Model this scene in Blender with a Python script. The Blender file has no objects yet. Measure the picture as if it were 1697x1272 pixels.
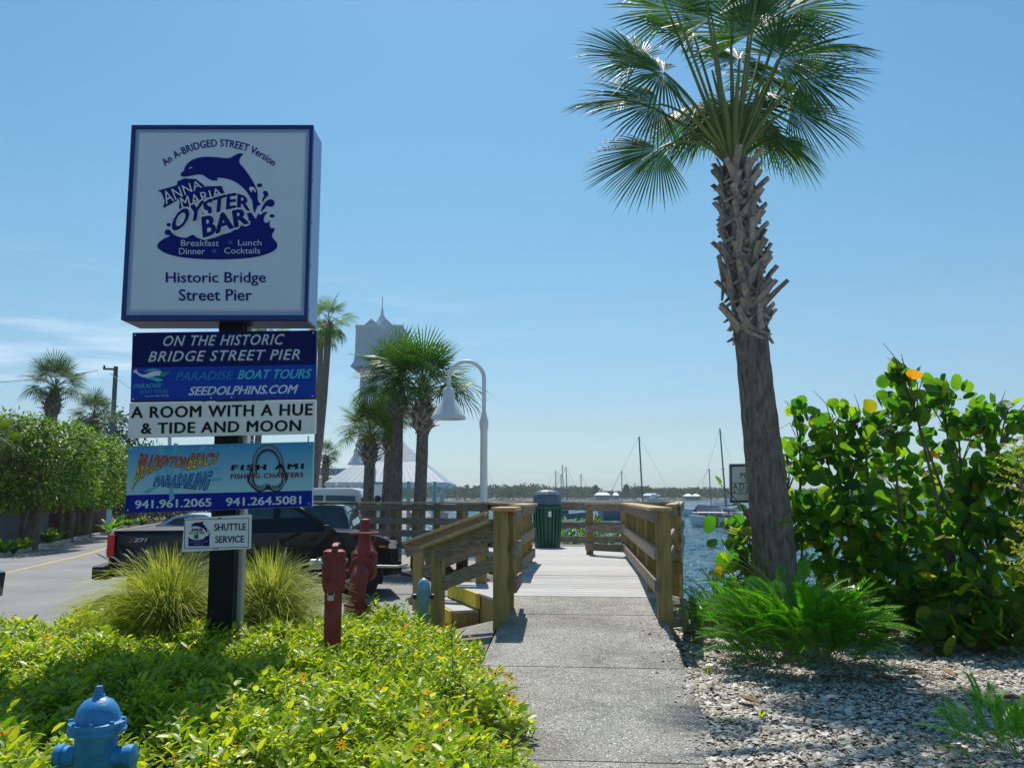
import bpy, bmesh, math, random
import numpy as np
from mathutils import Vector, Matrix
random.seed(7); np.random.seed(7)
R = math.radians
scn = bpy.context.scene
COL = scn.collection
# ---------------------------------------------------------------- camera, sky, sun, exposure
F = 1480.0; PITCH = math.atan(185 / F); CAMZ = 1.7
cd = bpy.data.cameras.new('camera'); cam = bpy.data.objects.new('camera', cd); COL.objects.link(cam)
cam.location = (0, 0, CAMZ); cam.rotation_euler = (R(90) + PITCH, 0, 0)
cd.sensor_width = 36; cd.lens = F / 1697 * 36; cd.clip_start = .05; cd.clip_end = 9000
scn.camera = cam
SUN_EL, SUN_AZ = 57, -4          # azimuth clockwise from +Y (the view direction)
w = bpy.data.worlds.new('World'); scn.world = w; w.use_nodes = True
nt = w.node_tree; bg = nt.nodes['Background']
sky = nt.nodes.new('ShaderNodeTexSky'); sky.sky_type = 'NISHITA'; sky.sun_disc = False
sky.sun_elevation = R(SUN_EL); sky.sun_rotation = R(SUN_AZ)
sky.air_density = 1.0; sky.dust_density = 0.6; sky.ozone_density = 2.2; sky.altitude = 0
tc = nt.nodes.new('ShaderNodeTexCoord'); mp = nt.nodes.new('ShaderNodeMapping'); mp.inputs['Scale'].default_value = (2.2, 2.2, 16)
nz = nt.nodes.new('ShaderNodeTexNoise'); nz.inputs['Scale'].default_value = 2.3; nz.inputs['Detail'].default_value = 7; nz.inputs['Roughness'].default_value = .58
rp = nt.nodes.new('ShaderNodeValToRGB'); rp.color_ramp.elements[0].position = .52; rp.color_ramp.elements[1].position = .78
rp.color_ramp.elements[0].color = (0, 0, 0, 1); rp.color_ramp.elements[1].color = (.75, .75, .75, 1)
sx = nt.nodes.new('ShaderNodeSeparateXYZ'); rh = nt.nodes.new('ShaderNodeValToRGB')
e = rh.color_ramp.elements; e[0].position = 0.0; e[0].color = (.5, .5, .5, 1); e[1].position = .26; e[1].color = (0, 0, 0, 1)
e2 = rh.color_ramp.elements.new(.1); e2.color = (1, 1, 1, 1)
ml = nt.nodes.new('ShaderNodeMath'); ml.operation = 'MULTIPLY'
rx = nt.nodes.new('ShaderNodeMapRange'); rx.inputs[1].default_value = .02; rx.inputs[2].default_value = -.38; rx.inputs[3].default_value = .08; rx.inputs[4].default_value = 1
m2 = nt.nodes.new('ShaderNodeMath'); m2.operation = 'MULTIPLY'
mxs = nt.nodes.new('ShaderNodeMixRGB'); mxs.inputs[2].default_value = (9.5, 10.2, 11, 1)
L = nt.links.new
L(tc.outputs['Generated'], mp.inputs[0]); L(mp.outputs[0], nz.inputs['Vector']); L(nz.outputs[0], rp.inputs[0])
L(tc.outputs['Generated'], sx.inputs[0]); L(sx.outputs[2], rh.inputs[0]); L(sx.outputs[0], rx.inputs[0])
L(rp.outputs[0], ml.inputs[0]); L(rh.outputs[0], ml.inputs[1]); L(ml.outputs[0], m2.inputs[0]); L(rx.outputs[0], m2.inputs[1])
gr = nt.nodes.new('ShaderNodeValToRGB'); ge = gr.color_ramp.elements   # humid, cyan-leaning sky colour by height
ge[0].position = 0; ge[0].color = (.60, .80, 1.1, 1); ge[1].position = .6; ge[1].color = (.62, 1.0, 1.0, 1)
for p_, c_ in ((.08, (.66, .765, .87, 1)), (.18, (.68, .88, .90, 1)), (.32, (.64, .96, .96, 1)), (.43, (.60, .97, 1.04, 1))): q_ = ge.new(p_); q_.color = c_
tint = nt.nodes.new('ShaderNodeMixRGB'); tint.blend_type = 'MULTIPLY'; tint.inputs[0].default_value = 1
L(sx.outputs[2], gr.inputs[0]); L(sky.outputs[0], tint.inputs[1]); L(gr.outputs[0], tint.inputs[2])
L(m2.outputs[0], mxs.inputs[0]); L(tint.outputs[0], mxs.inputs[1]); L(mxs.outputs[0], bg.inputs[0])
bg.inputs[1].default_value = 0.110
sl = bpy.data.lights.new('sun', 'SUN'); sl.energy = 4.7; sl.angle = R(.53); sl.color = (1, .95, .87)
so = bpy.data.objects.new('sun', sl); COL.objects.link(so)
sd = Vector((math.sin(R(SUN_AZ)) * math.cos(R(SUN_EL)), math.cos(R(SUN_AZ)) * math.cos(R(SUN_EL)), math.sin(R(SUN_EL))))
so.rotation_euler = sd.to_track_quat('Z', 'Y').to_euler(); so.location = (0, 0, 40)
scn.view_settings.view_transform = 'Standard'; scn.view_settings.look = 'None'
scn.view_settings.exposure = 0.08; scn.view_settings.gamma = 1.0; scn.view_settings.use_curve_mapping = False
# ---------------------------------------------------------------- helpers
CT, ST = math.cos(PITCH), math.sin(PITCH)
def P(u, v, Y):
    """point at distance Y (metres along +Y) seen in direction (u, v) from the camera's standpoint"""
    dx = (u - 848.5) / F; dy = (636 - v) / F
    d = Vector((dx, CT - dy * ST, ST + dy * CT)); t = Y / d.y
    return Vector((d.x * t, Y, CAMZ + d.z * t))
def G(u, Y, z=0.0):
    """ground point at distance Y under direction u (allows for the camera tilt)"""
    d = Y * CT + (z - CAMZ) * ST
    return Vector(((u - 848.5) / F * d, Y, z))
def tagp(o, label=None, cat=None, group=None, kind=None):
    if label: o['label'] = label
    if cat: o['category'] = cat
    if group: o['group'] = group
    if kind: o['kind'] = kind
    return o
def wloc(o):
    v = Vector((0, 0, 0))
    while o is not None: v += Vector(o.location); o = o.parent
    return v
def thing(name, label, cat, loc=(0, 0, 0), rz=0, group=None):
    o = bpy.data.objects.new(name, None); COL.objects.link(o); o.location = loc; o.rotation_euler = (0, 0, rz)
    o.empty_display_size = .2
    return tagp(o, label, cat, group)
def link(name, me, parent=None, loc=None):
    o = bpy.data.objects.new(name, me); COL.objects.link(o)
    if parent: o.parent = parent
    if loc is not None: o.location = loc
    return o
def copy_tree(o, parent=None):
    c = o.copy(); COL.objects.link(c); c.parent = parent
    for ch in list(o.children): copy_tree(ch, c)
    return c
def frame_of(d, up=(0, 0, 1)):
    d = Vector(d).normalized(); up = Vector(up)
    s = up.cross(d)
    if s.length < 1e-4: s = Vector((1, 0, 0)).cross(d)
    if s.length < 1e-4: s = Vector((0, 1, 0)).cross(d)
    s.normalize(); return d, s, d.cross(s)
class MB:
    def __init__(s): s.v = []; s.f = []; s.m = []
    def add(s, vs, fs, mi=0):
        b = len(s.v); s.v += [tuple(x) for x in vs]; s.f += [tuple(b + i for i in f) for f in fs]; s.m += [mi] * len(fs); return s
    def box(s, c, d, rz=0, mi=0):
        hx, hy, hz = d[0] / 2, d[1] / 2, d[2] / 2; M = Matrix.Rotation(rz, 3, 'Z'); c = Vector(c)
        vs = [c + M @ Vector((x, y, z)) for x in (-hx, hx) for y in (-hy, hy) for z in (-hz, hz)]
        return s.add(vs, [(0, 1, 3, 2), (4, 6, 7, 5), (0, 4, 5, 1), (2, 3, 7, 6), (0, 2, 6, 4), (1, 5, 7, 3)], mi)
    def beam(s, a, b, w, h, mi=0, up=(0, 0, 1)):
        a = Vector(a); b = Vector(b); d, sd_, u = frame_of(b - a, up)
        vs = [p + sd_ * (sx_ * w / 2) + u * (su * h / 2) for p in (a, b) for sx_ in (-1, 1) for su in (-1, 1)]
        return s.add(vs, [(0, 2, 3, 1), (4, 5, 7, 6), (0, 1, 5, 4), (2, 6, 7, 3), (0, 4, 6, 2), (1, 3, 7, 5)], mi)
    def tube(s, pts, rad, seg=8, mi=0, cap=True):
        pts = [Vector(p) for p in pts]; n = len(pts)
        if not hasattr(rad, '__len__'): rad = [rad] * n
        vs = []; fs = []; ref = Vector((.13, .21, 1))
        for i, p in enumerate(pts):
            d = (pts[min(i + 1, n - 1)] - pts[max(i - 1, 0)])
            if d.length < 1e-9: d = Vector((0, 0, 1))
            d.normalize()
            s1 = ref.cross(d)
            if s1.length < .1: s1 = Vector((1, 0, .1)).cross(d)
            s1.normalize(); s2 = d.cross(s1)
            if i and ((prev := vs[-seg]) is not None):
                q = Vector(prev) - pts[i - 1]; q = q - d * q.dot(d)
                if q.length > 1e-6: s1 = q.normalized(); s2 = d.cross(s1)
            for k in range(seg):
                a = 2 * math.pi * k / seg; vs.append(p + (s1 * math.cos(a) + s2 * math.sin(a)) * rad[i])
        for i in range(n - 1):
            for k in range(seg):
                k2 = (k + 1) % seg; fs.append((i * seg + k, i * seg + k2, (i + 1) * seg + k2, (i + 1) * seg + k))
        if cap: fs.append(tuple(range(seg - 1, -1, -1))); fs.append(tuple((n - 1) * seg + k for k in range(seg)))
        return s.add(vs, fs, mi)
    def lathe(s, prof, c=(0, 0, 0), axis=(0, 0, 1), seg=24, mi=0, cap=True):
        d, a1, a2 = frame_of(axis, (0, 1, .01) if abs(Vector(axis).normalized().z) > .9 else (0, 0, 1)); c = Vector(c); vs = []; fs = []
        for r, h in prof:
            for k in range(seg):
                a = 2 * math.pi * k / seg; vs.append(c + d * h + (a1 * math.cos(a) + a2 * math.sin(a)) * max(r, 1e-4))
        n = len(prof)
        for i in range(n - 1):
            for k in range(seg):
                k2 = (k + 1) % seg; fs.append((i * seg + k, i * seg + k2, (i + 1) * seg + k2, (i + 1) * seg + k))
        if cap: fs.append(tuple(range(seg - 1, -1, -1))); fs.append(tuple((n - 1) * seg + k for k in range(seg)))
        return s.add(vs, fs, mi)
    def prism(s, poly, vec, mi=0):
        """extrude a 3D polygon along vec"""
        n = len(poly); vec = Vector(vec); poly = [Vector(p) for p in poly]
        vs = poly + [p + vec for p in poly]
        fs = [tuple(range(n)), tuple(range(2 * n - 1, n - 1, -1))] + [(i, i + n, (i + 1) % n + n, (i + 1) % n) for i in range(n)]
        return s.add(vs, fs, mi)
    def build(s, name, mat, parent=None, smooth=False, bevel=0, local=False, loc=None, kind=None, angle=40, fixn=True):
        off = Vector((0, 0, 0))
        if not local:
            if loc is not None: off = Vector(loc)
            elif parent is not None: off = wloc(parent)
        me = bpy.data.meshes.new(name)
        me.from_pydata([(v[0] - off[0], v[1] - off[1], v[2] - off[2]) for v in s.v], [], s.f)
        mats = mat if isinstance(mat, (list, tuple)) else [mat]
        for m in mats: me.materials.append(m)
        if len(mats) > 1: me.polygons.foreach_set('material_index', s.m)
        if fixn or bevel:
            bm = bmesh.new(); bm.from_mesh(me)
            if fixn: bmesh.ops.recalc_face_normals(bm, faces=bm.faces)
            if bevel:
                es = [e for e in bm.edges if len(e.link_faces) == 2 and e.calc_face_angle(0) > R(30)]
                bmesh.ops.bevel(bm, geom=es, offset=bevel, segments=2, affect='EDGES', profile=.6, clamp_overlap=True)
            bm.to_mesh(me); bm.free()
        if smooth:
            me.polygons.foreach_set('use_smooth', [True] * len(me.polygons))
            try: me.set_sharp_from_angle(angle=R(angle))
            except Exception: pass
        o = link(name, me, parent if (parent is not None) else None, loc if loc is not None else None)
        if kind: o['kind'] = kind
        return o
def np_mesh(name, verts, faces, mat, parent=None, loc=None, kind=None, mi=None, smooth=False):
    """faces: (n,k) array"""
    me = bpy.data.meshes.new(name); nf, k = faces.shape
    me.vertices.add(len(verts)); me.vertices.foreach_set('co', np.asarray(verts, np.float32).ravel())
    me.loops.add(nf * k); me.loops.foreach_set('vertex_index', faces.astype(np.int32).ravel())
    me.polygons.add(nf); me.polygons.foreach_set('loop_start', np.arange(0, nf * k, k, dtype=np.int32))
    try: me.polygons.foreach_set('loop_total', np.full(nf, k, dtype=np.int32))
    except Exception: pass
    for m in (mat if isinstance(mat, (list, tuple)) else [mat]): me.materials.append(m)
    if mi is not None: me.polygons.foreach_set('material_index', mi.astype(np.int32))
    if smooth: me.polygons.foreach_set('use_smooth', np.ones(nf, dtype=bool))
    me.update(); me.validate()
    o = link(name, me, parent, loc)
    if kind: o['kind'] = kind
    return o
def inst(tv, tf, T, D, N, S):
    """numpy instancing: template verts (x along D, y side, z along N)"""
    D = D / np.linalg.norm(D, axis=1, keepdims=True); N = N - D * (N * D).sum(1, keepdims=True)
    N = N / (np.linalg.norm(N, axis=1, keepdims=True) + 1e-9); Sd = np.cross(N, D); S = np.asarray(S).reshape(-1, 1, 1)
    v = tv[None, :, 0:1] * D[:, None, :] + tv[None, :, 1:2] * Sd[:, None, :] + tv[None, :, 2:3] * N[:, None, :]
    v = v * S + T[:, None, :]
    n, k = len(T), len(tv)
    f = tf[None] + (np.arange(n) * k)[:, None, None]
    return v.reshape(-1, 3), f.reshape(-1, tf.shape[1])
LEAF = (np.array([(0, 0, 0), (.45, .26, .07), (1, 0, -.05), (.45, -.26, .07)], float), np.array([(0, 2, 1), (0, 3, 2)]))
LEAF6 = (np.array([(0, 0, 0), (.28, .2, .06), (.65, .2, .05), (1, 0, -.08), (.65, -.2, .05), (.28, -.2, .06), (.45, 0, 0)], float),
         np.array([(0, 6, 1), (1, 6, 2), (6, 3, 2), (0, 5, 6), (5, 4, 6), (6, 4, 3)]))
def rnd_dirs(n):
    v = np.random.normal(size=(n, 3)); return v / np.linalg.norm(v, axis=1, keepdims=True)
def nsum(x, y, k=1.0):
    return (np.sin(x * 1.7 * k + 1.3) * np.cos(y * 1.9 * k + .4) + .6 * np.sin(x * 4.1 * k + y * 2.3 * k) + .4 * np.sin(x * 7.7 * k - y * 6.1 * k + 2)) / 2
# ---------------------------------------------------------------- materials
def newmat(name):
    m = bpy.data.materials.new(name); m.use_nodes = True; return m, m.node_tree, m.node_tree.nodes['Principled BSDF']
def srgb(*c): return tuple((x / 255 / 12.92 if x / 255 <= .04045 else ((x / 255 + .055) / 1.055) ** 2.4) for x in c)
def mat(name, col, rough=.6, metal=0, var=0, vscale=4, bump=0, bscale=30, stretch=(1, 1, 1), spec=.5, coat=0, col2=None, detail=5, coord='Object', bdist=.01, ovar=0):
    m, t, b = newmat(name); b.inputs['Roughness'].default_value = rough; b.inputs['Metallic'].default_value = metal
    b.inputs['Specular IOR Level'].default_value = spec; b.inputs['Coat Weight'].default_value = coat; b.inputs['Base Color'].default_value = (*col, 1)
    if coat: b.inputs['Coat Roughness'].default_value = .04
    if var or bump or col2:
        c = t.nodes.new('ShaderNodeTexCoord'); mp_ = t.nodes.new('ShaderNodeMapping'); mp_.inputs['Scale'].default_value = stretch
        t.links.new(c.outputs[coord], mp_.inputs[0])
    if var or col2:
        n = t.nodes.new('ShaderNodeTexNoise'); n.inputs['Scale'].default_value = vscale; n.inputs['Detail'].default_value = detail; n.inputs['Roughness'].default_value = .6
        t.links.new(mp_.outputs[0], n.inputs['Vector'])
        r = t.nodes.new('ShaderNodeValToRGB'); r.color_ramp.elements[0].position = .32; r.color_ramp.elements[1].position = .68
        c2 = col2 if col2 else tuple(min(1, x * (1 + var)) for x in col); c1 = col if col2 else tuple(x * (1 - var) for x in col)
        r.color_ramp.elements[0].color = (*c1, 1); r.color_ramp.elements[1].color = (*c2, 1)
        t.links.new(n.outputs[0], r.inputs[0]); t.links.new(r.outputs[0], b.inputs['Base Color'])
    if ovar:
        oi = t.nodes.new('ShaderNodeObjectInfo'); mr = t.nodes.new('ShaderNodeMapRange'); mr.inputs[3].default_value = 1 - ovar; mr.inputs[4].default_value = 1 + ovar
        mu = t.nodes.new('ShaderNodeVectorMath'); mu.operation = 'MULTIPLY'; t.links.new(oi.outputs['Random'], mr.inputs[0]); cb = t.nodes.new('ShaderNodeCombineXYZ')
        for q in range(3): t.links.new(mr.outputs[0], cb.inputs[q])
        t.links.new(b.inputs['Base Color'].links[0].from_socket, mu.inputs[0]); t.links.new(cb.outputs[0], mu.inputs[1]); t.links.new(mu.outputs[0], b.inputs['Base Color'])
        va_ = t.nodes.new('ShaderNodeVectorMath'); va_.operation = 'ADD'; sc_ = t.nodes.new('ShaderNodeVectorMath'); sc_.operation = 'SCALE'; sc_.inputs['Scale'].default_value = 37; t.links.new(cb.outputs[0], sc_.inputs[0]); t.links.new(c.outputs[coord], va_.inputs[0]); t.links.new(sc_.outputs[0], va_.inputs[1]); t.links.new(va_.outputs[0], mp_.inputs[0])
    if bump:
        n2 = t.nodes.new('ShaderNodeTexNoise'); n2.inputs['Scale'].default_value = bscale; n2.inputs['Detail'].default_value = 6
        t.links.new(mp_.outputs[0], n2.inputs['Vector']); bp = t.nodes.new('ShaderNodeBump'); bp.inputs['Strength'].default_value = bump; bp.inputs['Distance'].default_value = bdist
        t.links.new(n2.outputs[0], bp.inputs['Height']); t.links.new(bp.outputs[0], b.inputs['Normal'])
    return m
def leafmat(name, cols, trans=.4, rough=.45, tcol=None, spec=.35, pos=None):
    """colours vary leaf by leaf (random per island)"""
    m, t, b = newmat(name); g = t.nodes.new('ShaderNodeNewGeometry'); oi = t.nodes.new('ShaderNodeObjectInfo')
    ad = t.nodes.new('ShaderNodeMath'); ad.operation = 'ADD'; fr = t.nodes.new('ShaderNodeMath'); fr.operation = 'FRACT'
    t.links.new(g.outputs['Random Per Island'], ad.inputs[0]); t.links.new(oi.outputs['Random'], ad.inputs[1]); t.links.new(ad.outputs[0], fr.inputs[0])
    r = t.nodes.new('ShaderNodeValToRGB'); el = r.color_ramp.elements
    while len(el) < len(cols): el.new(.5)
    for i, c in enumerate(cols): el[i].position = (pos[i] if pos else i / (len(cols) - 1)); el[i].color = (*c, 1)
    t.links.new(fr.outputs[0], r.inputs[0]); t.links.new(r.outputs[0], b.inputs['Base Color'])
    b.inputs['Roughness'].default_value = rough; b.inputs['Specular IOR Level'].default_value = spec
    tr = t.nodes.new('ShaderNodeBsdfTranslucent'); mc = t.nodes.new('ShaderNodeMixRGB'); mc.blend_type = 'MULTIPLY'; mc.inputs[0].default_value = 1
    mc.inputs[2].default_value = (*(tcol or (1.7, 1.9, .5)), 1); t.links.new(r.outputs[0], mc.inputs[1]); t.links.new(mc.outputs[0], tr.inputs[0])
    mx = t.nodes.new('ShaderNodeMixShader'); mx.inputs[0].default_value = trans; out = t.nodes['Material Output']
    t.links.new(b.outputs[0], mx.inputs[1]); t.links.new(tr.outputs[0], mx.inputs[2]); t.links.new(mx.outputs[0], out.inputs[0])
    return m
M = {}
M['post'] = mat('treated_post_wood', (.33, .245, .095), .75, var=.25, vscale=5, bump=.4, bscale=20, stretch=(6, 6, .6), spec=.2, ovar=.16)
M['board'] = mat('weathered_board_wood', (.17, .125, .085), .75, col2=(.36, .30, .235), vscale=6, bump=.5, bscale=18, stretch=(1, 1.2, 7), spec=.2, ovar=.2)
M['cap'] = mat('rail_cap_wood', (.40, .27, .13), .7, col2=(.56, .42, .25), vscale=5, bump=.3, bscale=20, stretch=(3, 1, 3), spec=.25, ovar=.1)
M['deck'] = mat('grey_deck_boards', (.40, .385, .37), .75, col2=(.55, .535, .52), vscale=3, bump=.3, bscale=40, stretch=(.5, 6, 6), spec=.2, coord='Object', ovar=.11)
M['yellow_step'] = mat('yellow_step_paint', (.68, .50, .03), .6, var=.18, vscale=7, bump=.1)
M['navy'] = mat('navy_sign_paint', (.006, .018, .16), .35, var=.1)
M['white_sign'] = mat('white_acrylic', (.80, .81, .82), .3, var=.02, vscale=2)
M['sign_face'] = mat('blue_white_acrylic', (.58, .70, .84), .3, var=.02, vscale=2)
M['sign_side'] = mat('cabinet_side', (.28, .40, .62), .4, metal=.2)
M['black_post'] = mat('black_post_paint', (.007, .008, .009), .5, var=.3, vscale=12, bump=.15, bscale=50, spec=.2)
M['red_paint'] = mat('dull_red_paint', (.235, .026, .024), .6, var=.38, vscale=9, bump=.25, bscale=55)
M['blue_paint'] = mat('blue_hydrant_paint', (.03, .24, .56), .45, var=.3, vscale=14, bump=.35, bscale=50)
M['paleblue_paint'] = mat('faded_blue_paint', (.08, .22, .28), .5, col2=(.17, .34, .40), vscale=12, bump=.2)
M['steel'] = mat('galvanised_steel', (.55, .56, .57), .4, metal=.8, var=.1)
M['dark_metal'] = mat('dark_metal', (.03, .03, .032), .4, metal=.3)
M['lamp_white'] = mat('white_lamp_enamel', (.74, .76, .79), .35, var=.04)
M['white_wall'] = mat('white_painted_wood', (.70, .73, .76), .6, var=.06, vscale=2)
M['metal_roof'] = mat('pale_metal_roof', (.33, .40, .50), .5, var=.12, vscale=2)
M['tower_metal'] = mat('tower_metal_cladding', (.56, .62, .70), .5, var=.1, vscale=2)
M['teal'] = mat('teal_paint', (.16, .42, .42), .6, var=.1)
M['bin_green'] = mat('dark_green_plastic', (.008, .085, .052), .4, var=.15)
M['bin_lid'] = mat('slate_blue_lid', (.075, .13, .19), .45, var=.1)
M['trunk'] = mat('palm_trunk_bark', (.10, .083, .072), .9, col2=(.29, .245, .215), vscale=15, bump=1.0, bscale=46, stretch=(1.6, 1.6, .42), spec=.1, bdist=.02)
M['boot'] = mat('old_leaf_base', (.20, .175, .155), .85, col2=(.43, .39, .35), vscale=14, bump=.6, bscale=34, stretch=(3, 3, .7), spec=.15, ovar=.22)
M['bark'] = mat('tree_bark', (.10, .075, .06), .9, col2=(.21, .17, .14), vscale=10, bump=.8, bscale=30, stretch=(1, 1, .3), spec=.1)
M['stem'] = mat('brown_stem', (.09, .065, .045), .8, col2=(.19, .15, .11), vscale=12, bump=.4)
M['petiole'] = mat('palm_petiole', (.15, .19, .045), .5, var=.2, vscale=6)
M['frond'] = leafmat('sabal_frond', [(.025, .085, .014), (.05, .13, .020), (.08, .165, .030), (.04, .11, .03)], .27, .45, spec=.35)
M['frond_far'] = leafmat('palm_frond_far', [(.022, .06, .018), (.045, .095, .028), (.09, .12, .04)], .3, .5)
M['frond_bright'] = leafmat('bright_palm_frond', [(.05, .11, .014), (.085, .15, .02), (.12, .17, .028)], .42, .5)
M['seagrape'] = leafmat('sea_grape_leaf', [(.035, .12, .03), (.06, .17, .025), (.12, .24, .02), (.24, .33, .02), (.50, .17, .02)], .62, .42, pos=[0, .4, .72, .975, 1.0], spec=.3)
M['seagrape_b'] = leafmat('sea_grape_leaf_yellow', [(.06, .12, .016), (.16, .24, .018), (.26, .24, .025)], .5, .35, pos=[0, .8, 1])
def add_veins(m, src):
    t = m.node_tree; c = t.nodes.new('ShaderNodeTexCoord'); s = t.nodes.new('ShaderNodeSeparateXYZ'); t.links.new(c.outputs['Object'], s.inputs[0])
    def M_(op, a_, b_=None):
        n = t.nodes.new('ShaderNodeMath'); n.operation = op
        for i, q in enumerate((a_, b_)):
            if q is None: continue
            if isinstance(q, (int, float)): n.inputs[i].default_value = q
            else: t.links.new(q, n.inputs[i])
        return n.outputs[0]
    ay = M_('ABSOLUTE', s.outputs[1]); mid = M_('LESS_THAN', ay, .018); k = M_('FRACT', M_('MULTIPLY', M_('SUBTRACT', s.outputs[0], M_('MULTIPLY', ay, .75)), 5.5)); sv = M_('LESS_THAN', M_('ABSOLUTE', M_('SUBTRACT', k, .5)), .055)
    v = M_('MULTIPLY', M_('MAXIMUM', mid, sv), .6); r = [n for n in t.nodes if n.type == 'VALTORGB'][0]; mx = t.nodes.new('ShaderNodeMixRGB'); mx.inputs[2].default_value = (.30, .20, .06, 1)
    n2 = t.nodes.new('ShaderNodeTexNoise'); n2.inputs['Scale'].default_value = 2.2; n2.inputs['Detail'].default_value = 3; oi = [n for n in t.nodes if n.type == 'OBJECT_INFO'][0]; ad = t.nodes.new('ShaderNodeVectorMath'); ad.operation = 'ADD'; ml_ = M_('MULTIPLY', oi.outputs['Random'], 90)
    cb = t.nodes.new('ShaderNodeCombineXYZ'); t.links.new(ml_, cb.inputs[0]); t.links.new(c.outputs['Object'], ad.inputs[0]); t.links.new(cb.outputs[0], ad.inputs[1]); t.links.new(ad.outputs[0], n2.inputs['Vector'])
    bl = t.nodes.new('ShaderNodeMapRange'); bl.inputs[1].default_value = .60; bl.inputs[2].default_value = .68; t.links.new(n2.outputs[0], bl.inputs[0]); m3 = t.nodes.new('ShaderNodeMixRGB'); m3.inputs[2].default_value = (.42, .16, .03, 1)
    t.links.new(v, mx.inputs[0]); t.links.new(r.outputs[0], m3.inputs[1]); t.links.new(M_('MULTIPLY', bl.outputs[0], .8), m3.inputs[0]); t.links.new(m3.outputs[0], mx.inputs[1])
    for l in list(r.outputs[0].links):
        if l.to_node not in (m3,): t.links.new(mx.outputs[0], l.to_socket)
M['seagrape_v'] = leafmat('sea_grape_leaf_veined', [(.035, .12, .03), (.06, .17, .025), (.12, .24, .02), (.28, .38, .02), (.32, .32, .02)], .64, .38, pos=[0, .35, .68, .95, 1.0], spec=.35); add_veins(M['seagrape_v'], None)
M['coontie'] = leafmat('coontie_leaflet', [(.05, .20, .010), (.09, .28, .012), (.15, .34, .02)], .40, .35, tcol=(1.5, 1.8, .35))
M['cover'] = leafmat('ground_cover_leaf', [(.10, .22, .012), (.24, .36, .016), (.41, .50, .024), (.60, .60, .05)], .48, .4, tcol=(1.6, 1.6, .3), spec=.5)
M['grassy'] = leafmat('ornamental_grass_blade', [(.17, .25, .03), (.33, .40, .06), (.50, .50, .12), (.70, .60, .32)], .4, .5, tcol=(1.4, 1.4, .6), pos=[0, .4, .85, 1])
M['plume'] = mat('grass_seed_plume', (.52, .43, .26), .9, var=.2, vscale=40, bump=.6, bscale=200)
M['hedge'] = leafmat('clipped_tree_leaf', [(.03, .085, .014), (.07, .145, .02), (.15, .23, .03), (.26, .32, .045)], .38, .45)
M['hedge_dark'] = leafmat('dark_hedge_leaf', [(.02, .05, .013), (.04, .08, .02)], .3, .5)
M['far_leaf'] = leafmat('far_shore_leaf', [(.022, .052, .028), (.035, .07, .035), (.055, .09, .04)], .2, .8, spec=.1)
M['banana'] = leafmat('broad_green_leaf', [(.06, .16, .02), (.11, .22, .03)], .45, .4)
M['asphalt'] = mat('asphalt', (.245, .24, .24), .85, var=.16, vscale=.7, detail=12, bump=.5, bscale=160, spec=.25, bdist=.006)
M['line_yellow'] = mat('yellow_road_paint', (.55, .38, .08), .7, var=.25, vscale=9)
M['line_white'] = mat('white_road_paint', (.6, .6, .58), .7, var=.2, vscale=9)
M['kerb'] = mat('kerb_concrete', (.38, .36, .33), .85, var=.15, vscale=6, bump=.4, bscale=60)
M['soil'] = mat('mulch_soil', (.045, .032, .022), .95, col2=(.11, .08, .055), vscale=14, bump=1, bscale=45, bdist=.03)
M['sand'] = mat('sandy_ground', (.26, .23, .185), .95, col2=(.36, .33, .28), vscale=5, bump=.8, bscale=45, bdist=.02)
M['rock'] = mat('shore_rock', (.20, .18, .155), .85, col2=(.40, .37, .33), vscale=5, bump=1, bscale=14, bdist=.04)
M['glass'] = mat('dark_car_glass', (.012, .035, .048), .04, spec=1.0)
M['tyre'] = mat('tyre_rubber', (.012, .012, .013), .8)
M['rim'] = mat('alloy_rim', (.35, .35, .36), .3, metal=.9)
M['black_car'] = mat('black_car_paint', (.002, .005, .013), .35, coat=.5, spec=.15)
M['dark_car'] = mat('charcoal_car_paint', (.018, .020, .024), .25, coat=1)
M['white_car'] = mat('white_car_paint', (.72, .73, .75), .3, coat=.6)
M['silver_car'] = mat('silver_car_paint', (.50, .52, .55), .3, metal=.4, coat=.6)
M['red_lens'] = mat('red_lens', (.62, .012, .01), .2, coat=.5)
M['clear_lens'] = mat('clear_lens', (.6, .62, .64), .15, metal=.5, coat=.8)
M['amber'] = mat('amber_lens', (.7, .16, .02), .2)
M['plastic'] = mat('black_trim', (.014, .014, .015), .6)
M['chrome'] = mat('chrome', (.7, .7, .72), .12, metal=1)
M['hull_white'] = mat('white_gelcoat', (.60, .66, .70), .35, var=.08)
M['hull_blue'] = mat('blue_hull', (.07, .14, .22), .4)
M['canvas'] = mat('grey_blue_canvas', (.13, .16, .24), .85, var=.2, vscale=3)
M['mast'] = mat('mast_metal', (.15, .17, .19), .4, metal=.4)
M['wire'] = mat('thin_wire', (.16, .17, .18), .5)
M['util'] = mat('utility_pole_wood', (.10, .13, .12), .85, var=.25, vscale=8, stretch=(3, 3, .3))
M['flower'] = leafmat('yellow_petal', [(.95, .50, .015), (.95, .60, .02)], .5, .6, tcol=(1, .95, .5))
M['flower_eye'] = mat('flower_eye', (.10, .03, .01), .8)
M['pink'] = mat('pink_petal', (.62, .06, .36), .6)
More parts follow.
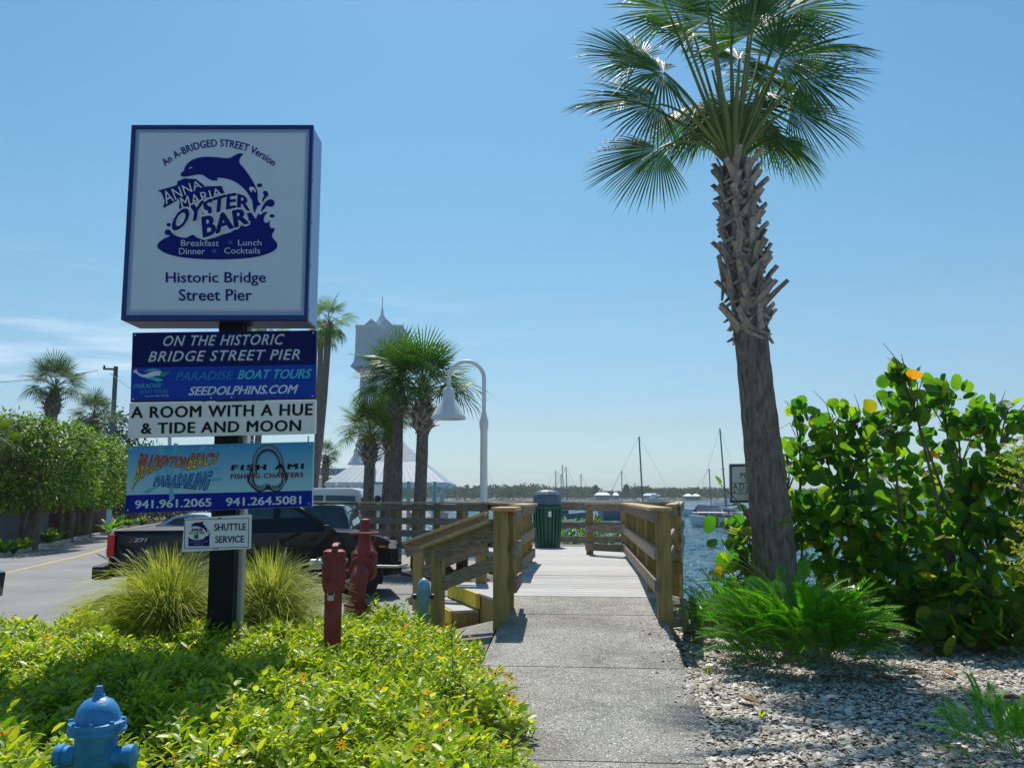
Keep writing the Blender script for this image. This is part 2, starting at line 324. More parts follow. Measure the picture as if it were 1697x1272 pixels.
def water_mat():
    m, t, b = newmat('sea_water'); b.inputs['Base Color'].default_value = (.14, .33, .43, 1); b.inputs['Roughness'].default_value = .17
    b.inputs['IOR'].default_value = 1.33; b.inputs['Specular IOR Level'].default_value = .5
    c = t.nodes.new('ShaderNodeTexCoord'); prev = None
    for sc, st, dist in (((.35, .9, 1), .8, 1.0), ((1.6, 3.4, 1), 1, .8), ((4, 7, 1), 1, 1.1)):
        mp_ = t.nodes.new('ShaderNodeMapping'); mp_.inputs['Scale'].default_value = sc
        n = t.nodes.new('ShaderNodeTexNoise'); n.inputs['Scale'].default_value = 1; n.inputs['Detail'].default_value = 4
        bp = t.nodes.new('ShaderNodeBump'); bp.inputs['Strength'].default_value = st; bp.inputs['Distance'].default_value = dist
        t.links.new(c.outputs['Object'], mp_.inputs[0]); t.links.new(mp_.outputs[0], n.inputs['Vector']); t.links.new(n.outputs[0], bp.inputs['Height'])
        if prev: t.links.new(prev.outputs[0], bp.inputs['Normal'])
        prev = bp
    t.links.new(prev.outputs[0], b.inputs['Normal']); return m
M['water'] = water_mat()
def concrete_mat():
    m, t, b = newmat('exposed_shell_concrete'); b.inputs['Roughness'].default_value = .85; b.inputs['Specular IOR Level'].default_value = .25
    c = t.nodes.new('ShaderNodeTexCoord'); n = t.nodes.new('ShaderNodeTexNoise'); n.inputs['Scale'].default_value = 1.4; n.inputs['Detail'].default_value = 8
    v = t.nodes.new('ShaderNodeTexVoronoi'); v.inputs['Scale'].default_value = 55; v2 = t.nodes.new('ShaderNodeTexVoronoi'); v2.inputs['Scale'].default_value = 110
    for q in (n, v, v2): t.links.new(c.outputs['Object'], q.inputs['Vector'])
    r = t.nodes.new('ShaderNodeValToRGB'); r.color_ramp.elements[0].color = (.255, .248, .23, 1); r.color_ramp.elements[1].color = (.375, .36, .335, 1)
    r.color_ramp.elements[0].position = .3; r.color_ramp.elements[1].position = .7; t.links.new(n.outputs[0], r.inputs[0])
    sp = t.nodes.new('ShaderNodeSeparateColor'); t.links.new(v.outputs['Color'], sp.inputs[0])
    g = t.nodes.new('ShaderNodeMath'); g.operation = 'GREATER_THAN'; g.inputs[1].default_value = .72; t.links.new(sp.outputs[0], g.inputs[0])
    d = t.nodes.new('ShaderNodeMath'); d.operation = 'LESS_THAN'; d.inputs[1].default_value = .36; t.links.new(v.outputs['Distance'], d.inputs[0])
    k = t.nodes.new('ShaderNodeMath'); k.operation = 'MULTIPLY'; t.links.new(g.outputs[0], k.inputs[0]); t.links.new(d.outputs[0], k.inputs[1])
    mx = t.nodes.new('ShaderNodeMixRGB'); mx.inputs[2].default_value = (.72, .70, .66, 1); t.links.new(k.outputs[0], mx.inputs[0]); t.links.new(r.outputs[0], mx.inputs[1])
    s2 = t.nodes.new('ShaderNodeSeparateColor'); t.links.new(v2.outputs['Color'], s2.inputs[0])
    g2 = t.nodes.new('ShaderNodeMath'); g2.operation = 'GREATER_THAN'; g2.inputs[1].default_value = .8; t.links.new(s2.outputs[1], g2.inputs[0])
    mx2 = t.nodes.new('ShaderNodeMixRGB'); mx2.inputs[2].default_value = (.12, .115, .11, 1); t.links.new(g2.outputs[0], mx2.inputs[0]); t.links.new(mx.outputs[0], mx2.inputs[1])
    ns = t.nodes.new('ShaderNodeTexNoise'); ns.inputs['Scale'].default_value = .9; ns.inputs['Detail'].default_value = 9; ns.inputs['Roughness'].default_value = .7; ns.inputs['Distortion'].default_value = .8
    t.links.new(c.outputs['Object'], ns.inputs['Vector']); rs_ = t.nodes.new('ShaderNodeValToRGB'); rs_.color_ramp.elements[0].position = .36; rs_.color_ramp.elements[0].color = (.66, .64, .60, 1); rs_.color_ramp.elements[1].position = .56; rs_.color_ramp.elements[1].color = (1.05, 1.04, 1.0, 1)
    t.links.new(ns.outputs[0], rs_.inputs[0]); mm = t.nodes.new('ShaderNodeMixRGB'); mm.blend_type = 'MULTIPLY'; mm.inputs[0].default_value = 1; t.links.new(mx2.outputs[0], mm.inputs[1]); t.links.new(rs_.outputs[0], mm.inputs[2])
    vc = t.nodes.new('ShaderNodeTexVoronoi'); vc.feature = 'DISTANCE_TO_EDGE'; vc.inputs['Scale'].default_value = .55; nd = t.nodes.new('ShaderNodeTexNoise'); nd.inputs['Scale'].default_value = 3; nd.inputs['Detail'].default_value = 6
    va = t.nodes.new('ShaderNodeMixRGB'); va.blend_type = 'ADD'; va.inputs[0].default_value = .35; t.links.new(c.outputs['Object'], va.inputs[1]); t.links.new(c.outputs['Object'], nd.inputs['Vector']); t.links.new(nd.outputs['Color'], va.inputs[2]); t.links.new(va.outputs[0], vc.inputs['Vector'])
    lc = t.nodes.new('ShaderNodeMath'); lc.operation = 'LESS_THAN'; lc.inputs[1].default_value = .0022; t.links.new(vc.outputs['Distance'], lc.inputs[0]); ck = t.nodes.new('ShaderNodeMixRGB'); ck.inputs[2].default_value = (.12, .115, .105, 1)
    lk = t.nodes.new('ShaderNodeMath'); lk.operation = 'MULTIPLY'; lk.inputs[1].default_value = .6; t.links.new(lc.outputs[0], lk.inputs[0]); t.links.new(lk.outputs[0], ck.inputs[0]); t.links.new(mm.outputs[0], ck.inputs[1])
    t.links.new(ck.outputs[0], b.inputs['Base Color'])
    bp = t.nodes.new('ShaderNodeBump'); bp.inputs['Strength'].default_value = .5; bp.inputs['Distance'].default_value = .006
    t.links.new(v2.outputs['Distance'], bp.inputs['Height']); t.links.new(bp.outputs[0], b.inputs['Normal']); return m
M['concrete'] = concrete_mat()
def gravel_mat():
    m, t, b = newmat('shell_gravel'); b.inputs['Roughness'].default_value = .8; g = t.nodes.new('ShaderNodeNewGeometry')
    r = t.nodes.new('ShaderNodeValToRGB'); el = r.color_ramp.elements
    for _ in range(3): el.new(.5)
    for i, (p, c) in enumerate([(0, (.16, .125, .09)), (.25, (.34, .29, .22)), (.55, (.50, .45, .38)), (.85, (.62, .58, .52)), (1, (.76, .74, .70))]):
        el[i].position = p; el[i].color = (*c, 1)
    t.links.new(g.outputs['Random Per Island'], r.inputs[0]); t.links.new(r.outputs[0], b.inputs['Base Color']); return m
M['gravel'] = gravel_mat()
# ---------------------------------------------------------------- the setting
WZ = -1.25
LAND = [(-400, -80), (120, -80), (120, 6.5), (40, 9.0), (14, 12.2), (8, 13.4), (4, 13.8), (2.6, 13.6), (1.2, 15), (0, 17), (-.6, 23.5), (-3, 26), (-7, 30), (-9, 60), (-14, 140), (-60, 330), (-400, 420)]
def land():
    m = MB(); n = len(LAND); pts = [Vector((x, y, 0)) for x, y in LAND]; ring = []
    for i in range(n):
        a, b, c = pts[i - 1], pts[i], pts[(i + 1) % n]; d = ((b - a).normalized() + (c - b).normalized()).normalized()
        ring.append(b + Vector((d.y, -d.x, 0)) * 2.6 + Vector((0, 0, -2.4)))
    m.add(pts + ring, [tuple(range(n))] + [(i, (i + 1) % n, n + (i + 1) % n, n + i) for i in range(n)])
    o = m.build('ground', M['sand'], fixn=True); o['kind'] = 'structure'
land()
def water():
    ys_ = [11.5]
    while ys_[-1] < 190: ys_.append(ys_[-1] + max(.16, ys_[-1] * .0055))
    xs_ = np.linspace(-25, 85, 300); ys_ = np.array(ys_); X, Y_ = np.meshgrid(xs_, ys_); Z = np.zeros_like(X); rs = np.random.RandomState(3)
    for k in range(22):
        lam = rs.uniform(.9, 5.0); th = rs.normal(1.35, .38); kx, ky = math.cos(th) * 6.283 / lam, math.sin(th) * 6.283 / lam; ph = rs.uniform(0, 6.28)
        warp = .8 * np.sin(X * .11 + k) + .8 * np.cos(Y_ * .13 + 2 * k); s = np.sin(X * kx + Y_ * ky + ph + warp); Z += (1 - np.abs(s)) * lam * .014 * (.6 + .4 * np.sin(X * .07 * (1 + k % 3) + Y_ * .05 * (1 + k % 4) + k))
    fade = np.clip(np.minimum(np.minimum(X + 25, 85 - X) / 6, np.minimum(Y_ - 11.5, 188 - Y_) / 6), 0, 1); Z = WZ + (Z - .24) * fade
    V = np.stack([X, Y_, Z], 2).reshape(-1, 3); nx = len(xs_); i, j = np.meshgrid(np.arange(len(ys_) - 1), np.arange(nx - 1), indexing='ij'); a = (i * nx + j).ravel()
    Fq = np.stack([a, a + 1, a + nx + 1, a + nx], 1); n = len(V); y0, y1 = ys_[0], ys_[-1]
    ex = np.array([(-3000, -300), (3000, -300), (3000, y0), (-3000, y0), (-3000, y1), (3000, y1), (3000, 6000), (-3000, 6000), (-25, y0), (85, y0), (-25, y1), (85, y1)], float); ex = np.concatenate([ex, np.full((12, 1), WZ)], 1)
    Fe = np.array([(0, 1, 2, 3), (4, 5, 6, 7), (3, 8, 10, 4), (9, 2, 5, 11)]) + n
    np_mesh('water', np.concatenate([V, ex]), np.concatenate([Fq, Fe]), M['water'], kind='structure', smooth=True)
water()
o = MB().add([(-3000, -300, -5), (3000, -300, -5), (3000, 6000, -5), (-3000, 6000, -5)], [(0, 1, 2, 3)]).build('sea_bed', M['sand']); o['kind'] = 'structure'
def sheet(name, poly, z, m, kind='structure', th=0):
    b = MB()
    if th: b.prism([(x, y, z - th) for x, y in poly], (0, 0, th))
    else: b.add([(x, y, z) for x, y in poly], [tuple(range(len(poly)))])
    o = b.build(name, m)
    if kind: o['kind'] = kind
    return o
sheet('road', [(-12.6, -60), (-8.5, -60), (-8.5, 6), (-6.5, 10.3), (-5.0, 11.5), (-1.5, 11.5), (-1.2, 13), (-1.7, 20), (-3.2, 20.6), (-6.5, 24), (-8, 40), (-15, 60), (-26, 110), (-36, 110), (-22, 60), (-17.3, 37), (-13.9, 24), (-13.0, 12)], .006, M['asphalt'])
def strip(name, pts, wd, z, m, th=0, parent=None):
    b = MB(); L_ = []; R_ = []
    for i, p in enumerate(pts):
        a = Vector((*pts[max(i - 1, 0)], 0)); c = Vector((*pts[min(i + 1, len(pts) - 1)], 0)); d = (c - a).normalized(); q = Vector((*p, z))
        L_.append(q + Vector((-d.y, d.x, 0)) * wd / 2); R_.append(q - Vector((-d.y, d.x, 0)) * wd / 2)
    for i in range(len(pts) - 1):
        if th: b.prism([L_[i] - Vector((0, 0, th)), R_[i] - Vector((0, 0, th)), R_[i + 1] - Vector((0, 0, th)), L_[i + 1] - Vector((0, 0, th))], (0, 0, th))
        else: b.add([L_[i], R_[i], R_[i + 1], L_[i + 1]], [(0, 1, 2, 3)])
    o = b.build(name, m, parent); o['kind'] = 'structure'; return o
strip('road_line', [(-10.3, 2), (-10.6, 15), (-11.0, 19.2), (-12.3, 26), (-15.6, 39), (-20.5, 58)], .11, .011, M['line_yellow'])
strip('kerb', [(-12.7, -20), (-13.05, 12), (-13.95, 24), (-17.35, 37), (-22.1, 60), (-36, 109)], .16, .12, M['kerb'], .14)
strip('kerb', [(-8.6, -20), (-8.6, 6), (-6.6, 10.35), (-5.0, 11.55), (-1.45, 11.6)], .15, .12, M['kerb'], .14)
sheet('planting_bed', [(-8.5, -10), (-.55, -10), (-.55, 8.0), (-.5, 10.2), (-1.1, 11.5), (-5.0, 11.45), (-6.5, 10.25), (-8.5, 5.9)], .05, M['soil'])
sheet('verge', [(-40, -20), (-12.9, -20), (-13.25, 12), (-14.1, 24), (-17.5, 37), (-22.3, 60), (-36.2, 109), (-70, 109)], .03, M['soil'])
# ramped concrete path in slabs
PD = Vector((.088, 1, 0)).normalized(); PS = Vector((PD.y, -PD.x, 0))
def pz(Y): return min(.54, max(0, -.45 + .0757 * Y)) + .03
def pc(Y, t): return Vector((.78 + (Y - 10) * .088 + t * 1.0, Y - t * .088, pz(Y)))
path = thing('footpath', None, None); path['kind'] = 'structure'
ys = [-6, -2.9, -.7, 1.5, 3.7, 5.93, 8.15, 10.37, 11.45]
for a, b in zip(ys, ys[1:]):
    q = [pc(a + .008, -.9), pc(a + .008, .9), pc(b - .008, .9), pc(b - .008, -.9)]
    MB().prism([p - Vector((0, 0, .2)) for p in q], (0, 0, .2)).build('slab', M['concrete'], path, bevel=.006)
MB().prism([p - Vector((0, 0, .2)) for p in (pc(-6, -.88), pc(-6, .88), pc(5.9, .88), pc(5.9, -.88))], (0, 0, .18)).build('joint_bed', M['soil'], path)
MB().prism([p - Vector((0, 0, .25)) for p in (pc(5.95, -.88), pc(5.95, .88), pc(11.44, .88), pc(11.44, -.88))], (0, 0, .215)).build('joint_bed', M['soil'], path)
q = [Vector((-.14, 10.5, .30)), Vector((-.32, 8.2, .12)), Vector((-.98, 8.9, .07)), Vector((-.9, 10.9, .08)), Vector((-.3, 11.6, .1))]
MB().prism([p - Vector((0, 0, .15)) for p in q], (0, 0, .15)).build('side_slab', M['concrete'], path, bevel=.006)
# deck of planks
deck = thing('deck', None, None); deck['kind'] = 'structure'
def plank(Y, t0, t1, wd):
    key = (round(t1 - t0, 2), wd)
    if key not in PLK:
        me = MB().box((0, 0, -.019), (t1 - t0, wd - .012, .038)).build('plank', M['deck'], deck, bevel=.004, local=True)
        PLK[key] = me.data; o = me
    else: o = link('plank', PLK[key], deck)
    c = pc(Y + wd / 2, (t0 + t1) / 2); sl_ = math.atan(.0757) if Y < 12.9 else 0
    o.location = c; o.rotation_euler = (sl_, 0, math.atan2(-.088, 1)); o.scale = (1, 1, 1)
PLK = {}
Y = 11.46
while Y < 21.1:
    t0, t1 = (-.97, .97) if Y < 16 else ((-1.6, .97) if Y < 17.3 else (-3.4, 1.68))
    if 10.5 < Y < 13.2: t0 = -.90
    plank(Y, t0, t1, .142); Y += .142
jm = MB()
for t in (-.8, .8): jm.beam(pc(11.5, t) - Vector((0, 0, .17)), pc(13.1, t) - Vector((0, 0, .17)), .05, .24); jm.beam(pc(13.1, t) - Vector((0, 0, .17)), pc(21, t) - Vector((0, 0, .17)), .05, .24)
jm.beam(pc(21.1, -3.3) - Vector((0, 0, .17)), pc(21.1, 1.68) - Vector((0, 0, .17)), .05, .24)
jm.build('joist', M['post'], deck)
# ---------------------------------------------------------------- railings
RT = 1.57
class Rail:
    def __init__(s, label, loc): s.t = thing('wooden_railing', label, 'railing', loc, group='railings of the boardwalk'); s.posts = {}
    def post(s, x, y, z0, z1=RT - .04, w_=.14): MB().box((x, y, (z0 + z1) / 2), (w_, w_, z1 - z0), rz=-.088).build('post', M['post'], s.t, bevel=.008)
    def board(s, a, b, h=.14, w_=.04, mt='board', nm='rail_board'): return MB().beam(a, b, w_, h).build(nm, M[mt], s.t, bevel=.004)
    def cap(s, a, b, w_=.2): return MB().beam(a, b, w_, .04).build('cap_board', M['cap'], s.t, bevel=.006)
def off(a, b, z, d):   # side offset of boards towards the left of a->b
    n = Vector((-(b[1] - a[1]), b[0] - a[0], 0)).normalized() * d
    return Vector((a[0], a[1], z)) + n, Vector((b[0], b[1], z)) + n
def run(r, a, b, side, zs=(1.475, 1.07, .72), caps=True, capw=.2, ext=.12, dz=0):
    d = (Vector((*b, 0)) - Vector((*a, 0))).normalized() * ext; a2 = (a[0] - d.x, a[1] - d.y); b2 = (b[0] + d.x, b[1] + d.y)
    for z in zs:
        p, q = off(a2, b2, z, side * .095); r.board(p, q)
    if caps:
        p, q = off(a2, b2, RT - .02, side * .03); r.cap(p, q, capw)
rr = Rail('right hand wooden railing beside the ramp, nearest end post lit yellow', (1.63, 10.05, 0))
J0, J1, J2 = (1.68, 10.05), (2.20, 17.0), (1.52, 17.7)
for i in range(5):
    k = i / 4; x = J0[0] + (J1[0] - J0[0]) * k; y = J0[1] + (J1[1] - J0[1]) * k; rr.post(x, y, .0, w_=.16 if i == 0 else .14)
rr.post(J2[0], J2[1], -.2)
run(rr, J0, J1, 1, capw=.25); run(rr, J1, J2, 1, ext=.02, capw=.21)
ro = Rail('outer wooden railing right of the ramp with bench boards, over the water', (2.4, 13.3, 0))
for x, y in ((2.37, 13.3), (2.8, 15.4), (3.35, 18.2)): ro.post(x, y, -1.6, w_=.135)
run(ro, (2.37, 13.3), (3.9, 21.05), -1, capw=.16, ext=.02)
ro.board((1.80, 10.4, 1.50), (2.40, 13.25, 1.50), .13); ro.board((1.86, 10.7, 1.18), (2.36, 13.2, 1.18), .1); ro.board((1.86, 10.7, .95), (2.36, 13.2, .95), .1)
ro.board((1.82, 10.35, 1.585), (2.42, 13.3, 1.585), .035, .12, 'cap', 'cap_board')
ro.board((2.12, 12.9, .93), (2.40, 12.9, .93), .035, .2, 'board', 'bench_board'); ro.board((2.13, 12.85, .845), (2.38, 12.85, .845), .13, .1, 'post', 'bench_board')
ro.board((2.13, 12.82, .69), (2.40, 12.82, .69), .16, .14, 'post', 'bench_board')
rb = Rail('back railing across the far end of the deck, behind the bin', (.3, 21.1, 0))
for x in (-1.1, .25, 2.62, 3.9): rb.post(x, 21.15, -1.8)
run(rb, (-1.1, 21.15), (3.9, 21.15), -1, zs=(1.475, 1.02, .70), capw=.22)
rl = Rail('short stub of railing at the left of the ramp foot, by the stairs', (-.1, 10.05, 0))
rl.post(-.12, 10.05, 0, w_=.165); rl.post(-.05, 10.75, 0)
for z in (1.475, 1.10, .72): rl.board((.03, 9.92, z), (.10, 10.9, z))
rl.cap((-.10, 9.9, RT - .02), (-.02, 10.95, RT - .02), .26)
rm = Rail('middle left railing past the stairs, running up to the green bin', (.1, 13.2, 0))
for k in range(3): rm.post(.06 + .11 * k, 13.25 + 1.2 * k, 0, w_=.16 if k == 0 else .14)
run(rm, (.06, 13.25), (.28, 15.65), -1, capw=.26); run(rm, (.28, 15.65), (-.55, 18.6), -1, ext=.05, capw=.2); rm.post(-.55, 18.6, 0)
rf = Rail('long far railing behind the cluster of palms, at the water edge', (-4.4, 21.3, 0))
for k in range(9): rf.post(-4.6 + .5 * k, 21.0 - .28 * k, -.4, w_=.13)
run(rf, (-4.7, 21.05), (-.55, 18.6), -1, zs=(1.45, 1.16, .90, .64), capw=.2)
pl = []
for (u, Y) in ((679, 20.0), (738, 19.6)):
    p = P(u, 862, Y); t = tagp(MB().box(p, (.14, .012, .34)).build('notice_plate', M['white_sign'], loc=p, bevel=.004), 'small white notice fixed to the far railing, %s' % ('between two palm trunks' if u < 700 else 'right of the last palm trunk'), 'sign')
# stairs
st = thing('wooden_stairs', 'wooden stairs with yellow step edges and sloping handrails, left of the ramp', 'stairs', (-.9, 12, 0))
land_ = [(-.42, 11.9), (-.89, 13.35), (.12, 13.35), (-.06, 10.85)]
MB().prism([(x, y, .02) for x, y in land_], (0, 0, .385)).build('stringer', M['post'], st)
MB().prism([(x + dx, y, .407) for (x, y), dx in zip(land_, (-.03, -.03, 0, 0))], (0, 0, .036)).build('tread', M['deck'], st, bevel=.004)
lt = [(-.43, 11.88), (-.90, 13.33), (-1.22, 13.23), (-.76, 11.76)]
MB().prism([(x, y, .02) for x, y in lt], (0, 0, .175)).build('stringer', M['post'], st)
MB().prism([(x, y, .197) for x, y in lt], (0, 0, .036)).build('tread', M['deck'], st, bevel=.004)
MB().beam((-.455, 11.88, .345), (-.925, 13.33, .345), .03, .19).build('riser', M['yellow_step'], st)
MB().beam((-.79, 11.75, .135), (-1.25, 13.22, .135), .03, .19).build('riser', M['yellow_step'], st)
MB().box((-.44, 11.86, .345), (.05, .04, .19)).build('riser', M['yellow_step'], st)
def stair_rail(a, b, posts):
    a = Vector(a); b = Vector(b)
    MB().beam(a, b, .17, .04).build('handrail', M['cap'], st, bevel=.006)
    MB().beam(a + Vector((.02, .03, -.12)), b + Vector((0, .03, -.12)), .04, .19).build('rail_board', M['board'], st)
    MB().beam(a + Vector((.12, .03, -.47)), b + Vector((0, .03, -.47)), .04, .15).build('rail_board', M['board'], st)
    for x, y, z in posts: MB().box((x, y, z / 2), (.14, .14, z), rz=-.2).build('post', M['post'], st, bevel=.008)
A = P(702, 907, 10.9); B = P(820, 862, 10.15); stair_rail(A, B, [(A.x + .18, 10.86, A.z - .02)])
A = P(669, 899, 13.3); B = P(806, 849, 13.1); stair_rail(A, B, [(A.x + .22, 13.35, A.z - .0), (-.45, 13.28, 1.42)])
# litter bin
bn = thing('litter_bin', 'dark green slatted bin with a domed slate blue lid at the end of the deck', 'bin', (.79, 20.15, .57))
prof = [(.255, 0), (.265, .03), (.315, .86), (.33, .87), (.33, .93)]
MB().lathe([(.25, 0), (.24, .01), (.24, .0), (.255, 0.0), (.305, .84)], (.79, 20.15, .57), seg=24).build('liner', M['bin_green'], bn, smooth=True)
for k in range(22):
    a = 2 * math.pi * k / 22; c = Vector((math.cos(a), math.sin(a), 0)); t = Vector((-c.y, c.x, 0))
    MB().beam(Vector((.79, 20.15, .58)) + c * .27, Vector((.79, 20.15, 1.42)) + c * .325, .055, .022, up=c).build('slat', M['bin_green'], bn)
MB().lathe([(.30, .83), (.345, .83), (.35, .86), (.345, .91), (.30, .91)], (.79, 20.15, .57), seg=32).build('rim', M['bin_green'], bn, smooth=True)
MB().lathe([(.30, .91), (.315, .93), (.315, 1.10), (.30, 1.16), (.24, 1.22), (.13, 1.255), (0, 1.265)], (.79, 20.15, .57), seg=8).build('lid', M['bin_lid'], bn, bevel=.015)
MB().box((.83, 19.815, 1.30), (.07, .01, .12)).build('label_plate', M['white_sign'], bn)
# shore rocks
def rock(p, r, seed, group='rocks at the shore', lab=None, name='shore_rock'):
    rg = random.Random(seed); bm = bmesh.new(); bmesh.ops.create_icosphere(bm, subdivisions=2, radius=1)
    pl_ = [(Vector((rg.uniform(-1, 1), rg.uniform(-1, 1), rg.uniform(-.6, 1))).normalized(), rg.uniform(.5, .8)) for _ in range(9)]
    for v in bm.verts:
        for n, d in pl_:
            k = v.co.dot(n)
            if k > d: v.co -= n * (k - d)
        v.co += Vector((rg.uniform(-1, 1), rg.uniform(-1, 1), rg.uniform(-1, 1))) * .03
        v.co = Vector((v.co.x * r[0], v.co.y * r[1], v.co.z * r[2]))
    me = bpy.data.meshes.new(name); bm.to_mesh(me); bm.free(); me.materials.append(M['rock'])
    o = link(name, me, None, p); o.rotation_euler = (rg.uniform(-.2, .2), rg.uniform(-.2, .2), rg.uniform(0, 6))
    tagp(o, lab or 'rough grey brown rock in the pile along the water edge', 'rock', group); return o
rock((2.42, 11.2, .12), (.42, .26, .2), 3, lab='tan flat faced rock at the path edge, just right of the near railing post')
rock((2.2, 12.2, .16), (.36, .3, .24), 4, lab='grey rock under the bench boards of the outer railing')
rg = random.Random(9)
for k in range(26):
    x = rg.uniform(2.3, 7.0); y = 12.6 + rg.uniform(-.6, 1.2); r = rg.uniform(.16, .4); rock((x, y, rg.uniform(-.25, .08)), (r, r * rg.uniform(.7, 1), r * .7), 20 + k)
for k in range(46):
    x = rg.uniform(-1.5, .4); y = rg.uniform(14.0, 18.8); r = rg.uniform(.12, .34); rock((x, y, r * .3), (r, r * rg.uniform(.7, 1), r * .7), 60 + k, 'rocks behind the stairs', 'grey brown rock in the pile behind the wooden stairs')
# white shell gravel on the right: loose flakes over a gravel coloured bed
gp = [(.9, -4), (9, -4), (9, 12.0), (4, 12.4), (2.0, 11.6), (1.75, 10.3), (1.55, 9.6), (1.40, 8.2), (1.14, 5)]
def inpoly(x, y, poly):
    r = np.zeros(len(x), bool); n = len(poly)
    for i in range(n):
        x1, y1 = poly[i]; x2, y2 = poly[(i + 1) % n]
        c = ((y1 > y) != (y2 > y)) & (x < (x2 - x1) * (y - y1) / (y2 - y1 + 1e-12) + x1); r ^= c
    return r
sheet('gravel_bed', gp, .02, mat('gravel_base', (.20, .175, .14), .95, col2=(.46, .43, .38), vscale=26, bump=1, bscale=60, bdist=.02))
def gravel():
    n = 110000; x = np.random.uniform(1.1, 6.9, n); y = 4.2 + (np.random.rand(n) ** 1.25) * 7.8
    k = inpoly(x, y, gp) & (x < (y * .60 + .5)); x = x[k]; y = y[k]; n = len(x)
    tv = np.array([(1, 0, 0), (.2, .75, 0), (-.9, .45, .05), (-.7, -.6, 0), (.3, -.7, 0), (0, 0, .32)], float)
    tf = np.array([(0, 1, 5), (1, 2, 5), (2, 3, 5), (3, 4, 5), (4, 0, 5)])
    a = np.random.uniform(0, 6.28, n); D = np.stack([np.cos(a), np.sin(a), np.random.normal(0, .25, n)], 1); N = np.stack([np.random.normal(0, .4, n), np.random.normal(0, .4, n), np.ones(n)], 1)
    S = np.random.gamma(3, .0045, n) + .004
    z = .028 + np.random.rand(n) * .02; q = 700; Ys = np.random.uniform(4.3, 10.2, q); tt = .9 - np.random.exponential(.09, q)   # a few flakes kicked onto the path edge
    sp_ = np.array([tuple(pc(Yq, tq)) for Yq, tq in zip(Ys, np.clip(tt, -.6, .9))]); x[:q] = sp_[:, 0]; y[:q] = sp_[:, 1]; z[:q] = sp_[:, 2] + .002; S[:q] *= .75
    v, f = inst(tv, tf, np.stack([x, y, z], 1), D, N, S)
    np_mesh('shell_gravel', v, f, M['gravel'], kind='stuff')['label'] = 'white crushed shell gravel beside the path'
gravel()
# far shore, low wooded land across the water
def farshore():
    x = np.linspace(-300, 760, 60); b = MB()
    vs = []; 
    for i, q in enumerate(x):
        y0 = 560 + 30 * math.sin(q * .011) + 18 * math.sin(q * .037); vs += [(q, y0, WZ - .5), (q, y0 + 6, .1), (q, y0 + 400, 1.5)]
    b.add(vs, [(3 * i + a, 3 * i + 3 + a, 3 * i + 4 + a, 3 * i + 1 + a) for i in range(59) for a in (0, 1)])
    o = b.build('far_shore', M['sand']); o['kind'] = 'structure'
    n = 90000; X = np.random.uniform(-200, 740, n); dep = np.random.rand(n) * 60
    y0 = 560 + 30 * np.sin(X * .011) + 18 * np.sin(X * .037)
    H = 6.5 + 1.6 * nsum(X * .03, dep * .01) + 1.6 * nsum(X * .13, dep * .03 + 4) + 1.1 * np.sin(X * .55 + dep)
    H *= np.where(X > 90, .8, 1.0); H = np.where((X > 60) & (X < 82), H * .55, H)
    Z = H * (1 - np.random.rand(n) ** 1.6 * .98)
    Z = np.where(dep < 4, Z * (dep / 8 + .5), Z)
    T = np.stack([X, y0 + 3 + dep, Z], 1); D = rnd_dirs(n); N = rnd_dirs(n) * .6 + np.array([0, -.3, .8])
    tv = np.array([(0, 0, 0), (.45, .4, .1), (1, 0, 0), (.45, -.4, .1)], float); tf = LEAF[1]
    v, f = inst(tv, tf, T, D, N, np.random.uniform(.9, 2.0, n))
    np_mesh('far_woodland', v, f, M['far_leaf'], kind='stuff')['label'] = 'low mass of green trees along the far shore'
farshore()
# ---------------------------------------------------------------- the big pole sign
SY = 8.80
sg = thing('pole_sign', 'tall blue and white sign on a black post with stacked tour and fishing panels', 'sign', (-2.85, 9.0, 0))
def c1(x, y): return (190 + x * .27523, 190 + y * .27516)
def c2(x, y): return (190 + x * .30664, 530 + y * .30664)
def c8(x, y): return (290 + x * .0825, 850 + y * .0825)
_pm = {}
def ink(r, g, b):
    k = (r, g, b)
    if k not in _pm: _pm[k] = mat('sign_print_ink', srgb(r, g, b), .45, spec=.15)
    return _pm[k]
def poly_print(cf, pts, m, parent, Yp, layer=1, name='printed_shape'):
    vs = [P(*cf(*p), Yp) + Vector((0, -.0022 * layer, 0)) for p in pts]
    return MB().add(vs, [tuple(range(len(vs)))]).build(name, m, parent, fixn=False)
def smooth_poly(pts, n=4):
    """closed Catmull-Rom"""
    out = []; k = len(pts)
    for i in range(k):
        p0, p1, p2, p3 = (pts[(i + j - 1) % k] for j in range(4))
        for s in range(n):
            t = s / n
            out.append(tuple(.5 * ((2 * p1[a]) + (-p0[a] + p2[a]) * t + (2 * p0[a] - 5 * p1[a] + 4 * p2[a] - p3[a]) * t * t + (-p0[a] + 3 * p1[a] - 3 * p2[a] + p3[a]) * t ** 3) for a in (0, 1)))
    return out
def ell(cx, cy, rx_, ry_, n=28): return [(cx + rx_ * math.cos(6.2832 * i / n), cy + ry_ * math.sin(6.2832 * i / n)) for i in range(n)]
def text_verts(s, bold=0, shear=0, space=1.0, res=3):
    c = bpy.data.curves.new('lettering', 'FONT'); c.body = s; c.size = 1; c.offset = bold; c.shear = shear; c.space_character = space; c.resolution_u = res
    o = bpy.data.objects.new('lettering', c); COL.objects.link(o); bpy.context.view_layer.update()
    me = o.evaluated_get(bpy.context.evaluated_depsgraph_get()).to_mesh()
    v = [tuple(q.co) for q in me.vertices]; f = [tuple(p.vertices) for p in me.polygons]
    o.evaluated_get(bpy.context.evaluated_depsgraph_get()).to_mesh_clear(); bpy.data.objects.remove(o); bpy.data.curves.remove(c)
    return v, f
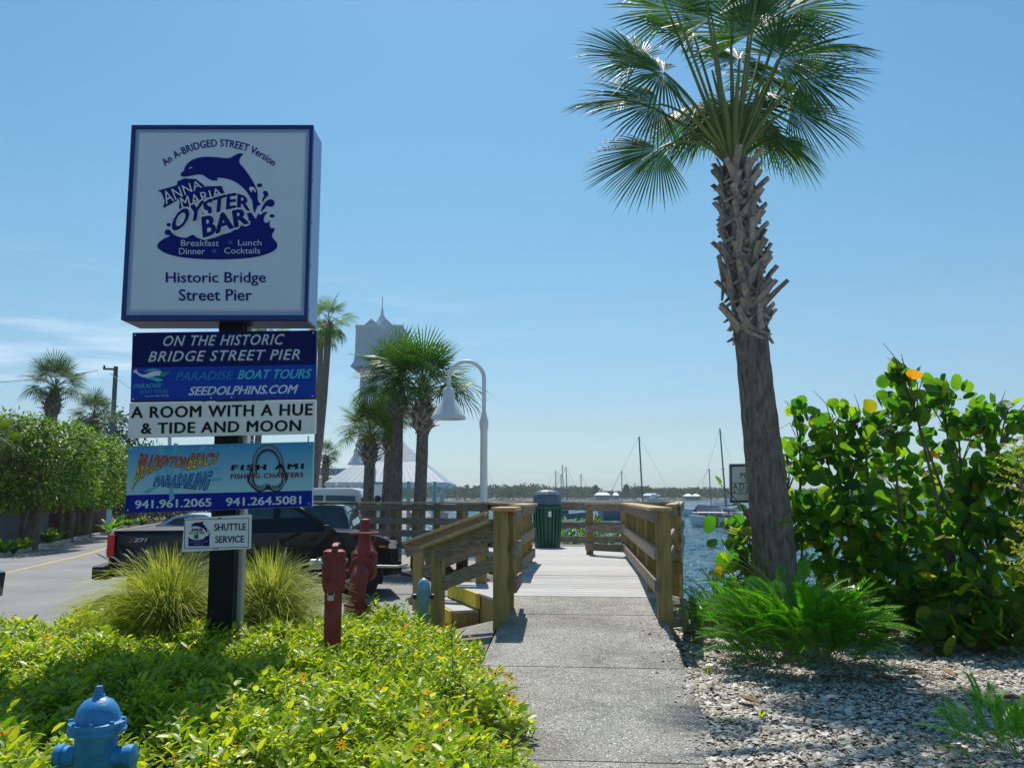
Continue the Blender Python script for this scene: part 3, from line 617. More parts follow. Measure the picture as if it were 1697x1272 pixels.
def text_print(s, cf, q, m, parent, Yp, layer=2, bold=0, shear=0, space=1.0, warp=None, outline=None, ob=.03, asc=None, serif=False):
    """fit the string into the quad q = TL, TR, BR, BL"""
    v, f = text_verts(s, 0, shear, space)
    x0, x1, y0, y1 = min(p[0] for p in v), max(p[0] for p in v), min(p[1] for p in v), max(p[1] for p in v)
    def do(bd, mm, lay, k):
        mb = MB(); offs = [(0, 0)] if bd <= 0 else [(bd * math.cos(i * 6.2832 / k), bd * (.6 if k < 8 else 1) * math.sin(i * 6.2832 / k)) for i in range(k)] + [(0, 0)]
        for j, (ox, oy) in enumerate(offs):
            out = []
            for x, y, _ in v:
                a = (x + ox - x0) / (x1 - x0); b = (y + oy - y0) / (y1 - y0)
                if warp: pt = warp(a, b)
                else:
                    TL, TR, BR, BL = q
                    pt = tuple((BL[i] * (1 - a) + BR[i] * a) * (1 - b) + (TL[i] * (1 - a) + TR[i] * a) * b for i in (0, 1))
                out.append(P(*cf(*pt), Yp) + Vector((0, -.0022 * lay - .00012 * j, 0)))
            mb.add(out, f)
        mb.build('lettering', mm, parent, fixn=False)['kind'] = 'stuff'
    if outline: do(bold + ob, outline, layer - .6, 12)
    do(bold, m, layer, 4 if bold < .03 else 6)
NAVY = mat('navy_print', (.004, .013, .19), .45, spec=.12)
# post
pa, pb = P(341, 1060, 9.0), P(383, 1060, 9.0)
MB().box(((pa.x + pb.x) / 2, 9.13, 1.9), (pb.x - pa.x, .26, 3.8)).build('post', M['black_post'], sg, bevel=.006)
MB().box((pb.x + .028, 9.17, 1.85), (.055, .1, 3.7)).build('lit_post_side', M['steel'], sg, bevel=.004)  # grey strip added to paint the light on the black post's right side
# cabinet
xl, xr = P(209, 368, SY).x, P(514.5, 368, SY).x; zt, zb = P(360, 207, SY).z, P(360, 530, SY).z
CX, CZ = (xl + xr) / 2, (zt + zb) / 2; W_, H_ = xr - xl, zt - zb
cab = MB().box((CX, SY + .235, CZ), (W_ - .01, .43, H_ - .01)).build('cabinet', M['sign_side'], sg, bevel=.01)
fb = MB(); t_ = .04
for a, b in (((xl, zb), (xr, zb + t_ * 1.25)), ((xl, zt - t_), (xr, zt)), ((xl, zb + t_ * 1.25), (xl + t_ * .95, zt - t_)), ((xr - t_ * .95, zb + t_ * 1.25), (xr, zt - t_))):
    fb.box(((a[0] + b[0]) / 2, SY + .025, (a[1] + b[1]) / 2), (b[0] - a[0], .05, b[1] - a[1]))
fb.build('frame', M['navy'], cab, bevel=.003)
MB().box((CX, SY + .235, zb + .002), (W_ - .03, .40, .016)).build('bottom_plate', M['navy'], cab)
ix0, ix1, iz0, iz1 = xl + t_, xr - t_, zb + t_ * 1.25, zt - t_
def face(ins, y): return [Vector((ix0 + ins, y, iz0 + ins * 1.3)), Vector((ix1 - ins, y, iz0 + ins * 1.3)), Vector((ix1 - ins, y, iz1 - ins)), Vector((ix0 + ins, y, iz1 - ins))]
a, b, c, d = face(.0, SY + .03), face(.02, SY + .03), face(.05, SY + .006), face(.052, SY + .006)
fcm = MB().add(a + b + c, [(i, (i + 1) % 4, 4 + (i + 1) % 4, 4 + i) for i in range(4)] + [(4 + i, 4 + (i + 1) % 4, 8 + (i + 1) % 4, 8 + i) for i in range(4)] + [(8, 9, 10, 11)])
fc = fcm.build('face_panel', M['sign_face'], cab)
for s in range(5): MB().box((xr - .006 + .002, SY + .06, zb + .12 + s * (H_ - .24) / 4), (.014, .014, .014)).build('screw', M['dark_metal'], cab)
YF = SY + .003
def arcw(a, b):
    th = R(-40.5 + 81 * a); r = 496 + b * 44; return (628 + r * math.sin(th), 689 - r * math.cos(th))
text_print('An A-BRIDGED STREET Version', c1, None, NAVY, fc, YF, 1, bold=.022, warp=arcw, space=1.03)
dol = [(397, 365), (402, 350), (416, 338), (424, 316), (442, 292), (470, 272), (512, 258), (560, 254), (612, 257), (662, 262), (692, 261), (715, 250), (737, 238), (757, 233), (775, 237), (764, 250), (752, 270), (753, 292), (778, 322), (806, 360), (832, 402), (852, 440), (861, 472), (862, 505), (866, 525), (880, 540), (861, 551), (850, 575), (844, 593), (834, 570), (831, 540), (826, 515), (815, 496), (800, 472), (780, 448), (755, 425), (725, 405), (692, 391), (650, 382), (616, 381), (622, 394), (600, 398), (575, 392), (550, 377), (530, 364), (500, 361), (460, 369), (430, 374), (408, 374)]
poly_print(c1, smooth_poly(dol, 3), NAVY, fc, YF, 1, 'leaping_dolphin')
WH = mat('sign_pale_print', (.70, .72, .74), .35)
poly_print(c1, [(445, 326), (455, 319), (468, 316), (464, 322), (452, 326)], WH, fc, YF, 2)
poly_print(c1, smooth_poly([(812, 440), (832, 436), (848, 452), (850, 470), (838, 456), (826, 452), (830, 466), (816, 460)], 3), WH, fc, YF, 2)
wave = [(256, 790), (272, 765), (300, 745), (335, 728), (305, 722), (302, 702), (318, 690), (336, 697), (348, 716), (380, 733), (430, 742), (470, 722), (492, 738), (540, 752), (600, 742), (650, 722), (700, 708), (740, 680), (790, 655), (806, 622), (796, 598), (822, 590), (838, 612), (852, 626), (862, 596), (878, 604), (896, 590), (924, 586), (905, 606), (898, 640), (916, 652), (936, 636), (932, 660), (942, 684), (962, 682), (962, 700), (948, 720), (952, 742), (972, 765), (981, 788), (965, 815), (920, 838), (850, 857), (750, 868), (620, 872), (490, 868), (380, 855), (310, 835), (270, 812)]
poly_print(c1, smooth_poly(wave, 2), NAVY, fc, YF, 1, 'wave_shape')
for e_ in ((327, 663, 14, 11), (873, 426, 16, 11), (948, 610, 15, 10)): poly_print(c1, ell(*e_), NAVY, fc, YF, 1, 'water_drop')
for s in ([(892, 470), (908, 458), (924, 470), (922, 490), (905, 505), (893, 528), (890, 505), (900, 490)], [(880, 585), (895, 545), (915, 520), (940, 510), (962, 522), (960, 545), (940, 556), (915, 550), (900, 570)]):
    poly_print(c1, smooth_poly(s, 3), NAVY, fc, YF, 1, 'water_drop')
poly_print(c1, [(260, 458), (375, 425), (378, 402), (420, 384), (490, 388), (545, 432), (470, 462), (380, 490), (372, 520), (292, 564), (302, 520), (282, 470)], NAVY, fc, YF, 1, 'banner')
poly_print(c1, [(372, 492), (470, 455), (560, 432), (645, 430), (668, 492), (560, 500), (470, 535), (404, 594), (388, 560), (392, 522)], NAVY, fc, YF, 1.5, 'banner')
text_print('ANNA', c1, ((282, 468), (512, 394), (526, 438), (312, 542)), WH, fc, YF, 3, bold=-.0, space=1.05)
text_print('MARIA', c1, ((392, 502), (636, 440), (650, 486), (410, 572)), WH, fc, YF, 3, space=1.05)
def oyw(a, b):   # OYSTER rises from the lower left and flattens at the right
    x = 352 + 460 * a; base = 718 - 210 * max(0, min(1, a * 1.25)) ** .9 + 70 * max(0, a - .55) + 0; h = 118 - 38 * a
    return (x + 22 * (b - .5) * (1 - a), base + (10 if a > .4 else 0) - h * b + 30 * a)
text_print('OYSTER', c1, None, NAVY, fc, YF, 3, bold=.05, warp=oyw, outline=WH, ob=.045, space=1.02)
text_print('BAR', c1, ((530, 620), (790, 565), (806, 655), (540, 738)), NAVY, fc, YF, 4.2, bold=.055, outline=WH, ob=.05, space=1.05)
PW = mat('sign_pale_blue_print', (.55, .62, .74), .35); PB = mat('sign_mid_blue_print', (.03, .07, .30), .35)
text_print('Breakfast', c1, ((402, 756), (630, 756), (630, 793), (402, 793)), PW, fc, YF, 5)
text_print('Lunch', c1, ((745, 755), (886, 755), (886, 790), (745, 790)), PW, fc, YF, 5)
text_print('Dinner', c1, ((390, 805), (546, 805), (546, 842), (390, 842)), PW, fc, YF, 5)
text_print('Cocktails', c1, ((662, 802), (878, 802), (878, 838), (662, 838)), PW, fc, YF, 5)
for cx_, cy_ in ((698, 772), (602, 822)): poly_print(c1, [(cx_ + (22 if i % 2 else 9) * math.sin(i * math.pi / 5 + .3), cy_ + (20 if i % 2 else 8) * math.cos(i * math.pi / 5 + .3)) for i in range(10)], PB, fc, YF, 5, 'star')
text_print('Historic Bridge', c1, ((310, 950), (910, 948), (910, 1030), (310, 1030)), NAVY, fc, YF, 2, bold=.012)
text_print('Street Pier', c1, ((388, 1052), (826, 1050), (826, 1120), (388, 1120)), NAVY, fc, YF, 2, bold=.012)
# lower panels
PY = 8.86
def panel(q, m, th=.06, y=PY, name='panel', parent=sg, bevel=.004):
    return MB().prism([P(u, v, y) for u, v in q], (0, th, 0)).build(name, m, parent, bevel=bevel)
pA = panel([(219.5, 551), (524, 547), (522.5, 661), (216, 666)], mat('deep_navy_print', (.003, .008, .10), .45, spec=.12), name='blue_panel')
poly_print(lambda x, y: (x, y), [(217.7, 609), (523.2, 604), (522.3, 660), (216.4, 664.6)], mat('royal_blue_print', (.008, .055, .42), .45, spec=.12), pA, PY, .8)
poly_print(lambda x, y: (x, y), [(216.3, 663), (522.3, 658.8), (522.2, 661), (216.2, 665.5)], M['plastic'], pA, PY, 1.4, 'edge_strip')
S1 = ink(205, 214, 228); SH = ink(70, 84, 120)
for s, q in (('ON THE HISTORIC', ((268, 86), (918, 76), (914, 133), (262, 141))), ('BRIDGE STREET PIER', ((187, 170), (1002, 158), (1000, 214), (181, 226)))):
    text_print(s, c2, [(x + 3.5, y + 4) for x, y in q], SH, pA, PY, 1, bold=.02, shear=.25, space=1.12)
    text_print(s, c2, q, S1, pA, PY, 2, bold=.004, shear=.25, space=1.12)
text_print('PARADISE', c2, ((335, 281), (645, 276), (640, 321), (330, 327)), ink(40, 128, 205), pA, PY, 2, bold=.015, shear=.25)
text_print('BOAT TOURS', c2, ((670, 272), (1066, 265), (1060, 314), (665, 320)), ink(72, 190, 212), pA, PY, 2, bold=.03, shear=.25)
text_print('SEEDOLPHINS.COM', c2, ((406, 362), (992, 350), (987, 396), (401, 407)), ink(205, 220, 240), pA, PY, 2, bold=.03, shear=.25)
poly_print(c2, smooth_poly([(100, 280), (120, 266), (126, 284), (160, 296), (200, 280), (240, 276), (270, 288), (296, 284), (262, 306), (230, 300), (180, 312), (140, 304), (118, 288)], 3), ink(210, 225, 235), pA, PY, 2, 'whale_shape')
poly_print(c2, smooth_poly([(160, 280), (190, 266), (230, 264), (256, 276), (230, 272), (196, 276)], 3), ink(70, 170, 200), pA, PY, 2)
poly_print(c2, smooth_poly([(252, 284), (296, 282), (270, 302), (248, 304)], 3), ink(40, 150, 110), pA, PY, 3)
poly_print(c2, smooth_poly([(170, 316), (200, 308), (250, 318), (262, 326), (232, 334), (210, 324)], 3), ink(70, 190, 200), pA, PY, 2)
text_print('PARADISE', c2, ((104, 346), (258, 341), (255, 365), (103, 370)), ink(80, 180, 205), pA, PY, 2, shear=.25, bold=.01)
text_print('BOAT TOURS', c2, ((138, 379), (292, 375), (291, 396), (137, 400)), ink(60, 150, 200), pA, PY, 2, shear=.25, bold=.01)
text_print('Sarasota Bay, Florida', c2, ((165, 406), (295, 402), (294, 415), (164, 418)), ink(170, 190, 215), pA, PY, 2, bold=.02)
pB = panel([(214.5, 667.5), (523, 662.5), (522, 718), (211.5, 725.5)], M['white_sign'], name='white_panel')
K_ = ink(20, 24, 36)
text_print('A ROOM WITH A HUE', c2, ((93, 470), (1070, 452), (1067, 514), (91, 530)), K_, pB, PY, 2, bold=.03, space=1.1)
text_print('& TIDE AND MOON', c2, ((147, 557), (1007, 540), (1004, 599), (145, 615)), K_, pB, PY, 2, bold=.03, space=1.1)
def grad_mat():
    m, t, b = newmat('sky_blue_gradient_print'); b.inputs['Roughness'].default_value = .35
    g = t.nodes.new('ShaderNodeTexCoord'); s = t.nodes.new('ShaderNodeSeparateXYZ'); r = t.nodes.new('ShaderNodeValToRGB')
    t.links.new(g.outputs['Generated'], s.inputs[0]); t.links.new(s.outputs[2], r.inputs[0]); t.links.new(r.outputs[0], b.inputs['Base Color'])
    r.color_ramp.elements[0].position = .32; r.color_ramp.elements[0].color = (.34, .62, .74, 1); r.color_ramp.elements[1].position = .95; r.color_ramp.elements[1].color = (.01, .27, .55, 1); return m
pC = panel([(212.5, 739), (519, 731.5), (517, 839), (207.5, 850.5)], grad_mat(), name='charter_panel')
ident = lambda x, y: (x, y)
poly_print(ident, [(208.5, 820), (517.3, 812.3), (517, 838.6), (207.6, 850.3)], mat('navy_band_print', (.005, .018, .30), .45, spec=.12), pC, PY, .8)
SP = ink(96, 178, 214)
for a, b_, w0, w1 in (((290, 860), (250, 690), 8, 14), ((300, 850), (330, 680), 7, 12), ((320, 860), (480, 690), 8, 10), ((270, 870), (160, 740), 8, 9), ((300, 870), (310, 962), 10, 14), ((330, 870), (560, 800), 8, 8), ((260, 880), (170, 930), 7, 10), ((350, 880), (560, 860), 7, 9)):
    d_ = Vector((b_[0] - a[0], b_[1] - a[1])); n_ = Vector((-d_.y, d_.x)).normalized()
    poly_print(c2, smooth_poly([(a[0] + n_.x * w0 * .3, a[1] + n_.y * w0 * .3), (b_[0] + n_.x * w1, b_[1] + n_.y * w1), (b_[0] + d_.x * .06, b_[1] + d_.y * .06), (b_[0] - n_.x * w1, b_[1] - n_.y * w1), (a[0] - n_.x * w0 * .3, a[1] - n_.y * w0 * .3)], 3), SP, pC, PY, 1, 'splash')
def fire_mat():
    m, t, b = newmat('yellow_to_red_print'); b.inputs['Roughness'].default_value = .35
    g = t.nodes.new('ShaderNodeTexCoord'); s = t.nodes.new('ShaderNodeSeparateXYZ'); r = t.nodes.new('ShaderNodeValToRGB')
    t.links.new(g.outputs['Generated'], s.inputs[0]); t.links.new(s.outputs[2], r.inputs[0]); t.links.new(r.outputs[0], b.inputs['Base Color'])
    r.color_ramp.elements[0].position = .35; r.color_ramp.elements[0].color = (.78, .62, .05, 1); r.color_ramp.elements[1].position = .85; r.color_ramp.elements[1].color = (.62, .08, .02, 1); return m
FM = fire_mat()
def brw(a, b):
    top = 732 + 10 * a; bot = 912 - 150 * max(0, min(1, a * 1.6)) ** .6 + 38 * a; return (98 + 290 * a + 42 * b * (1 - a * .6), bot + (top - bot) * b)
text_print('BRADENTON', c2, None, FM, pC, PY, 3, bold=.025, warp=brw, outline=ink(110, 30, 20), ob=.03, space=1.12)
text_print('BEACH', c2, ((414, 724), (562, 720), (546, 772), (392, 808)), FM, pC, PY, 3, bold=.025, outline=ink(110, 30, 20), ob=.03, shear=.15, space=1.1)
text_print('PARASAILING', c2, ((220, 848), (530, 822), (500, 914), (210, 894)), ink(90, 150, 215), pC, PY, 3, bold=.025, outline=ink(14, 30, 92), ob=.035, shear=.1, space=1.1)
JW = ink(118, 136, 150); JD = ink(34, 44, 58)
def ringband(cx, cy, rx0, ry0, rx1, ry1, a0, a1, n=22):
    o_ = [(cx + rx0 * math.cos(R(a0 + (a1 - a0) * i / n)), cy - ry0 * math.sin(R(a0 + (a1 - a0) * i / n))) for i in range(n + 1)]
    return o_ + [(cx + rx1 * math.cos(R(a1 + (a0 - a1) * i / n)), cy - ry1 * math.sin(R(a1 + (a0 - a1) * i / n))) for i in range(n + 1)]
poly_print(c2, ringband(828, 790, 86, 118, 62, 84, -25, 205), JD, pC, PY, 1, 'shark_jaw')
poly_print(c2, ringband(828, 790, 82, 114, 68, 94, -22, 202), JW, pC, PY, 1.6, 'shark_jaw')
poly_print(c2, smooth_poly([(742, 800), (720, 850), (722, 880), (775, 930), (828, 915), (880, 932), (918, 890), (936, 850), (912, 800), (905, 850), (890, 895), (850, 905), (828, 892), (800, 908), (765, 895), (752, 850)], 3), JD, pC, PY, 1, 'shark_jaw')
poly_print(c2, smooth_poly([(744, 815), (730, 860), (734, 880), (780, 920), (815, 908), (768, 902), (746, 870)], 3), JW, pC, PY, 1.6, 'shark_jaw')
poly_print(c2, smooth_poly([(912, 815), (924, 860), (920, 884), (880, 922), (845, 908), (892, 902), (908, 870)], 3), JW, pC, PY, 1.6, 'shark_jaw')
for i in range(15):
    a_ = R(12 + 156 * i / 14); cx_, cy_ = 828 + 66 * math.cos(a_), 790 - 88 * math.sin(a_); nx, ny = -math.cos(a_), math.sin(a_)
    poly_print(c2, [(cx_ - ny * 4, cy_ + nx * 4), (cx_ + nx * 13, cy_ + ny * 15), (cx_ + ny * 4, cy_ - nx * 4)], JD, pC, PY, 2, 'tooth')
for i in range(11):
    x_ = 766 + i * 12.4; y_ = 900 + 6 * math.sin(i); poly_print(c2, [(x_ - 5, y_), (x_, y_ - 16), (x_ + 5, y_)], JD, pC, PY, 2, 'tooth')
text_print('FISH', c2, ((638, 784), (818, 780), (815, 809), (633, 812)), K_, pC, PY, 3, bold=.05, space=1.35)
text_print('AMI', c2, ((870, 778), (1020, 775), (1018, 803), (868, 806)), K_, pC, PY, 3, bold=.05, space=1.35)
text_print('FISHING CHARTERS', c2, ((630, 833), (1020, 823), (1018, 848), (628, 858)), ink(120, 34, 62), pC, PY, 3, bold=.03, space=1.12)
text_print('941.961.2065', c2, ((113, 975), (523, 962), (522, 1006), (112, 1018)), ink(205, 218, 236), pC, PY, 3, bold=.03)
text_print('941.264.5081', c2, ((605, 961), (1008, 950), (1007, 993), (604, 1004)), ink(205, 218, 236), pC, PY, 3, bold=.03)
for u in (281, 511): MB().tube([P(u, 722, PY + .03), P(u, 742, PY + .03)], .008 if u > 400 else .018, 8).build('hanger', M['steel'], sg)
pD = panel([(305.5, 858.5), (416.5, 852), (415.5, 908.5), (301, 914.5)], M['white_sign'], .02, name='shuttle_panel', bevel=.003)
bd = []
o_, i_ = [(195, 125), (1490, 92), (1480, 682), (182, 715)], [(207, 137), (1478, 104), (1468, 670), (194, 703)]
for k in range(4): poly_print(c8, [o_[k], o_[(k + 1) % 4], i_[(k + 1) % 4], i_[k]], NAVY, pD, PY, 1, 'border_line')
text_print('SHUTTLE', c8, ((795, 212), (1425, 200), (1422, 335), (788, 352)), ink(16, 30, 84), pD, PY, 2, bold=.022)
text_print('SERVICE', c8, ((815, 460), (1390, 448), (1387, 580), (810, 595)), ink(16, 30, 84), pD, PY, 2, bold=.022)
DV = ink(34, 24, 104)
poly_print(c8, smooth_poly([(325, 270), (350, 215), (420, 185), (500, 182), (575, 165), (560, 205), (600, 250), (640, 320), (640, 400), (600, 330), (540, 290), (440, 262), (370, 262)], 3), DV, pD, PY, 1, 'leaping_dolphin')
poly_print(c8, [(268, 480), (330, 520), (430, 540), (560, 520), (610, 470), (640, 450), (660, 460), (700, 380), (690, 660), (268, 662)], DV, pD, PY, 1, 'wave_shape')
for a in ((660, 345, 14, 12), (645, 300, 10, 10), (690, 385, 16, 12)): poly_print(c8, ell(*a, 12), DV, pD, PY, 1, 'water_drop')
text_print('AMOB', c8, ((325, 305), (555, 300), (558, 362), (325, 368)), ink(70, 30, 70), pD, PY, 2, bold=.04)
text_print('ON THE PIER', c8, ((282, 382), (600, 375), (600, 412), (282, 420)), ink(120, 70, 84), pD, PY, 2, bold=.03)
poly_print(c8, [(390, 430), (470, 426), (474, 500), (430, 520), (385, 500)], ink(30, 120, 70), pD, PY, 2)
text_print('SEAFOOD • SURF', c8, ((292, 560), (670, 548), (668, 582), (290, 590)), ink(150, 120, 190), pD, PY, 2, bold=.02)
text_print('SPIRITS', c8, ((392, 604), (572, 600), (570, 638), (392, 642)), ink(150, 120, 190), pD, PY, 2, bold=.02)
for x_, y_ in ((885, 95), (915, 99), (855, 715), (800, 718)): poly_print(c8, ell(x_, y_, 14, 12, 10), K_, pD, PY, 2, 'bolt')
for pn, q in ((pA, ((224, 555), (519, 551), (518, 656), (221, 661), (352, 558), (384, 557), (350, 659), (384, 658))), (pB, ((219, 671), (518, 667), (517, 713), (216, 721))), (pC, ((217, 743), (514, 736), (512, 834), (212, 845), (350, 742), (384, 741)))):
    for u, v in q: p_ = P(u, v, PY); MB().lathe([(0, 0), (.009, 0), (.008, .004), (0, .005)], p_, axis=(0, -1, 0), seg=8).build('screw', M['steel'], pn)
for v in (560, 650, 715, 745, 835, 870, 895):
    p_ = P(362, v, PY + .075); MB().box(p_, (.34, .03, .035)).build('bracket', M['steel'], sg)
# ---------------------------------------------------------------- valves and hydrants
Y = 8.55; c = G(549, Y); rp_ = 28 / 1480 * Y / 2
pv = thing('post_valve', 'red upright post indicator valve with a locked handle, standing in the ground cover', 'valve', (c.x, Y, 0))
zt_ = P(549, 903, Y).z
MB().lathe([(rp_, -.05), (rp_, zt_ - .42), (rp_ * 1.02, zt_ - .40)], c, seg=24).build('pipe', M['red_paint'], pv, smooth=True)
MB().lathe([(rp_ * .95, 0), (rp_ * 1.2, .03), (rp_ * 1.36, .10), (rp_ * 1.36, .34), (rp_ * 1.25, .385), (rp_ * .9, .40), (.01, .402)], (c.x, c.y, zt_ - .44), seg=24).build('head', M['red_paint'], pv, smooth=True)
hp = [(c.x + .02, Y - rp_ * 1.30 - .012, zt_ - .33 + i * .03) for i in range(10)] + [(c.x + .02, Y - rp_ * 1.1, zt_ - .012), (c.x + .02, Y - .02, zt_ + .012), (c.x + .02, Y + .08, zt_ + .01)]
hb = MB()
for p, q in zip(hp, hp[1:]): hb.beam(p, q, .052, .022, up=(0, -1, .2))
hb.build('handle', M['red_paint'], pv)
MB().lathe([(.0, 0), (.055, 0), (.06, .012), (.055, .03), (0, .03)], (c.x + .0, Y - rp_ * 1.36, zt_ - .38), axis=(0, -1, 0), seg=16).build('handle_hub', M['red_paint'], pv)
MB().tube([(c.x - .03, Y - rp_ * 1.4, zt_ - .41), (c.x - .03, Y - rp_ * 1.5, zt_ - .45), (c.x + .03, Y - rp_ * 1.5, zt_ - .45), (c.x + .03, Y - rp_ * 1.4, zt_ - .41)], .007, 6).build('shackle', M['steel'], pv)
MB().box((c.x, Y - rp_ * 1.5, zt_ - .475), (.055, .03, .045)).build('padlock', M['steel'], pv, bevel=.005)
for k in range(7):
    a = .15 + (k % 2) * .0; z = zt_ - .4 + k * .052; MB().lathe([(0, 0), (.011, 0), (.011, .012), (0, .012)], (c.x + rp_ * 1.33, Y - .03, z), axis=(1, -.3, 0), seg=6).build('bolt', M['red_paint'], pv)
Y = 10.9; c = G(596, Y); px = Y / 1480
gv = thing('gate_valve', 'red gate valve with a horizontal handwheel above a bent down pipe', 'valve', (c.x, Y, 0))
zz = lambda v: P(596, v, Y).z
MB().lathe([(.088, 0), (.088, zz(1004)), (.088, zz(1004) + .01)], (c.x - .02, Y - .12, 0), seg=20).build('riser_pipe', M['red_paint'], gv, smooth=True)
MB().lathe([(.155, 0), (.155, .045), (.15, .06), (.155, .07), (.155, .11)], (c.x - .02, Y - .12, zz(1012)), seg=24).build('flange', M['red_paint'], gv, smooth=True)
el_ = [(c.x - .02, Y - .12, zz(1000)), (c.x - .02, Y - .12, zz(975)), (c.x - .01, Y - .11, zz(962)), (c.x, Y - .05, zz(950)), (c.x + .0, Y + .06, zz(944)), (c.x, Y + .2, zz(944))]
MB().tube(el_, .102, 20).build('elbow', M['red_paint'], gv, smooth=True)
MB().lathe([(.16, 0), (.165, .02), (.165, .05), (.15, .06), (.15, .1), (.165, .11), (.165, .16)], (c.x, Y + .03, zz(944)), axis=(0, 1, 0), seg=28).build('flange', M['red_paint'], gv, smooth=True)
MB().lathe([(.12, 0), (.15, .05), (.155, .2), (.15, .23), (.16, .235), (.16, .27), (.15, .28), (.16, .29), (.16, .315), (.11, .36), (.085, .42), (.065, .55), (.055, .72), (.04, .73)], (c.x, Y + .22, zz(962)), seg=24).build('body', M['red_paint'], gv, smooth=True)
zw = zz(884)
wh = []
for k in range(25): a = 6.2832 * k / 24; wh.append((c.x + .165 * math.cos(a), Y + .22 + .165 * math.sin(a), zw))
hw = MB().tube(wh, .016, 8)
for k in range(4): a = k * 1.571 + .4; hw.beam((c.x, Y + .22, zw + .02), (c.x + .165 * math.cos(a), Y + .22 + .165 * math.sin(a), zw), .03, .018)
hw.lathe([(.03, -.03), (.035, .03), (.0, .035)], (c.x, Y + .22, zw), seg=10).build('handwheel', M['red_paint'], gv, smooth=True)
MB().tube([(c.x, Y + .22, zw - .02), (c.x, Y + .22, zw + .16)], .017, 8).build('stem', M['steel'], gv)
MB().tube([(c.x - .2, Y + .2, zz(930)), (c.x - .46, Y + .25, zz(935)), (c.x - .6, Y + .25, zz(938))], .022, 8).build('side_pipe', M['steel'], gv)
MB().box((c.x - .6, Y + .25, zz(937)), (.14, .1, .12)).build('junction_box', M['steel'], gv, bevel=.02)
MB().tube([(c.x + .14, Y + .3, zz(941)), (c.x + .4, Y + .35, zz(942)), (c.x + .52, Y + .35, zz(938))], .015, 8).build('lever', M['steel'], gv)
for k in range(10):
    a = 6.2832 * k / 10; MB().lathe([(0, 0), (.014, 0), (.014, .02), (0, .02)], (c.x + .14 * math.cos(a), Y + .22 + .14 * math.sin(a), zz(962) + .318), seg=6).build('bolt', M['red_paint'], gv)
for k in range(12): MB().lathe([(0, -.01), (.013, -.01), (.013, .0)], (c.x + .13 * math.cos(k / 12 * 6.283), Y + .03 - .008, zz(944) + .13 * math.sin(k / 12 * 6.283)), axis=(0, -1, 0), seg=6).build('bolt', M['red_paint'], gv)
ch = [(c.x + .13 + .02 * math.sin(k), Y + .1, zw - .02 - k * .022) for k in range(17)]
MB().tube(ch, .008, 5).build('chain', M['red_paint'], gv)
Y = 10.0; c = G(701, Y); z1 = P(701, 957, Y).z
sp_ = thing('standpipe', 'faded pale blue standpipe with a domed top beside the stair posts', 'hydrant', (c.x, Y, 0))
MB().lathe([(.058, 0), (.058, z1 - .30), (.075, z1 - .28), (.078, z1 - .16), (.07, z1 - .12)], c, seg=18).build('pipe', M['paleblue_paint'], sp_, smooth=True)
MB().lathe([(.07, 0), (.072, .03), (.062, .08), (.04, .11), (.02, .125), (0, .13)], (c.x, Y, z1 - .13), seg=18).build('dome', mat('light_blue_paint', (.16, .36, .52), .4, var=.2, vscale=20), sp_, smooth=True)
for s in (-1, 1): MB().lathe([(.02, 0), (.03, .03), (.03, .05), (.012, .06)], (c.x + s * .06, Y, z1 - .2), axis=(s, 0, 0), seg=10).build('outlet', M['dark_metal'], sp_, smooth=True)
Y = 4.6; c = G(150, Y); z1 = P(150, 1135, Y).z
hy = thing('fire_hydrant', 'bright blue domed fire hydrant at the lower left, half hidden in the foliage', 'hydrant', (c.x, Y, 0))
MB().lathe([(.10, 0), (.10, z1 - .22), (.11, z1 - .20)], c, seg=28).build('barrel', M['blue_paint'], hy, smooth=True)
MB().lathe([(.11, 0), (.136, .004), (.138, .02), (.13, .026), (.13, .032), (.134, .036), (.134, .055), (.115, .06)], (c.x, Y, z1 - .225), seg=32).build('flange', M['blue_paint'], hy, smooth=True)
MB().lathe([(.108, 0), (.105, .03), (.092, .065), (.068, .095), (.038, .11), (.03, .113), (.028, .125), (0, .126)], (c.x, Y, z1 - .168), seg=32).build('bonnet', M['blue_paint'], hy, smooth=True)
MB().lathe([(.026, 0), (.024, .005), (.018, .04), (0, .041)], (c.x, Y, z1 - .042), seg=5).build('operating_nut', M['blue_paint'], hy)
for k in range(8):
    a = k * .785 + .2; MB().lathe([(0, 0), (.012, 0), (.012, .014), (0, .014)], (c.x + .122 * math.cos(a), Y + .122 * math.sin(a), z1 - .170), seg=6).build('bolt', M['blue_paint'], hy)
for s in (-1, 1): MB().lathe([(.05, 0), (.052, .06), (.06, .065), (.06, .1), (.02, .11)], (c.x + s * .09, Y, z1 - .34), axis=(s, 0, 0), seg=16).build('outlet_cap', M['blue_paint'], hy, smooth=True)
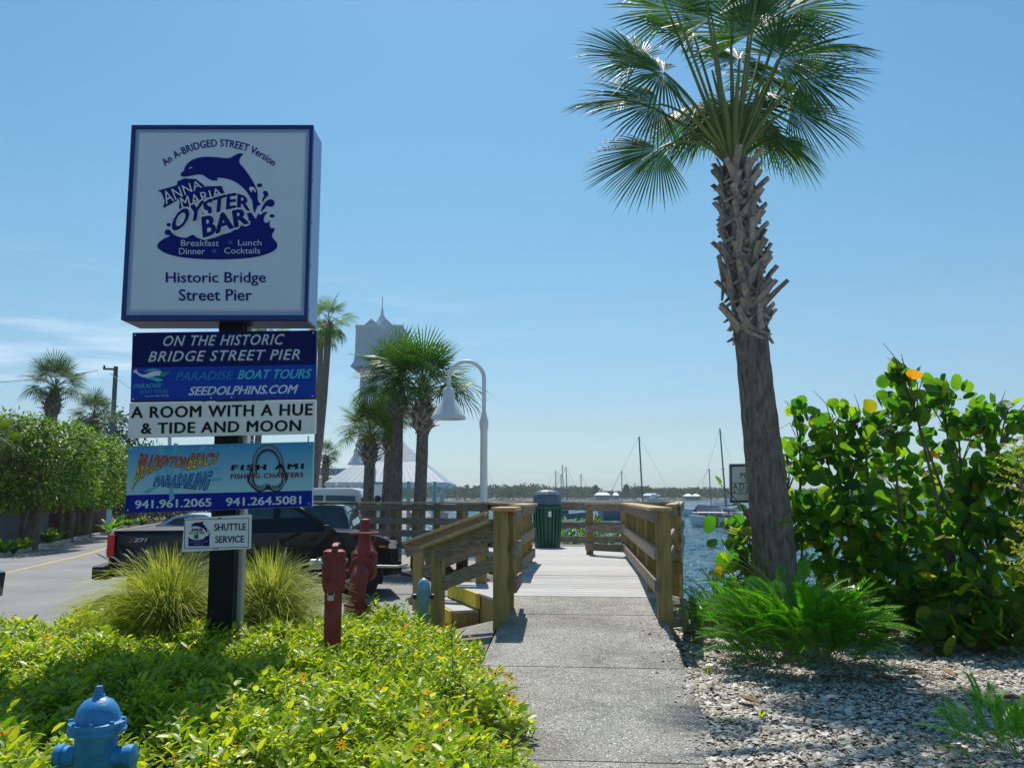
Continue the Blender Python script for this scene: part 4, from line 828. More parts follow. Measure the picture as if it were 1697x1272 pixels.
# ---------------------------------------------------------------- lamps
def lamp(u, vtop, Y, vneck, label, mirror=-1, arm=.68, rs=.385):
    b = G(u, Y); t = thing('street_lamp', label, 'street lamp', (b.x, Y, -.3 if Y > 30 else 0), group='white gooseneck lamps')
    zt = P(u, vtop, Y).z; zn = P(u, vneck, Y).z; k = arm / 2; x = b.x; zb0 = -.3 if Y > 30 else 0
    MB().lathe([(.12, 0), (.12, .3), (.085, .35), (.078, zn - .3 - zb0), (.095, zn - .26 - zb0), (.1, zn - .1 - zb0), (.07, zn - zb0), (.05, zn + .1 - zb0)], (x, Y, zb0), seg=12).build('pole', M['lamp_white'], t, smooth=True)
    pts = [(x, Y, zn + .05)] + [(x - k + k * math.cos(a), Y, zt - k + k * math.sin(a)) for a in [math.pi * i / 14 for i in range(15)]] + [(x - arm, Y, zt - k - .14)]
    MB().tube(pts, .045, 10).build('gooseneck', M['lamp_white'], t, smooth=True)
    z = zt - k - .14
    MB().lathe([(.05, 0), (.06, -.04), (.105, -.07), (.125, -.11), (.125, -.27), (.15, -.33), (.24, -.44), (rs * .93, -.66), (rs, -.70), (rs, -.75), (rs * .92, -.745), (.22, -.5), (.05, -.42)], (x - arm, Y, z), seg=28, cap=False).build('shade', M['lamp_white'], t, smooth=True)
    MB().lathe([(0, 0), (.1, 0), (.12, -.08), (.06, -.16), (0, -.17)], (x - arm, Y, z - .5), seg=12).build('bulb_globe', M['white_wall'], t, smooth=True)
lamp(801, 599, 19.6, 690, 'nearest white gooseneck street lamp, right of the cluster of palms', arm=.78)
lamp(618, 722, 40, 775, 'smaller white gooseneck lamp in front of the pavilion roof', arm=.80)
lamp(556, 772, 68, 795, 'farthest tiny white gooseneck lamp, left of the pavilion', arm=.8)
# ---------------------------------------------------------------- palms
def fan(mb, hub, a, n, Rr, nseg=34, spread=115, droop=.18, rg=random, vee=True, cup=.25, w_=1.0):
    """costapalmate fan: segments joined near the hub, free and drooping at the tips"""
    a = Vector(a).normalized(); n = Vector(n); n = (n - a * n.dot(a)).normalized(); s = n.cross(a); dth = R(2 * spread) / nseg
    fr = (.03, .42, .74, 1.0)
    for k in range(nseg):
        th = R(-spread) + dth * (k + .5); q = abs(th) / R(spread)
        Rk = Rr * (1 - .28 * q * q) * rg.uniform(.88, 1.05); dr = rg.uniform(.6, 1.5) * droop
        d0 = (a * math.cos(th) + s * math.sin(th) + n * cup * (q - .2)).normalized(); sw = (s * math.cos(th) - a * math.sin(th))
        tw = sw + n * rg.uniform(-.35, .35)
        wid = (.0, .42 * dth * .50, .42 * dth * .44, .0); mids = []; ls = []; rs = []
        for f_, wk in zip(fr, wid):
            p = hub + d0 * Rk * f_ - Vector((0, 0, 1)) * dr * Rk * max(0, f_ - .25) ** 2.2 * 1.3
            mids.append(p + n * (wk * Rk * .5 if vee else 0)); ls.append(p - tw * wk * Rk * w_); rs.append(p + tw * wk * Rk * w_)
        b = len(mb.v)
        if vee:
            mb.add([mids[0], ls[1], mids[1], rs[1], ls[2], mids[2], rs[2], mids[3]], [(0, 1, 2), (0, 2, 3), (1, 4, 5, 2), (2, 5, 6, 3), (4, 7, 5), (5, 7, 6)])
        else:
            mb.add([mids[0], ls[1], rs[1], ls[2], rs[2], mids[3]], [(0, 1, 2), (1, 3, 4, 2), (3, 5, 4)])
def petiole(mb, a, b, sag, r0, r1, mi=1):
    a = Vector(a); b = Vector(b); pts = []
    for i in range(7):
        t = i / 6; pts.append(a.lerp(b, t) + Vector((0, 0, 1)) * sag * 4 * t * (1 - t) * .5)
    mb.tube(pts, [r0 + (r1 - r0) * i / 6 for i in range(7)], 5, mi); return (pts[-1] - pts[-2]).normalized()
def boot_mesh(L1, w0, rg):
    """old split leaf base: curved flaring stub on two straps that wrap down round the trunk"""
    m = MB(); hw = w0 / 2
    def strap(path, ws, th):
        vs = []; 
        for p, w_ in zip(path, ws):
            x, y, z = p; vs += [(x - w_, y, z), (x + w_, y, z), (x + w_, y - th, z - th * .3), (x - w_, y - th, z - th * .3)]
        fs = []
        for i in range(len(path) - 1):
            a = 4 * i; fs += [(a, a + 1, a + 5, a + 4), (a + 1, a + 2, a + 6, a + 5), (a + 2, a + 3, a + 7, a + 6), (a + 3, a, a + 4, a + 7)]
        n = 4 * (len(path) - 1); fs += [(3, 2, 1, 0), (n, n + 1, n + 2, n + 3)]; m.add(vs, fs)
    t = rg.uniform(-.02, .02)
    strap([(0, 0, 0), (t * .4, -.022, L1 * .35), (t, -.05, L1 * .68), (t * 1.6, -.095, L1)], [hw * .8, hw * .62, hw * .5, hw * .46], .02)
    for s in (-1, 1): strap([(s * .01, .005, .03), (s * w0 * .55, .02, -L1 * .35), (s * w0 * 1.15, .05, -L1 * .8)], [hw * .42, hw * .38, hw * .2], .018)
    return m
BOOT = None
def boots(parent, rfun, cfun, z0, z1, dz, n, rg, L1=.24, w0=.105, flare=(.1, .5), tilt=.22):
    """leaf bases set in alternating rings up the trunk"""
    global BOOT
    if BOOT is None:
        BOOT = []
        for k in range(4):
            o = boot_mesh(.24, .105, rg).build('leaf_base', M['boot'], None, local=True); BOOT.append(o.data); bpy.data.objects.remove(o)
    z = z0; r_ = 0
    while z < z1:
        for k in range(n):
            a = 6.2832 * (k + .5 * (r_ % 2)) / n + rg.uniform(-.16, .16); c = cfun(z); rr_ = rfun(z)
            o = link('leaf_base', BOOT[rg.randrange(4)], parent)
            o.location = Vector((c.x + rr_ * math.cos(a), c.y + rr_ * math.sin(a), z + rg.uniform(-.04, .04))) - wloc(parent)
            o.rotation_euler = (rg.uniform(*flare), (tilt * (1 if r_ % 2 else -1) + rg.uniform(-.12, .12)) if tilt > .3 else rg.uniform(-tilt, tilt), a + math.pi / 2); s = rg.uniform(.85, 1.25)
            o.scale = (w0 / .105 * rg.uniform(.85, 1.15), s * L1 / .24, s * L1 / .24)
        z += dz; r_ += 1
# the big foreground palm
BY = 10.6
def bpP(u, v): return P(u, v, BY)
cl = [(bpP(u, v), w_ / 1480 * BY / 2) for u, v, w_ in ((1300, 1085, 78), (1287, 960, 69), (1277, 850, 66), (1264, 740, 61), (1253, 640, 57), (1245, 560, 54), (1240, 520, 50), (1232, 430, 50), (1226, 350, 48), (1221, 290, 46), (1218, 265, 40))]
cl[0] = (Vector((cl[0][0].x, BY, -.05)), cl[0][1])
bpalm = thing('sabal_palm', 'large foreground sabal palm with grey criss-crossed leaf bases below its crown', 'palm tree', (cl[0][0].x, BY, 0))
def fine(cl, n=6):
    out = []
    for i in range(len(cl) - 1):
        for k in range(n):
            t = k / n; out.append((cl[i][0].lerp(cl[i + 1][0], t), cl[i][1] * (1 - t) + cl[i + 1][1] * t + .004 * math.sin(i * 9 + k * 2.1)))
    out.append(cl[-1]); return out
fl = fine(cl); MB().tube([p for p, r in fl], [r for p, r in fl], 28).build('trunk', M['trunk'], bpalm, smooth=True)
def cz(z):
    for i in range(len(cl) - 1):
        if cl[i][0].z <= z <= cl[i + 1][0].z:
            t = (z - cl[i][0].z) / (cl[i + 1][0].z - cl[i][0].z); return cl[i][0].lerp(cl[i + 1][0], t), cl[i][1] * (1 - t) + cl[i + 1][1] * t
    return cl[-1]
rg = random.Random(5)
boots(bpalm, lambda z: cz(z)[1] * .93, lambda z: cz(z)[0], P(1245, 560, BY).z + .12, P(1218, 285, BY).z, .125, 7, rg, L1=.27, w0=.145, flare=(-.06, .13), tilt=.45)
# two big low stubs
for (u, v, dy, ang, s) in ((1250, 505, -.17, -.62, 1.6), (1215, 490, -.1, .55, 1.5), (1268, 500, -.12, -.75, 1.5), (1205, 400, -.05, .75, 1.2), (1252, 450, -.1, -.5, 1.2), (1200, 460, -.02, .5, 1.3)):
    o = link('leaf_base', BOOT[rg.randrange(4)], bpalm); o.location = P(u, v, BY + dy) - wloc(bpalm); o.rotation_euler = (.35, -ang, 0); o.scale = (1.0, s, s)
CR = bpP(1215, 262)
hubs = [  # u, v of hub, depth offset, sag of the stalk, fan radius, axis tilt (du, dv) override, spread, droop
 (1092, 172, -.35, .30, 1.10, (-1, -.12), 100, .34), (1060, 100, .2, .25, 1.05, (-1, .55), 100, .25), (1092, 246, -.1, .34, 1.08, (-.9, -.66), 85, .20),
 (1290, 98, -.2, .1, 1.05, (.8, .35), 115, .35),
 (1312, 180, .1, .2, 1.0, (.9, -.35), 105, .38), (1262, 150, .4, .1, .95, (.5, -.2), 125, .45), (1160, 170, .5, .15, .95, (-.6, -.3), 120, .45),
 (1240, 60, .1, .0, 1.1, (.15, 1), 120, .25), (1180, 30, .2, .0, 1.1, (-.2, 1), 115, .25), (1120, 20, -.1, .1, 1.1, (-.6, .9), 110, .25),
 (1300, 20, .0, .1, 1.1, (.6, .9), 110, .25), (1140, 190, .9, .2, .9, (-.4, -.6), 115, .5), (1240, 175, .9, .1, .9, (.2, -.6), 120, .5), (1285, 215, .3, .2, .85, (.65, -.7), 100, .4),
 (1210, -20, .3, .0, 1.1, (0, 1), 110, .25), (1260, -60, -.1, .0, 1.1, (.2, 1), 110, .25), (1160, -60, 0, .0, 1.1, (-.2, 1), 110, .25), (1090, -20, .4, .1, 1.0, (-.8, .6), 100, .3), (1340, -10, .3, .1, 1.0, (.9, .5), 100, .3), (1345, 80, .5, .2, 1.0, (1, .1), 105, .35), (1035, 165, .3, .3, .9, (-1, -.1), 95, .3),
 (1185, 185, .8, .1, .9, (-.1, -.5), 140, .55), (1225, 100, .9, .0, 1.0, (.1, .4), 150, .4), (1275, 130, .8, .1, 1.0, (.5, -.3), 140, .5), (1330, 130, -.3, .2, .95, (.9, -.1), 120, .4), (1150, 60, .6, .1, 1.05, (-.4, .4), 140, .4), (1270, 50, .6, .1, 1.05, (.4, .4), 140, .4), (1100, 120, -.5, .25, 1.0, (-.9, -.1), 130, .4), (1300, 230, .8, .2, .8, (.5, -.8), 110, .4), (1168, 205, .8, .1, .85, (-.4, -.7), 140, .5), (1262, 212, .9, .1, .85, (.35, -.7), 140, .5), (1214, 190, 1.0, .1, .85, (0, -.7), 150, .5), (1135, 225, .4, .3, .8, (-.8, -.6), 120, .4)]
for (u, v, dy, sag, fr_, ax, spd, dr) in hubs:
    m = MB(); h = P(u, v, BY + dy); st_ = CR + Vector(((h.x - CR.x) * .06, (h.y - CR.y) * .1, -.05)); td = petiole(m, st_, h, sag, .028, .014)
    a = Vector((ax[0], dy * .7, ax[1])).normalized(); a = (a + td * .35).normalized()
    nrm = Vector((rg.uniform(-.25, .25), -.85, .55)) if dy < .3 else Vector((rg.uniform(-.3, .3), -.5, .85))
    m2_ = len(m.f); fan(m, h, a, nrm, fr_ * .96, 52, spd, dr * .6, rg, True, cup=-.12, w_=.92)
    m.tube([h - td * .05, h + a * fr_ * .3 - Vector((0, 0, .02)), h + a * fr_ * .5 - Vector((0, 0, .06))], [.012, .006, .002], 4, 1)
    m.build('frond', [M['frond'], M['petiole']], bpalm, fixn=False)
sp = MB()
for k in range(5): a = k * 1.25; sp.tube([CR + Vector((.04 * math.cos(a), .04 * math.sin(a), -.18)), CR + Vector((.08 * math.cos(a), .08 * math.sin(a), .5)), CR + Vector((.25 * math.cos(a), .2 * math.sin(a), 1.2))], [.06, .035, .012], 7)
sp.build('crown_shaft', M['petiole'], bpalm, smooth=True)
# shared frond shapes for the palms farther off
def frond_var(seed, nseg, dr, fm):
    rg2 = random.Random(seed); m = MB(); h = Vector((.85, 0, .18)); td = petiole(m, (0, 0, 0), h, .12, .02, .011)
    fan(m, h, (td + Vector((.3, 0, -.12))), (0, rg2.uniform(-.4, .4), 1), .95, nseg, 116, dr, rg2, False, cup=-.15, w_=.72)
    o = m.build('frond', [fm, M['petiole']], None, local=True, fixn=False); d = o.data; bpy.data.objects.remove(o); return d
FV = {k: [frond_var(s, 30, d, M[mm]) for s, d in ((1, .12), (2, .28), (3, .5))] for k, mm in (('far', 'frond_far'), ('bright', 'frond_bright'), ('dark', 'frond'))}
def palm(label, u, Y, vtop, wpx, crown_r, boot_px=None, vb0=None, kind='far', nf=26, lean=(0, 0), seed=1, group=None, z0=0, name='sabal_palm', low=-.45):
    """u, vtop: where the crown's heart is seen; trunk wpx wide"""
    rg2 = random.Random(seed); top = P(u, vtop, Y); base = Vector((top.x + lean[0], Y + lean[1], z0)); t = thing(name, label, 'palm tree', base, group=group)
    r = wpx / 1480 * Y / 2; pts = []; rad = []
    for i in range(15):
        k = i / 14; pts.append(base.lerp(top, k) + Vector((lean[0] * -.18 * math.sin(k * 3.14), 0, 0))); rad.append(r * (1.12 - .12 * k + .02 * math.sin(i * 2.3)))
    rad[-1] = r * .7; MB().tube(pts, rad, 14).build('trunk', M['trunk'], t, smooth=True)
    if boot_px:
        zb = P(u, vb0, Y).z; H_ = top.z - zb
        def rf(z): q = (z - zb) / H_; return r * .75 + (boot_px / 1480 * Y / 2 - r) * math.sin(min(1, .12 + q) * 3.0) * .62
        ll = max(.16, min(.26, H_ / 5)); core = MB()
        zs = [zb + H_ * i / 8 for i in range(9)]
        core.tube([base.lerp(top, (z - z0) / (top.z - z0)) for z in zs], [max(r * .9, rf(z) * .95) for z in zs], 12).build('boot_core', M['trunk'], t, smooth=True)
        boots(t, rf, lambda z: base.lerp(top, (z - z0) / (top.z - z0)), zb + .05, top.z - .03, H_ / 5.5, 9, rg2, L1=ll, w0=.12, flare=(.35, .95))
    for k in range(nf):
        f_ = link('frond', FV[kind][0 if k < nf * .35 else (1 if k < nf * .7 else 2)], t); az = k * 2.39996 + rg2.uniform(-.2, .2)
        q = (k + .5) / nf; el = 1.35 - (1.35 - low) * q ** .85 + rg2.uniform(-.12, .12)
        f_.location = top - base; s = crown_r / 1.72 * rg2.uniform(.88, 1.08) * (1 - .12 * q); f_.scale = (s, s, s); f_.rotation_euler = Matrix.Rotation(0, 3, 'X').to_euler()
        f_.rotation_euler = (rg2.uniform(-.3, .3), -el, az)
    return t
GC = 'cluster of sabal palms by the lamp'
palm('dark sabal palm right of its cluster, crown beside the nearest lamp shade', 702, 22.0, 652, 19, 1.70, 62, 712, 'dark', 30, (-.12, 0), 11, GC, low=-.25)
palm('sabal palm with a tall dark crown second from the right in the palm cluster', 660, 22.6, 640, 18, 1.5, 54, 686, 'dark', 26, (0, 0), 12, GC, low=-.25)
palm('leaning sabal palm third from the right in the palm cluster', 648, 24.0, 700, 17, 1.05, 40, 748, 'bright', 24, (-.2, 0), 13, GC, low=-.2)
palm('shorter yellow green sabal palm at the left of the palm cluster', 614, 23.0, 722, 17, 1.15, 42, 766, 'bright', 26, (-.08, 0), 14, GC, low=-.3)
palm('larger sabal palm above the clipped trees at the left', 92, 33, 645, 16, 1.45, 40, 688, 'far', 24, (-.65, 0), 15, 'palms above the clipped trees')
palm('smaller sabal palm just left of the utility pole', 156, 39, 690, 15, 1.30, 34, 722, 'far', 24, (-.5, 0), 16, 'palms above the clipped trees')
GW = 'tall thin fan palms behind the sign'
palm('tall thin fan palm right of the big sign, tallest of its group', 545, 44, 534, 11, 1.6, 15, 548, 'bright', 22, (-.75, 0), 17, GW, name='fan_palm', low=-1.1)
palm('thin fan palm close left of the tallest one beside the sign', 532, 48, 560, 9, 1.3, 13, 575, 'bright', 18, (-.15, 0), 18, GW, name='fan_palm', low=-1.1)
palm('thin fan palm whose crown shows just under the big white sign cabinet', 440, 46, 550, 10, 1.5, 14, 566, 'bright', 20, (-.5, 0), 19, GW, name='fan_palm', low=-1.0)
palm('thin fan palm hidden behind the sign panels, trunk seen through the gap', 424, 50, 560, 9, 1.1, 12, 572, 'bright', 18, (-.2, 0), 20, GW, name='fan_palm', low=-1.0)
palm('small distant palm low between the fan palm trunks and the pavilion', 540, 58, 757, 10, 1.25, 20, 790, 'far', 20, (0, 0), 21)
palm('young palm at the left picture edge, fronds in front of the clipped trees', -12, 26, 735, 16, 1.10, 24, 760, 'bright', 20, (0, 0), 22, low=-.6)
# ---------------------------------------------------------------- leaf masses
def leaf_mass(name, T, Dd, N, S, m, parent=None, tmpl=LEAF6, loc=None):
    v, f = inst(tmpl[0], tmpl[1], T, Dd, N, S)
    if parent is not None: v = v - np.array(wloc(parent))
    elif loc is not None: v = v - np.array(loc)
    return np_mesh(name, v, f, m, parent, loc, 'stuff')
def box_tree(label, x, Y, w_, d_, z0, z1, tr, seed, n=5200, m='hedge', group='clipped trees along the kerb', lean=0, ls=.16):
    rs = np.random.RandomState(seed); rg2 = random.Random(seed); t = thing('clipped_tree', label, 'tree', (x, Y, 0), group=group)
    th = z0 + .9; MB().tube([(x + lean, Y, -.02), (x + lean * .6, Y, .12), (x, Y, th * .6), (x, Y, th)], [tr * 1.35, tr * 1.1, tr, tr * .8], 10).build('trunk', M['bark'], t, smooth=True)
    br = MB()
    for k in range(7):
        a = rg2.uniform(0, 6.28); br.tube([(x, Y, th - .3), (x + w_ * .3 * math.cos(a), Y + d_ * .3 * math.sin(a), (z0 + z1) / 2), (x + w_ * .45 * math.cos(a), Y + d_ * .45 * math.sin(a), z1 - .4)], [tr * .6, tr * .35, .02], 6)
    br.build('branch', M['bark'], t)
    p = rs.uniform(-1, 1, (n * 3, 3)); q = (np.abs(p) ** 5).sum(1); bump_ = 1 + .42 * nsum(p[:, 0] * 3 + seed, p[:, 2] * 3 + p[:, 1] * 2)
    k = (q < bump_) & ((np.abs(p).max(1) > .62) | (rs.rand(n * 3) < .2)); p = p[k][:n]
    T = np.stack([x + p[:, 0] * w_ / 2, Y + p[:, 1] * d_ / 2, (z0 + z1) / 2 + p[:, 2] * (z1 - z0) / 2 * (1 + .1 * np.sin(p[:, 0] * 5 + seed))], 1)
    out = p * np.array([1, 1, .6]); Dd = out + rs.normal(0, .6, p.shape) + np.array([0, 0, -.45]); N = out + rs.normal(0, .5, p.shape) + np.array([0, 0, .6])
    leaf_mass('crown', T, Dd, N, rs.uniform(ls * .6, ls * 1.2, len(T)), M[m], t); return t
def gx(u, Y): return G(u, Y).x
box_tree('clipped tree with a thick leaning trunk nearest the kerb, second from the left', gx(72, 29), 28.5, 3.0, 3.2, 1.35, 4.05, .19, 1, 7000, lean=-.25)
box_tree('clipped tree with a sturdy trunk at the right end of the row', gx(143, 37), 37, 2.9, 3.6, 1.2, 3.95, .24, 2, 7000, lean=-.15)
box_tree('darkest clipped tree at the left picture edge', gx(12, 29), 30.5, 3.6, 3.4, 1.35, 4.25, .16, 3, 6500)
box_tree('clipped tree in the middle of the row with slender trunks below', gx(108, 33.5), 33.8, 2.8, 3.4, 1.3, 4.0, .12, 4, 6500)
box_tree('clipped tree beyond the left edge, only its rim in view', gx(-60, 27), 27.5, 3.6, 3.4, 1.3, 4.2, .18, 5, 4000)
for k, (u, Y) in enumerate(((30, 31.5), (95, 33), (116, 35), (124, 36))):
    x = gx(u, Y); tagp(MB().tube([(x, Y, 0), (x + .1, Y, .9), (x - .05, Y, 2.2)], [.1, .085, .07], 8).build('tree_trunk', M['bark'], smooth=True, loc=Vector((x, Y, 0))), 'slender grey trunk under the clipped trees, %s' % ['nearest the left edge', 'first right of the leaning trunk', 'middle one of the thin trio', 'last before the sturdy trunk'][k], 'tree', 'slender trunks under the clipped trees')
box_tree('dark tall hedge behind the banana plant, left of the sign', gx(212, 56), 56, 5.2, 5, .3, 4.2, .2, 6, 6000, 'hedge_dark', None, ls=.2)
box_tree('dark hedge far behind the sign panels', gx(280, 62), 62, 8, 5, .3, 4.0, .2, 7, 5000, 'hedge_dark', None, ls=.24)
def airy_tree(label, u, Y, v0, v1, wpx, seed, n=2600, m='hedge_dark', cat='tree'):
    rs = np.random.RandomState(seed); rg2 = random.Random(seed); x = gx(u, Y); z0, z1 = P(u, v1, Y).z, P(u, v0, Y).z; w_ = wpx / 1480 * Y; t = thing('feathery_tree', label, cat, (x, Y, 0))
    br = MB().tube([(x, Y, 0), (x, Y, z1 * .6), (x, Y, z1 * .95)], [.16, .1, .03], 8); br.build('trunk', M['bark'], t)
    T = []; 
    for k in range(26):
        c = np.array([x + rg2.uniform(-.5, .5) * w_, Y + rg2.uniform(-1.2, 1.2), z0 + (z1 - z0) * rg2.uniform(.1, 1)]); T.append(c + rs.normal(0, 1, (n // 26, 3)) * np.array([.38, .38, .3]))
    T = np.concatenate(T); Dd = rs.normal(0, 1, T.shape) + np.array([0, 0, .4]); leaf_mass('crown', T, Dd, rnd_dirs(len(T)), rs.uniform(.12, .3, len(T)), M[m], t, LEAF)
airy_tree('feathery pine like tree behind the utility pole', 205, 60, 690, 770, 80, 31)
airy_tree('feathery pine like tree left of the small palm', 138, 62, 700, 760, 26, 32, 1400)
def strap_plant(label, x, Y, h, n, m, seed, z0=.03, name='strap_leaf_plant', wl=.05, group=None, spread=1.0):
    rg2 = random.Random(seed); b = MB()
    for k in range(n):
        a = rg2.uniform(0, 6.28); l = h * rg2.uniform(.7, 1.15); o_ = rg2.uniform(.35, .9) * spread; dx, dy = math.cos(a), math.sin(a); pts = []
        for i in range(5):
            t = i / 4; pts.append(Vector((x + dx * l * o_ * t, Y + dy * l * o_ * t, z0 + l * (t - .38 * t * t * o_ * 1.4))))
        s = Vector((-dy, dx, 0)); vs = []; ws = (.5, .9, 1, .7, 0)
        for p, w_ in zip(pts, ws): vs += [p - s * wl * w_, p + s * wl * w_]
        b.add(vs, [(2 * i, 2 * i + 1, 2 * i + 3, 2 * i + 2) for i in range(4)])
    o = b.build(name, M[m], loc=Vector((x, Y, z0)), fixn=False); return tagp(o, label, 'plant', group)
# banana like plant
def banana(u, Y):
    x = gx(u, Y); t = thing('banana_plant', 'broad leaved bright green plant at the foot of the dark hedge', 'plant', (x, Y, 0)); rg2 = random.Random(4)
    for k in range(11):
        a = k * 2.4; el = rg2.uniform(.5, 1.2); L1 = rg2.uniform(1.0, 1.6); b = MB(); d = Vector((math.cos(a) * math.cos(el), math.sin(a) * math.cos(el), math.sin(el))); s = Vector((-math.sin(a), math.cos(a), 0)); pts = []; vs = []
        for i in range(7):
            q = i / 6; p = Vector((x, Y, .1)) + d * L1 * q - Vector((0, 0, .35)) * q * q * L1; w_ = (.02, .03, .12, .2, .21, .15, 0)[i]; vs += [p - s * w_ - Vector((0, 0, w_ * .3)), p, p + s * w_ - Vector((0, 0, w_ * .3))]
        b.add(vs, [(3 * i + j, 3 * i + j + 1, 3 * i + 4 + j, 3 * i + 3 + j) for i in range(6) for j in (0, 1)]); b.build('leaf', M['banana'], t, fixn=False)
banana(183, 40)
kp = [(5, 25.5), (22, 26.2), (38, 27.5), (80, 31), (100, 34), (88, 32), (150, 41), (165, 43), (190, 45), (212, 47), (235, 50), (118, 36)]
wd_ = ['nearest the left edge of the picture', 'second from the left edge', 'beside the darkest clipped tree', 'right of the leaning trunk', 'in the middle of the row', 'left of the middle one', 'just right of the sturdy trunk', 'left of the broad leaved plant', 'right of the broad leaved plant', 'at the foot of the dark hedge', 'farthest, close to the sign panel', 'by the slender trunks']
for k, (u, Y) in enumerate(kp): strap_plant('low spiky green plant along the kerb, ' + wd_[k], gx(u, Y), Y, .55 if k < 3 else .7, 46, ['banana', 'hedge', 'cover'][k % 3], 40 + k, group='low plants along the kerb', name='low_plant')
# green shrub seen through the back railing
def shrub(label, x, Y, r, n, m, seed, ls=.07, name='shrub', z0=0):
    rs = np.random.RandomState(seed); p = rnd_dirs(n) * (rs.rand(n, 1) ** .4); T = p * np.array(r) + np.array([x, Y, z0 + r[2]]); Dd = p + rs.normal(0, .6, p.shape)
    o = leaf_mass(name, T, Dd, np.array([0, 0, 1]) + rs.normal(0, .5, p.shape), rs.uniform(ls * .7, ls * 1.3, n), M[m], None, LEAF6, Vector((x, Y, z0))); o['kind'] = ''; del o['kind']; return tagp(o, label, 'shrub')
shrub('bright green shrub seen through the back railing, right of the bin', 1.75, 22.6, (1.5, .8, .95), 2600, 'hedge', 71, .13, z0=-.75)
# ---------------------------------------------------------------- flowering ground cover
def cover():
    t = thing('flowering_ground_cover', 'dense lime green ground cover with small yellow daisy flowers filling the bed', 'ground cover', (-3, 7, .05))
    n = 15500; x = np.random.uniform(-8.3, .22, n * 3); y = 3.2 + np.random.rand(n * 3) ** 1.1 * 7.9
    xr_ = np.interp(y, [3, 4.5, 6.5, 8, 9, 10, 11], [.06, .07, .04, -.08, -.36, -.6, -1.2]); yb = np.interp(x, [-8.5, -6.6, -5.2, -4.4, -1.5, 0], [6.5, 9.7, 10.7, 11.0, 11.2, 10.0])
    rag = .16 * nsum(x * 3, y * 3); gap_ = np.random.rand(n * 3) < np.clip(.62 + 1.3 * nsum(x * 2.6 + 1, y * 2.9), .06, 1)
    k = (x < xr_ + rag) & (y < yb + rag) & (np.abs(x) < y * .66 + .5) & gap_; x, y = x[k][:n], y[k][:n]; n = len(x)
    def hgt(x, y): return .28 + .12 * nsum(x * 1.3, y * 1.4) + .11 * nsum(x * 3.1, y * 3.3 + 2) - .16 * np.clip(1 - (np.interp(y, [3, 4.5, 6.5, 8, 9, 10, 11], [.06, .07, .04, -.08, -.36, -.6, -1.2]) - x) * 2.5, 0, 1)
    h = np.maximum(.08, hgt(x, y)); z = .05 + h * (1 - .8 * np.random.rand(n) ** 2.2); up = np.random.rand(n) < .06; z = np.where(up, z + .08, z)
    T = []; Dd = []; N = []; S = []; lean = np.random.normal(0, .35, (n, 2)); big = np.where(np.random.rand(n) < .3, 1.45, np.where(np.random.rand(n) < .3, .65, 1.0))
    for j in range(7):
        a = 2.4 * j + np.random.rand(n) * .8; el = .75 - j * .13 + np.random.normal(0, .2, n)
        d = np.stack([np.cos(a) * np.cos(el) + lean[:, 0] * .5, np.sin(a) * np.cos(el) + lean[:, 1] * .5, np.sin(el)], 1)
        T.append(np.stack([x + np.cos(a) * .012 - lean[:, 0] * j * .012, y + np.sin(a) * .012 - lean[:, 1] * j * .012, z - j * .013], 1)); Dd.append(d); N.append(np.array([0, 0, 1]) + np.random.normal(0, .3, (n, 3))); S.append(np.random.uniform(.04, .075, n) * big)
    leaf_mass('foliage', np.concatenate(T), np.concatenate(Dd), np.concatenate(N), np.concatenate(S), M['cover'], t)
    b = MB(); q = 2500
    for i in range(q):
        j = random.randrange(n); b.tube([(x[j], y[j], .04), (x[j] + lean[j, 0] * .05, y[j] + lean[j, 1] * .05, max(.06, z[j] - .02))], .004, 3, cap=False)
    o = b.build('stems', M['stem'], t, fixn=False); o['kind'] = 'stuff'
    m = MB(); 
    for k in range(9):
        a = k * .698; m.add([(0, 0, 0), (.02 * math.cos(a - .22), .02 * math.sin(a - .22), .003), (.034 * math.cos(a), .034 * math.sin(a), -.002), (.02 * math.cos(a + .22), .02 * math.sin(a + .22), .003)], [(0, 1, 2, 3)])
    m.lathe([(.006, 0), (.005, .005), (0, .007)], (0, 0, 0), seg=7, mi=1, cap=False); fo = m.build('flower', [M['flower'], M['flower_eye']], t, local=True, fixn=False)
    first = True; cnt = 0
    spots = [(x_, y_) for x_, y_ in zip(x, y)]
    rg2 = random.Random(3); rg2.shuffle(spots)
    for (x_, y_) in spots:
        if x_ < -2 and rg2.random() < .62: continue
        if rg2.random() > .4 + .5 * (x_ > -1.2): continue
        o = fo if first else link('flower', fo.data, t); first = False
        zz_ = .05 + float(max(.08, hgt(np.array([x_]), np.array([y_]))[0])) + rg2.uniform(.04, .10)
        o.location = Vector((x_, y_, zz_)) - wloc(t); o.rotation_euler = (rg2.uniform(-.2, 1.2), rg2.uniform(-.5, .5), rg2.uniform(0, 6)); s = rg2.uniform(1.0, 1.5); o.scale = (s, s, s); cnt += 1
        if cnt > 75: break
cover()
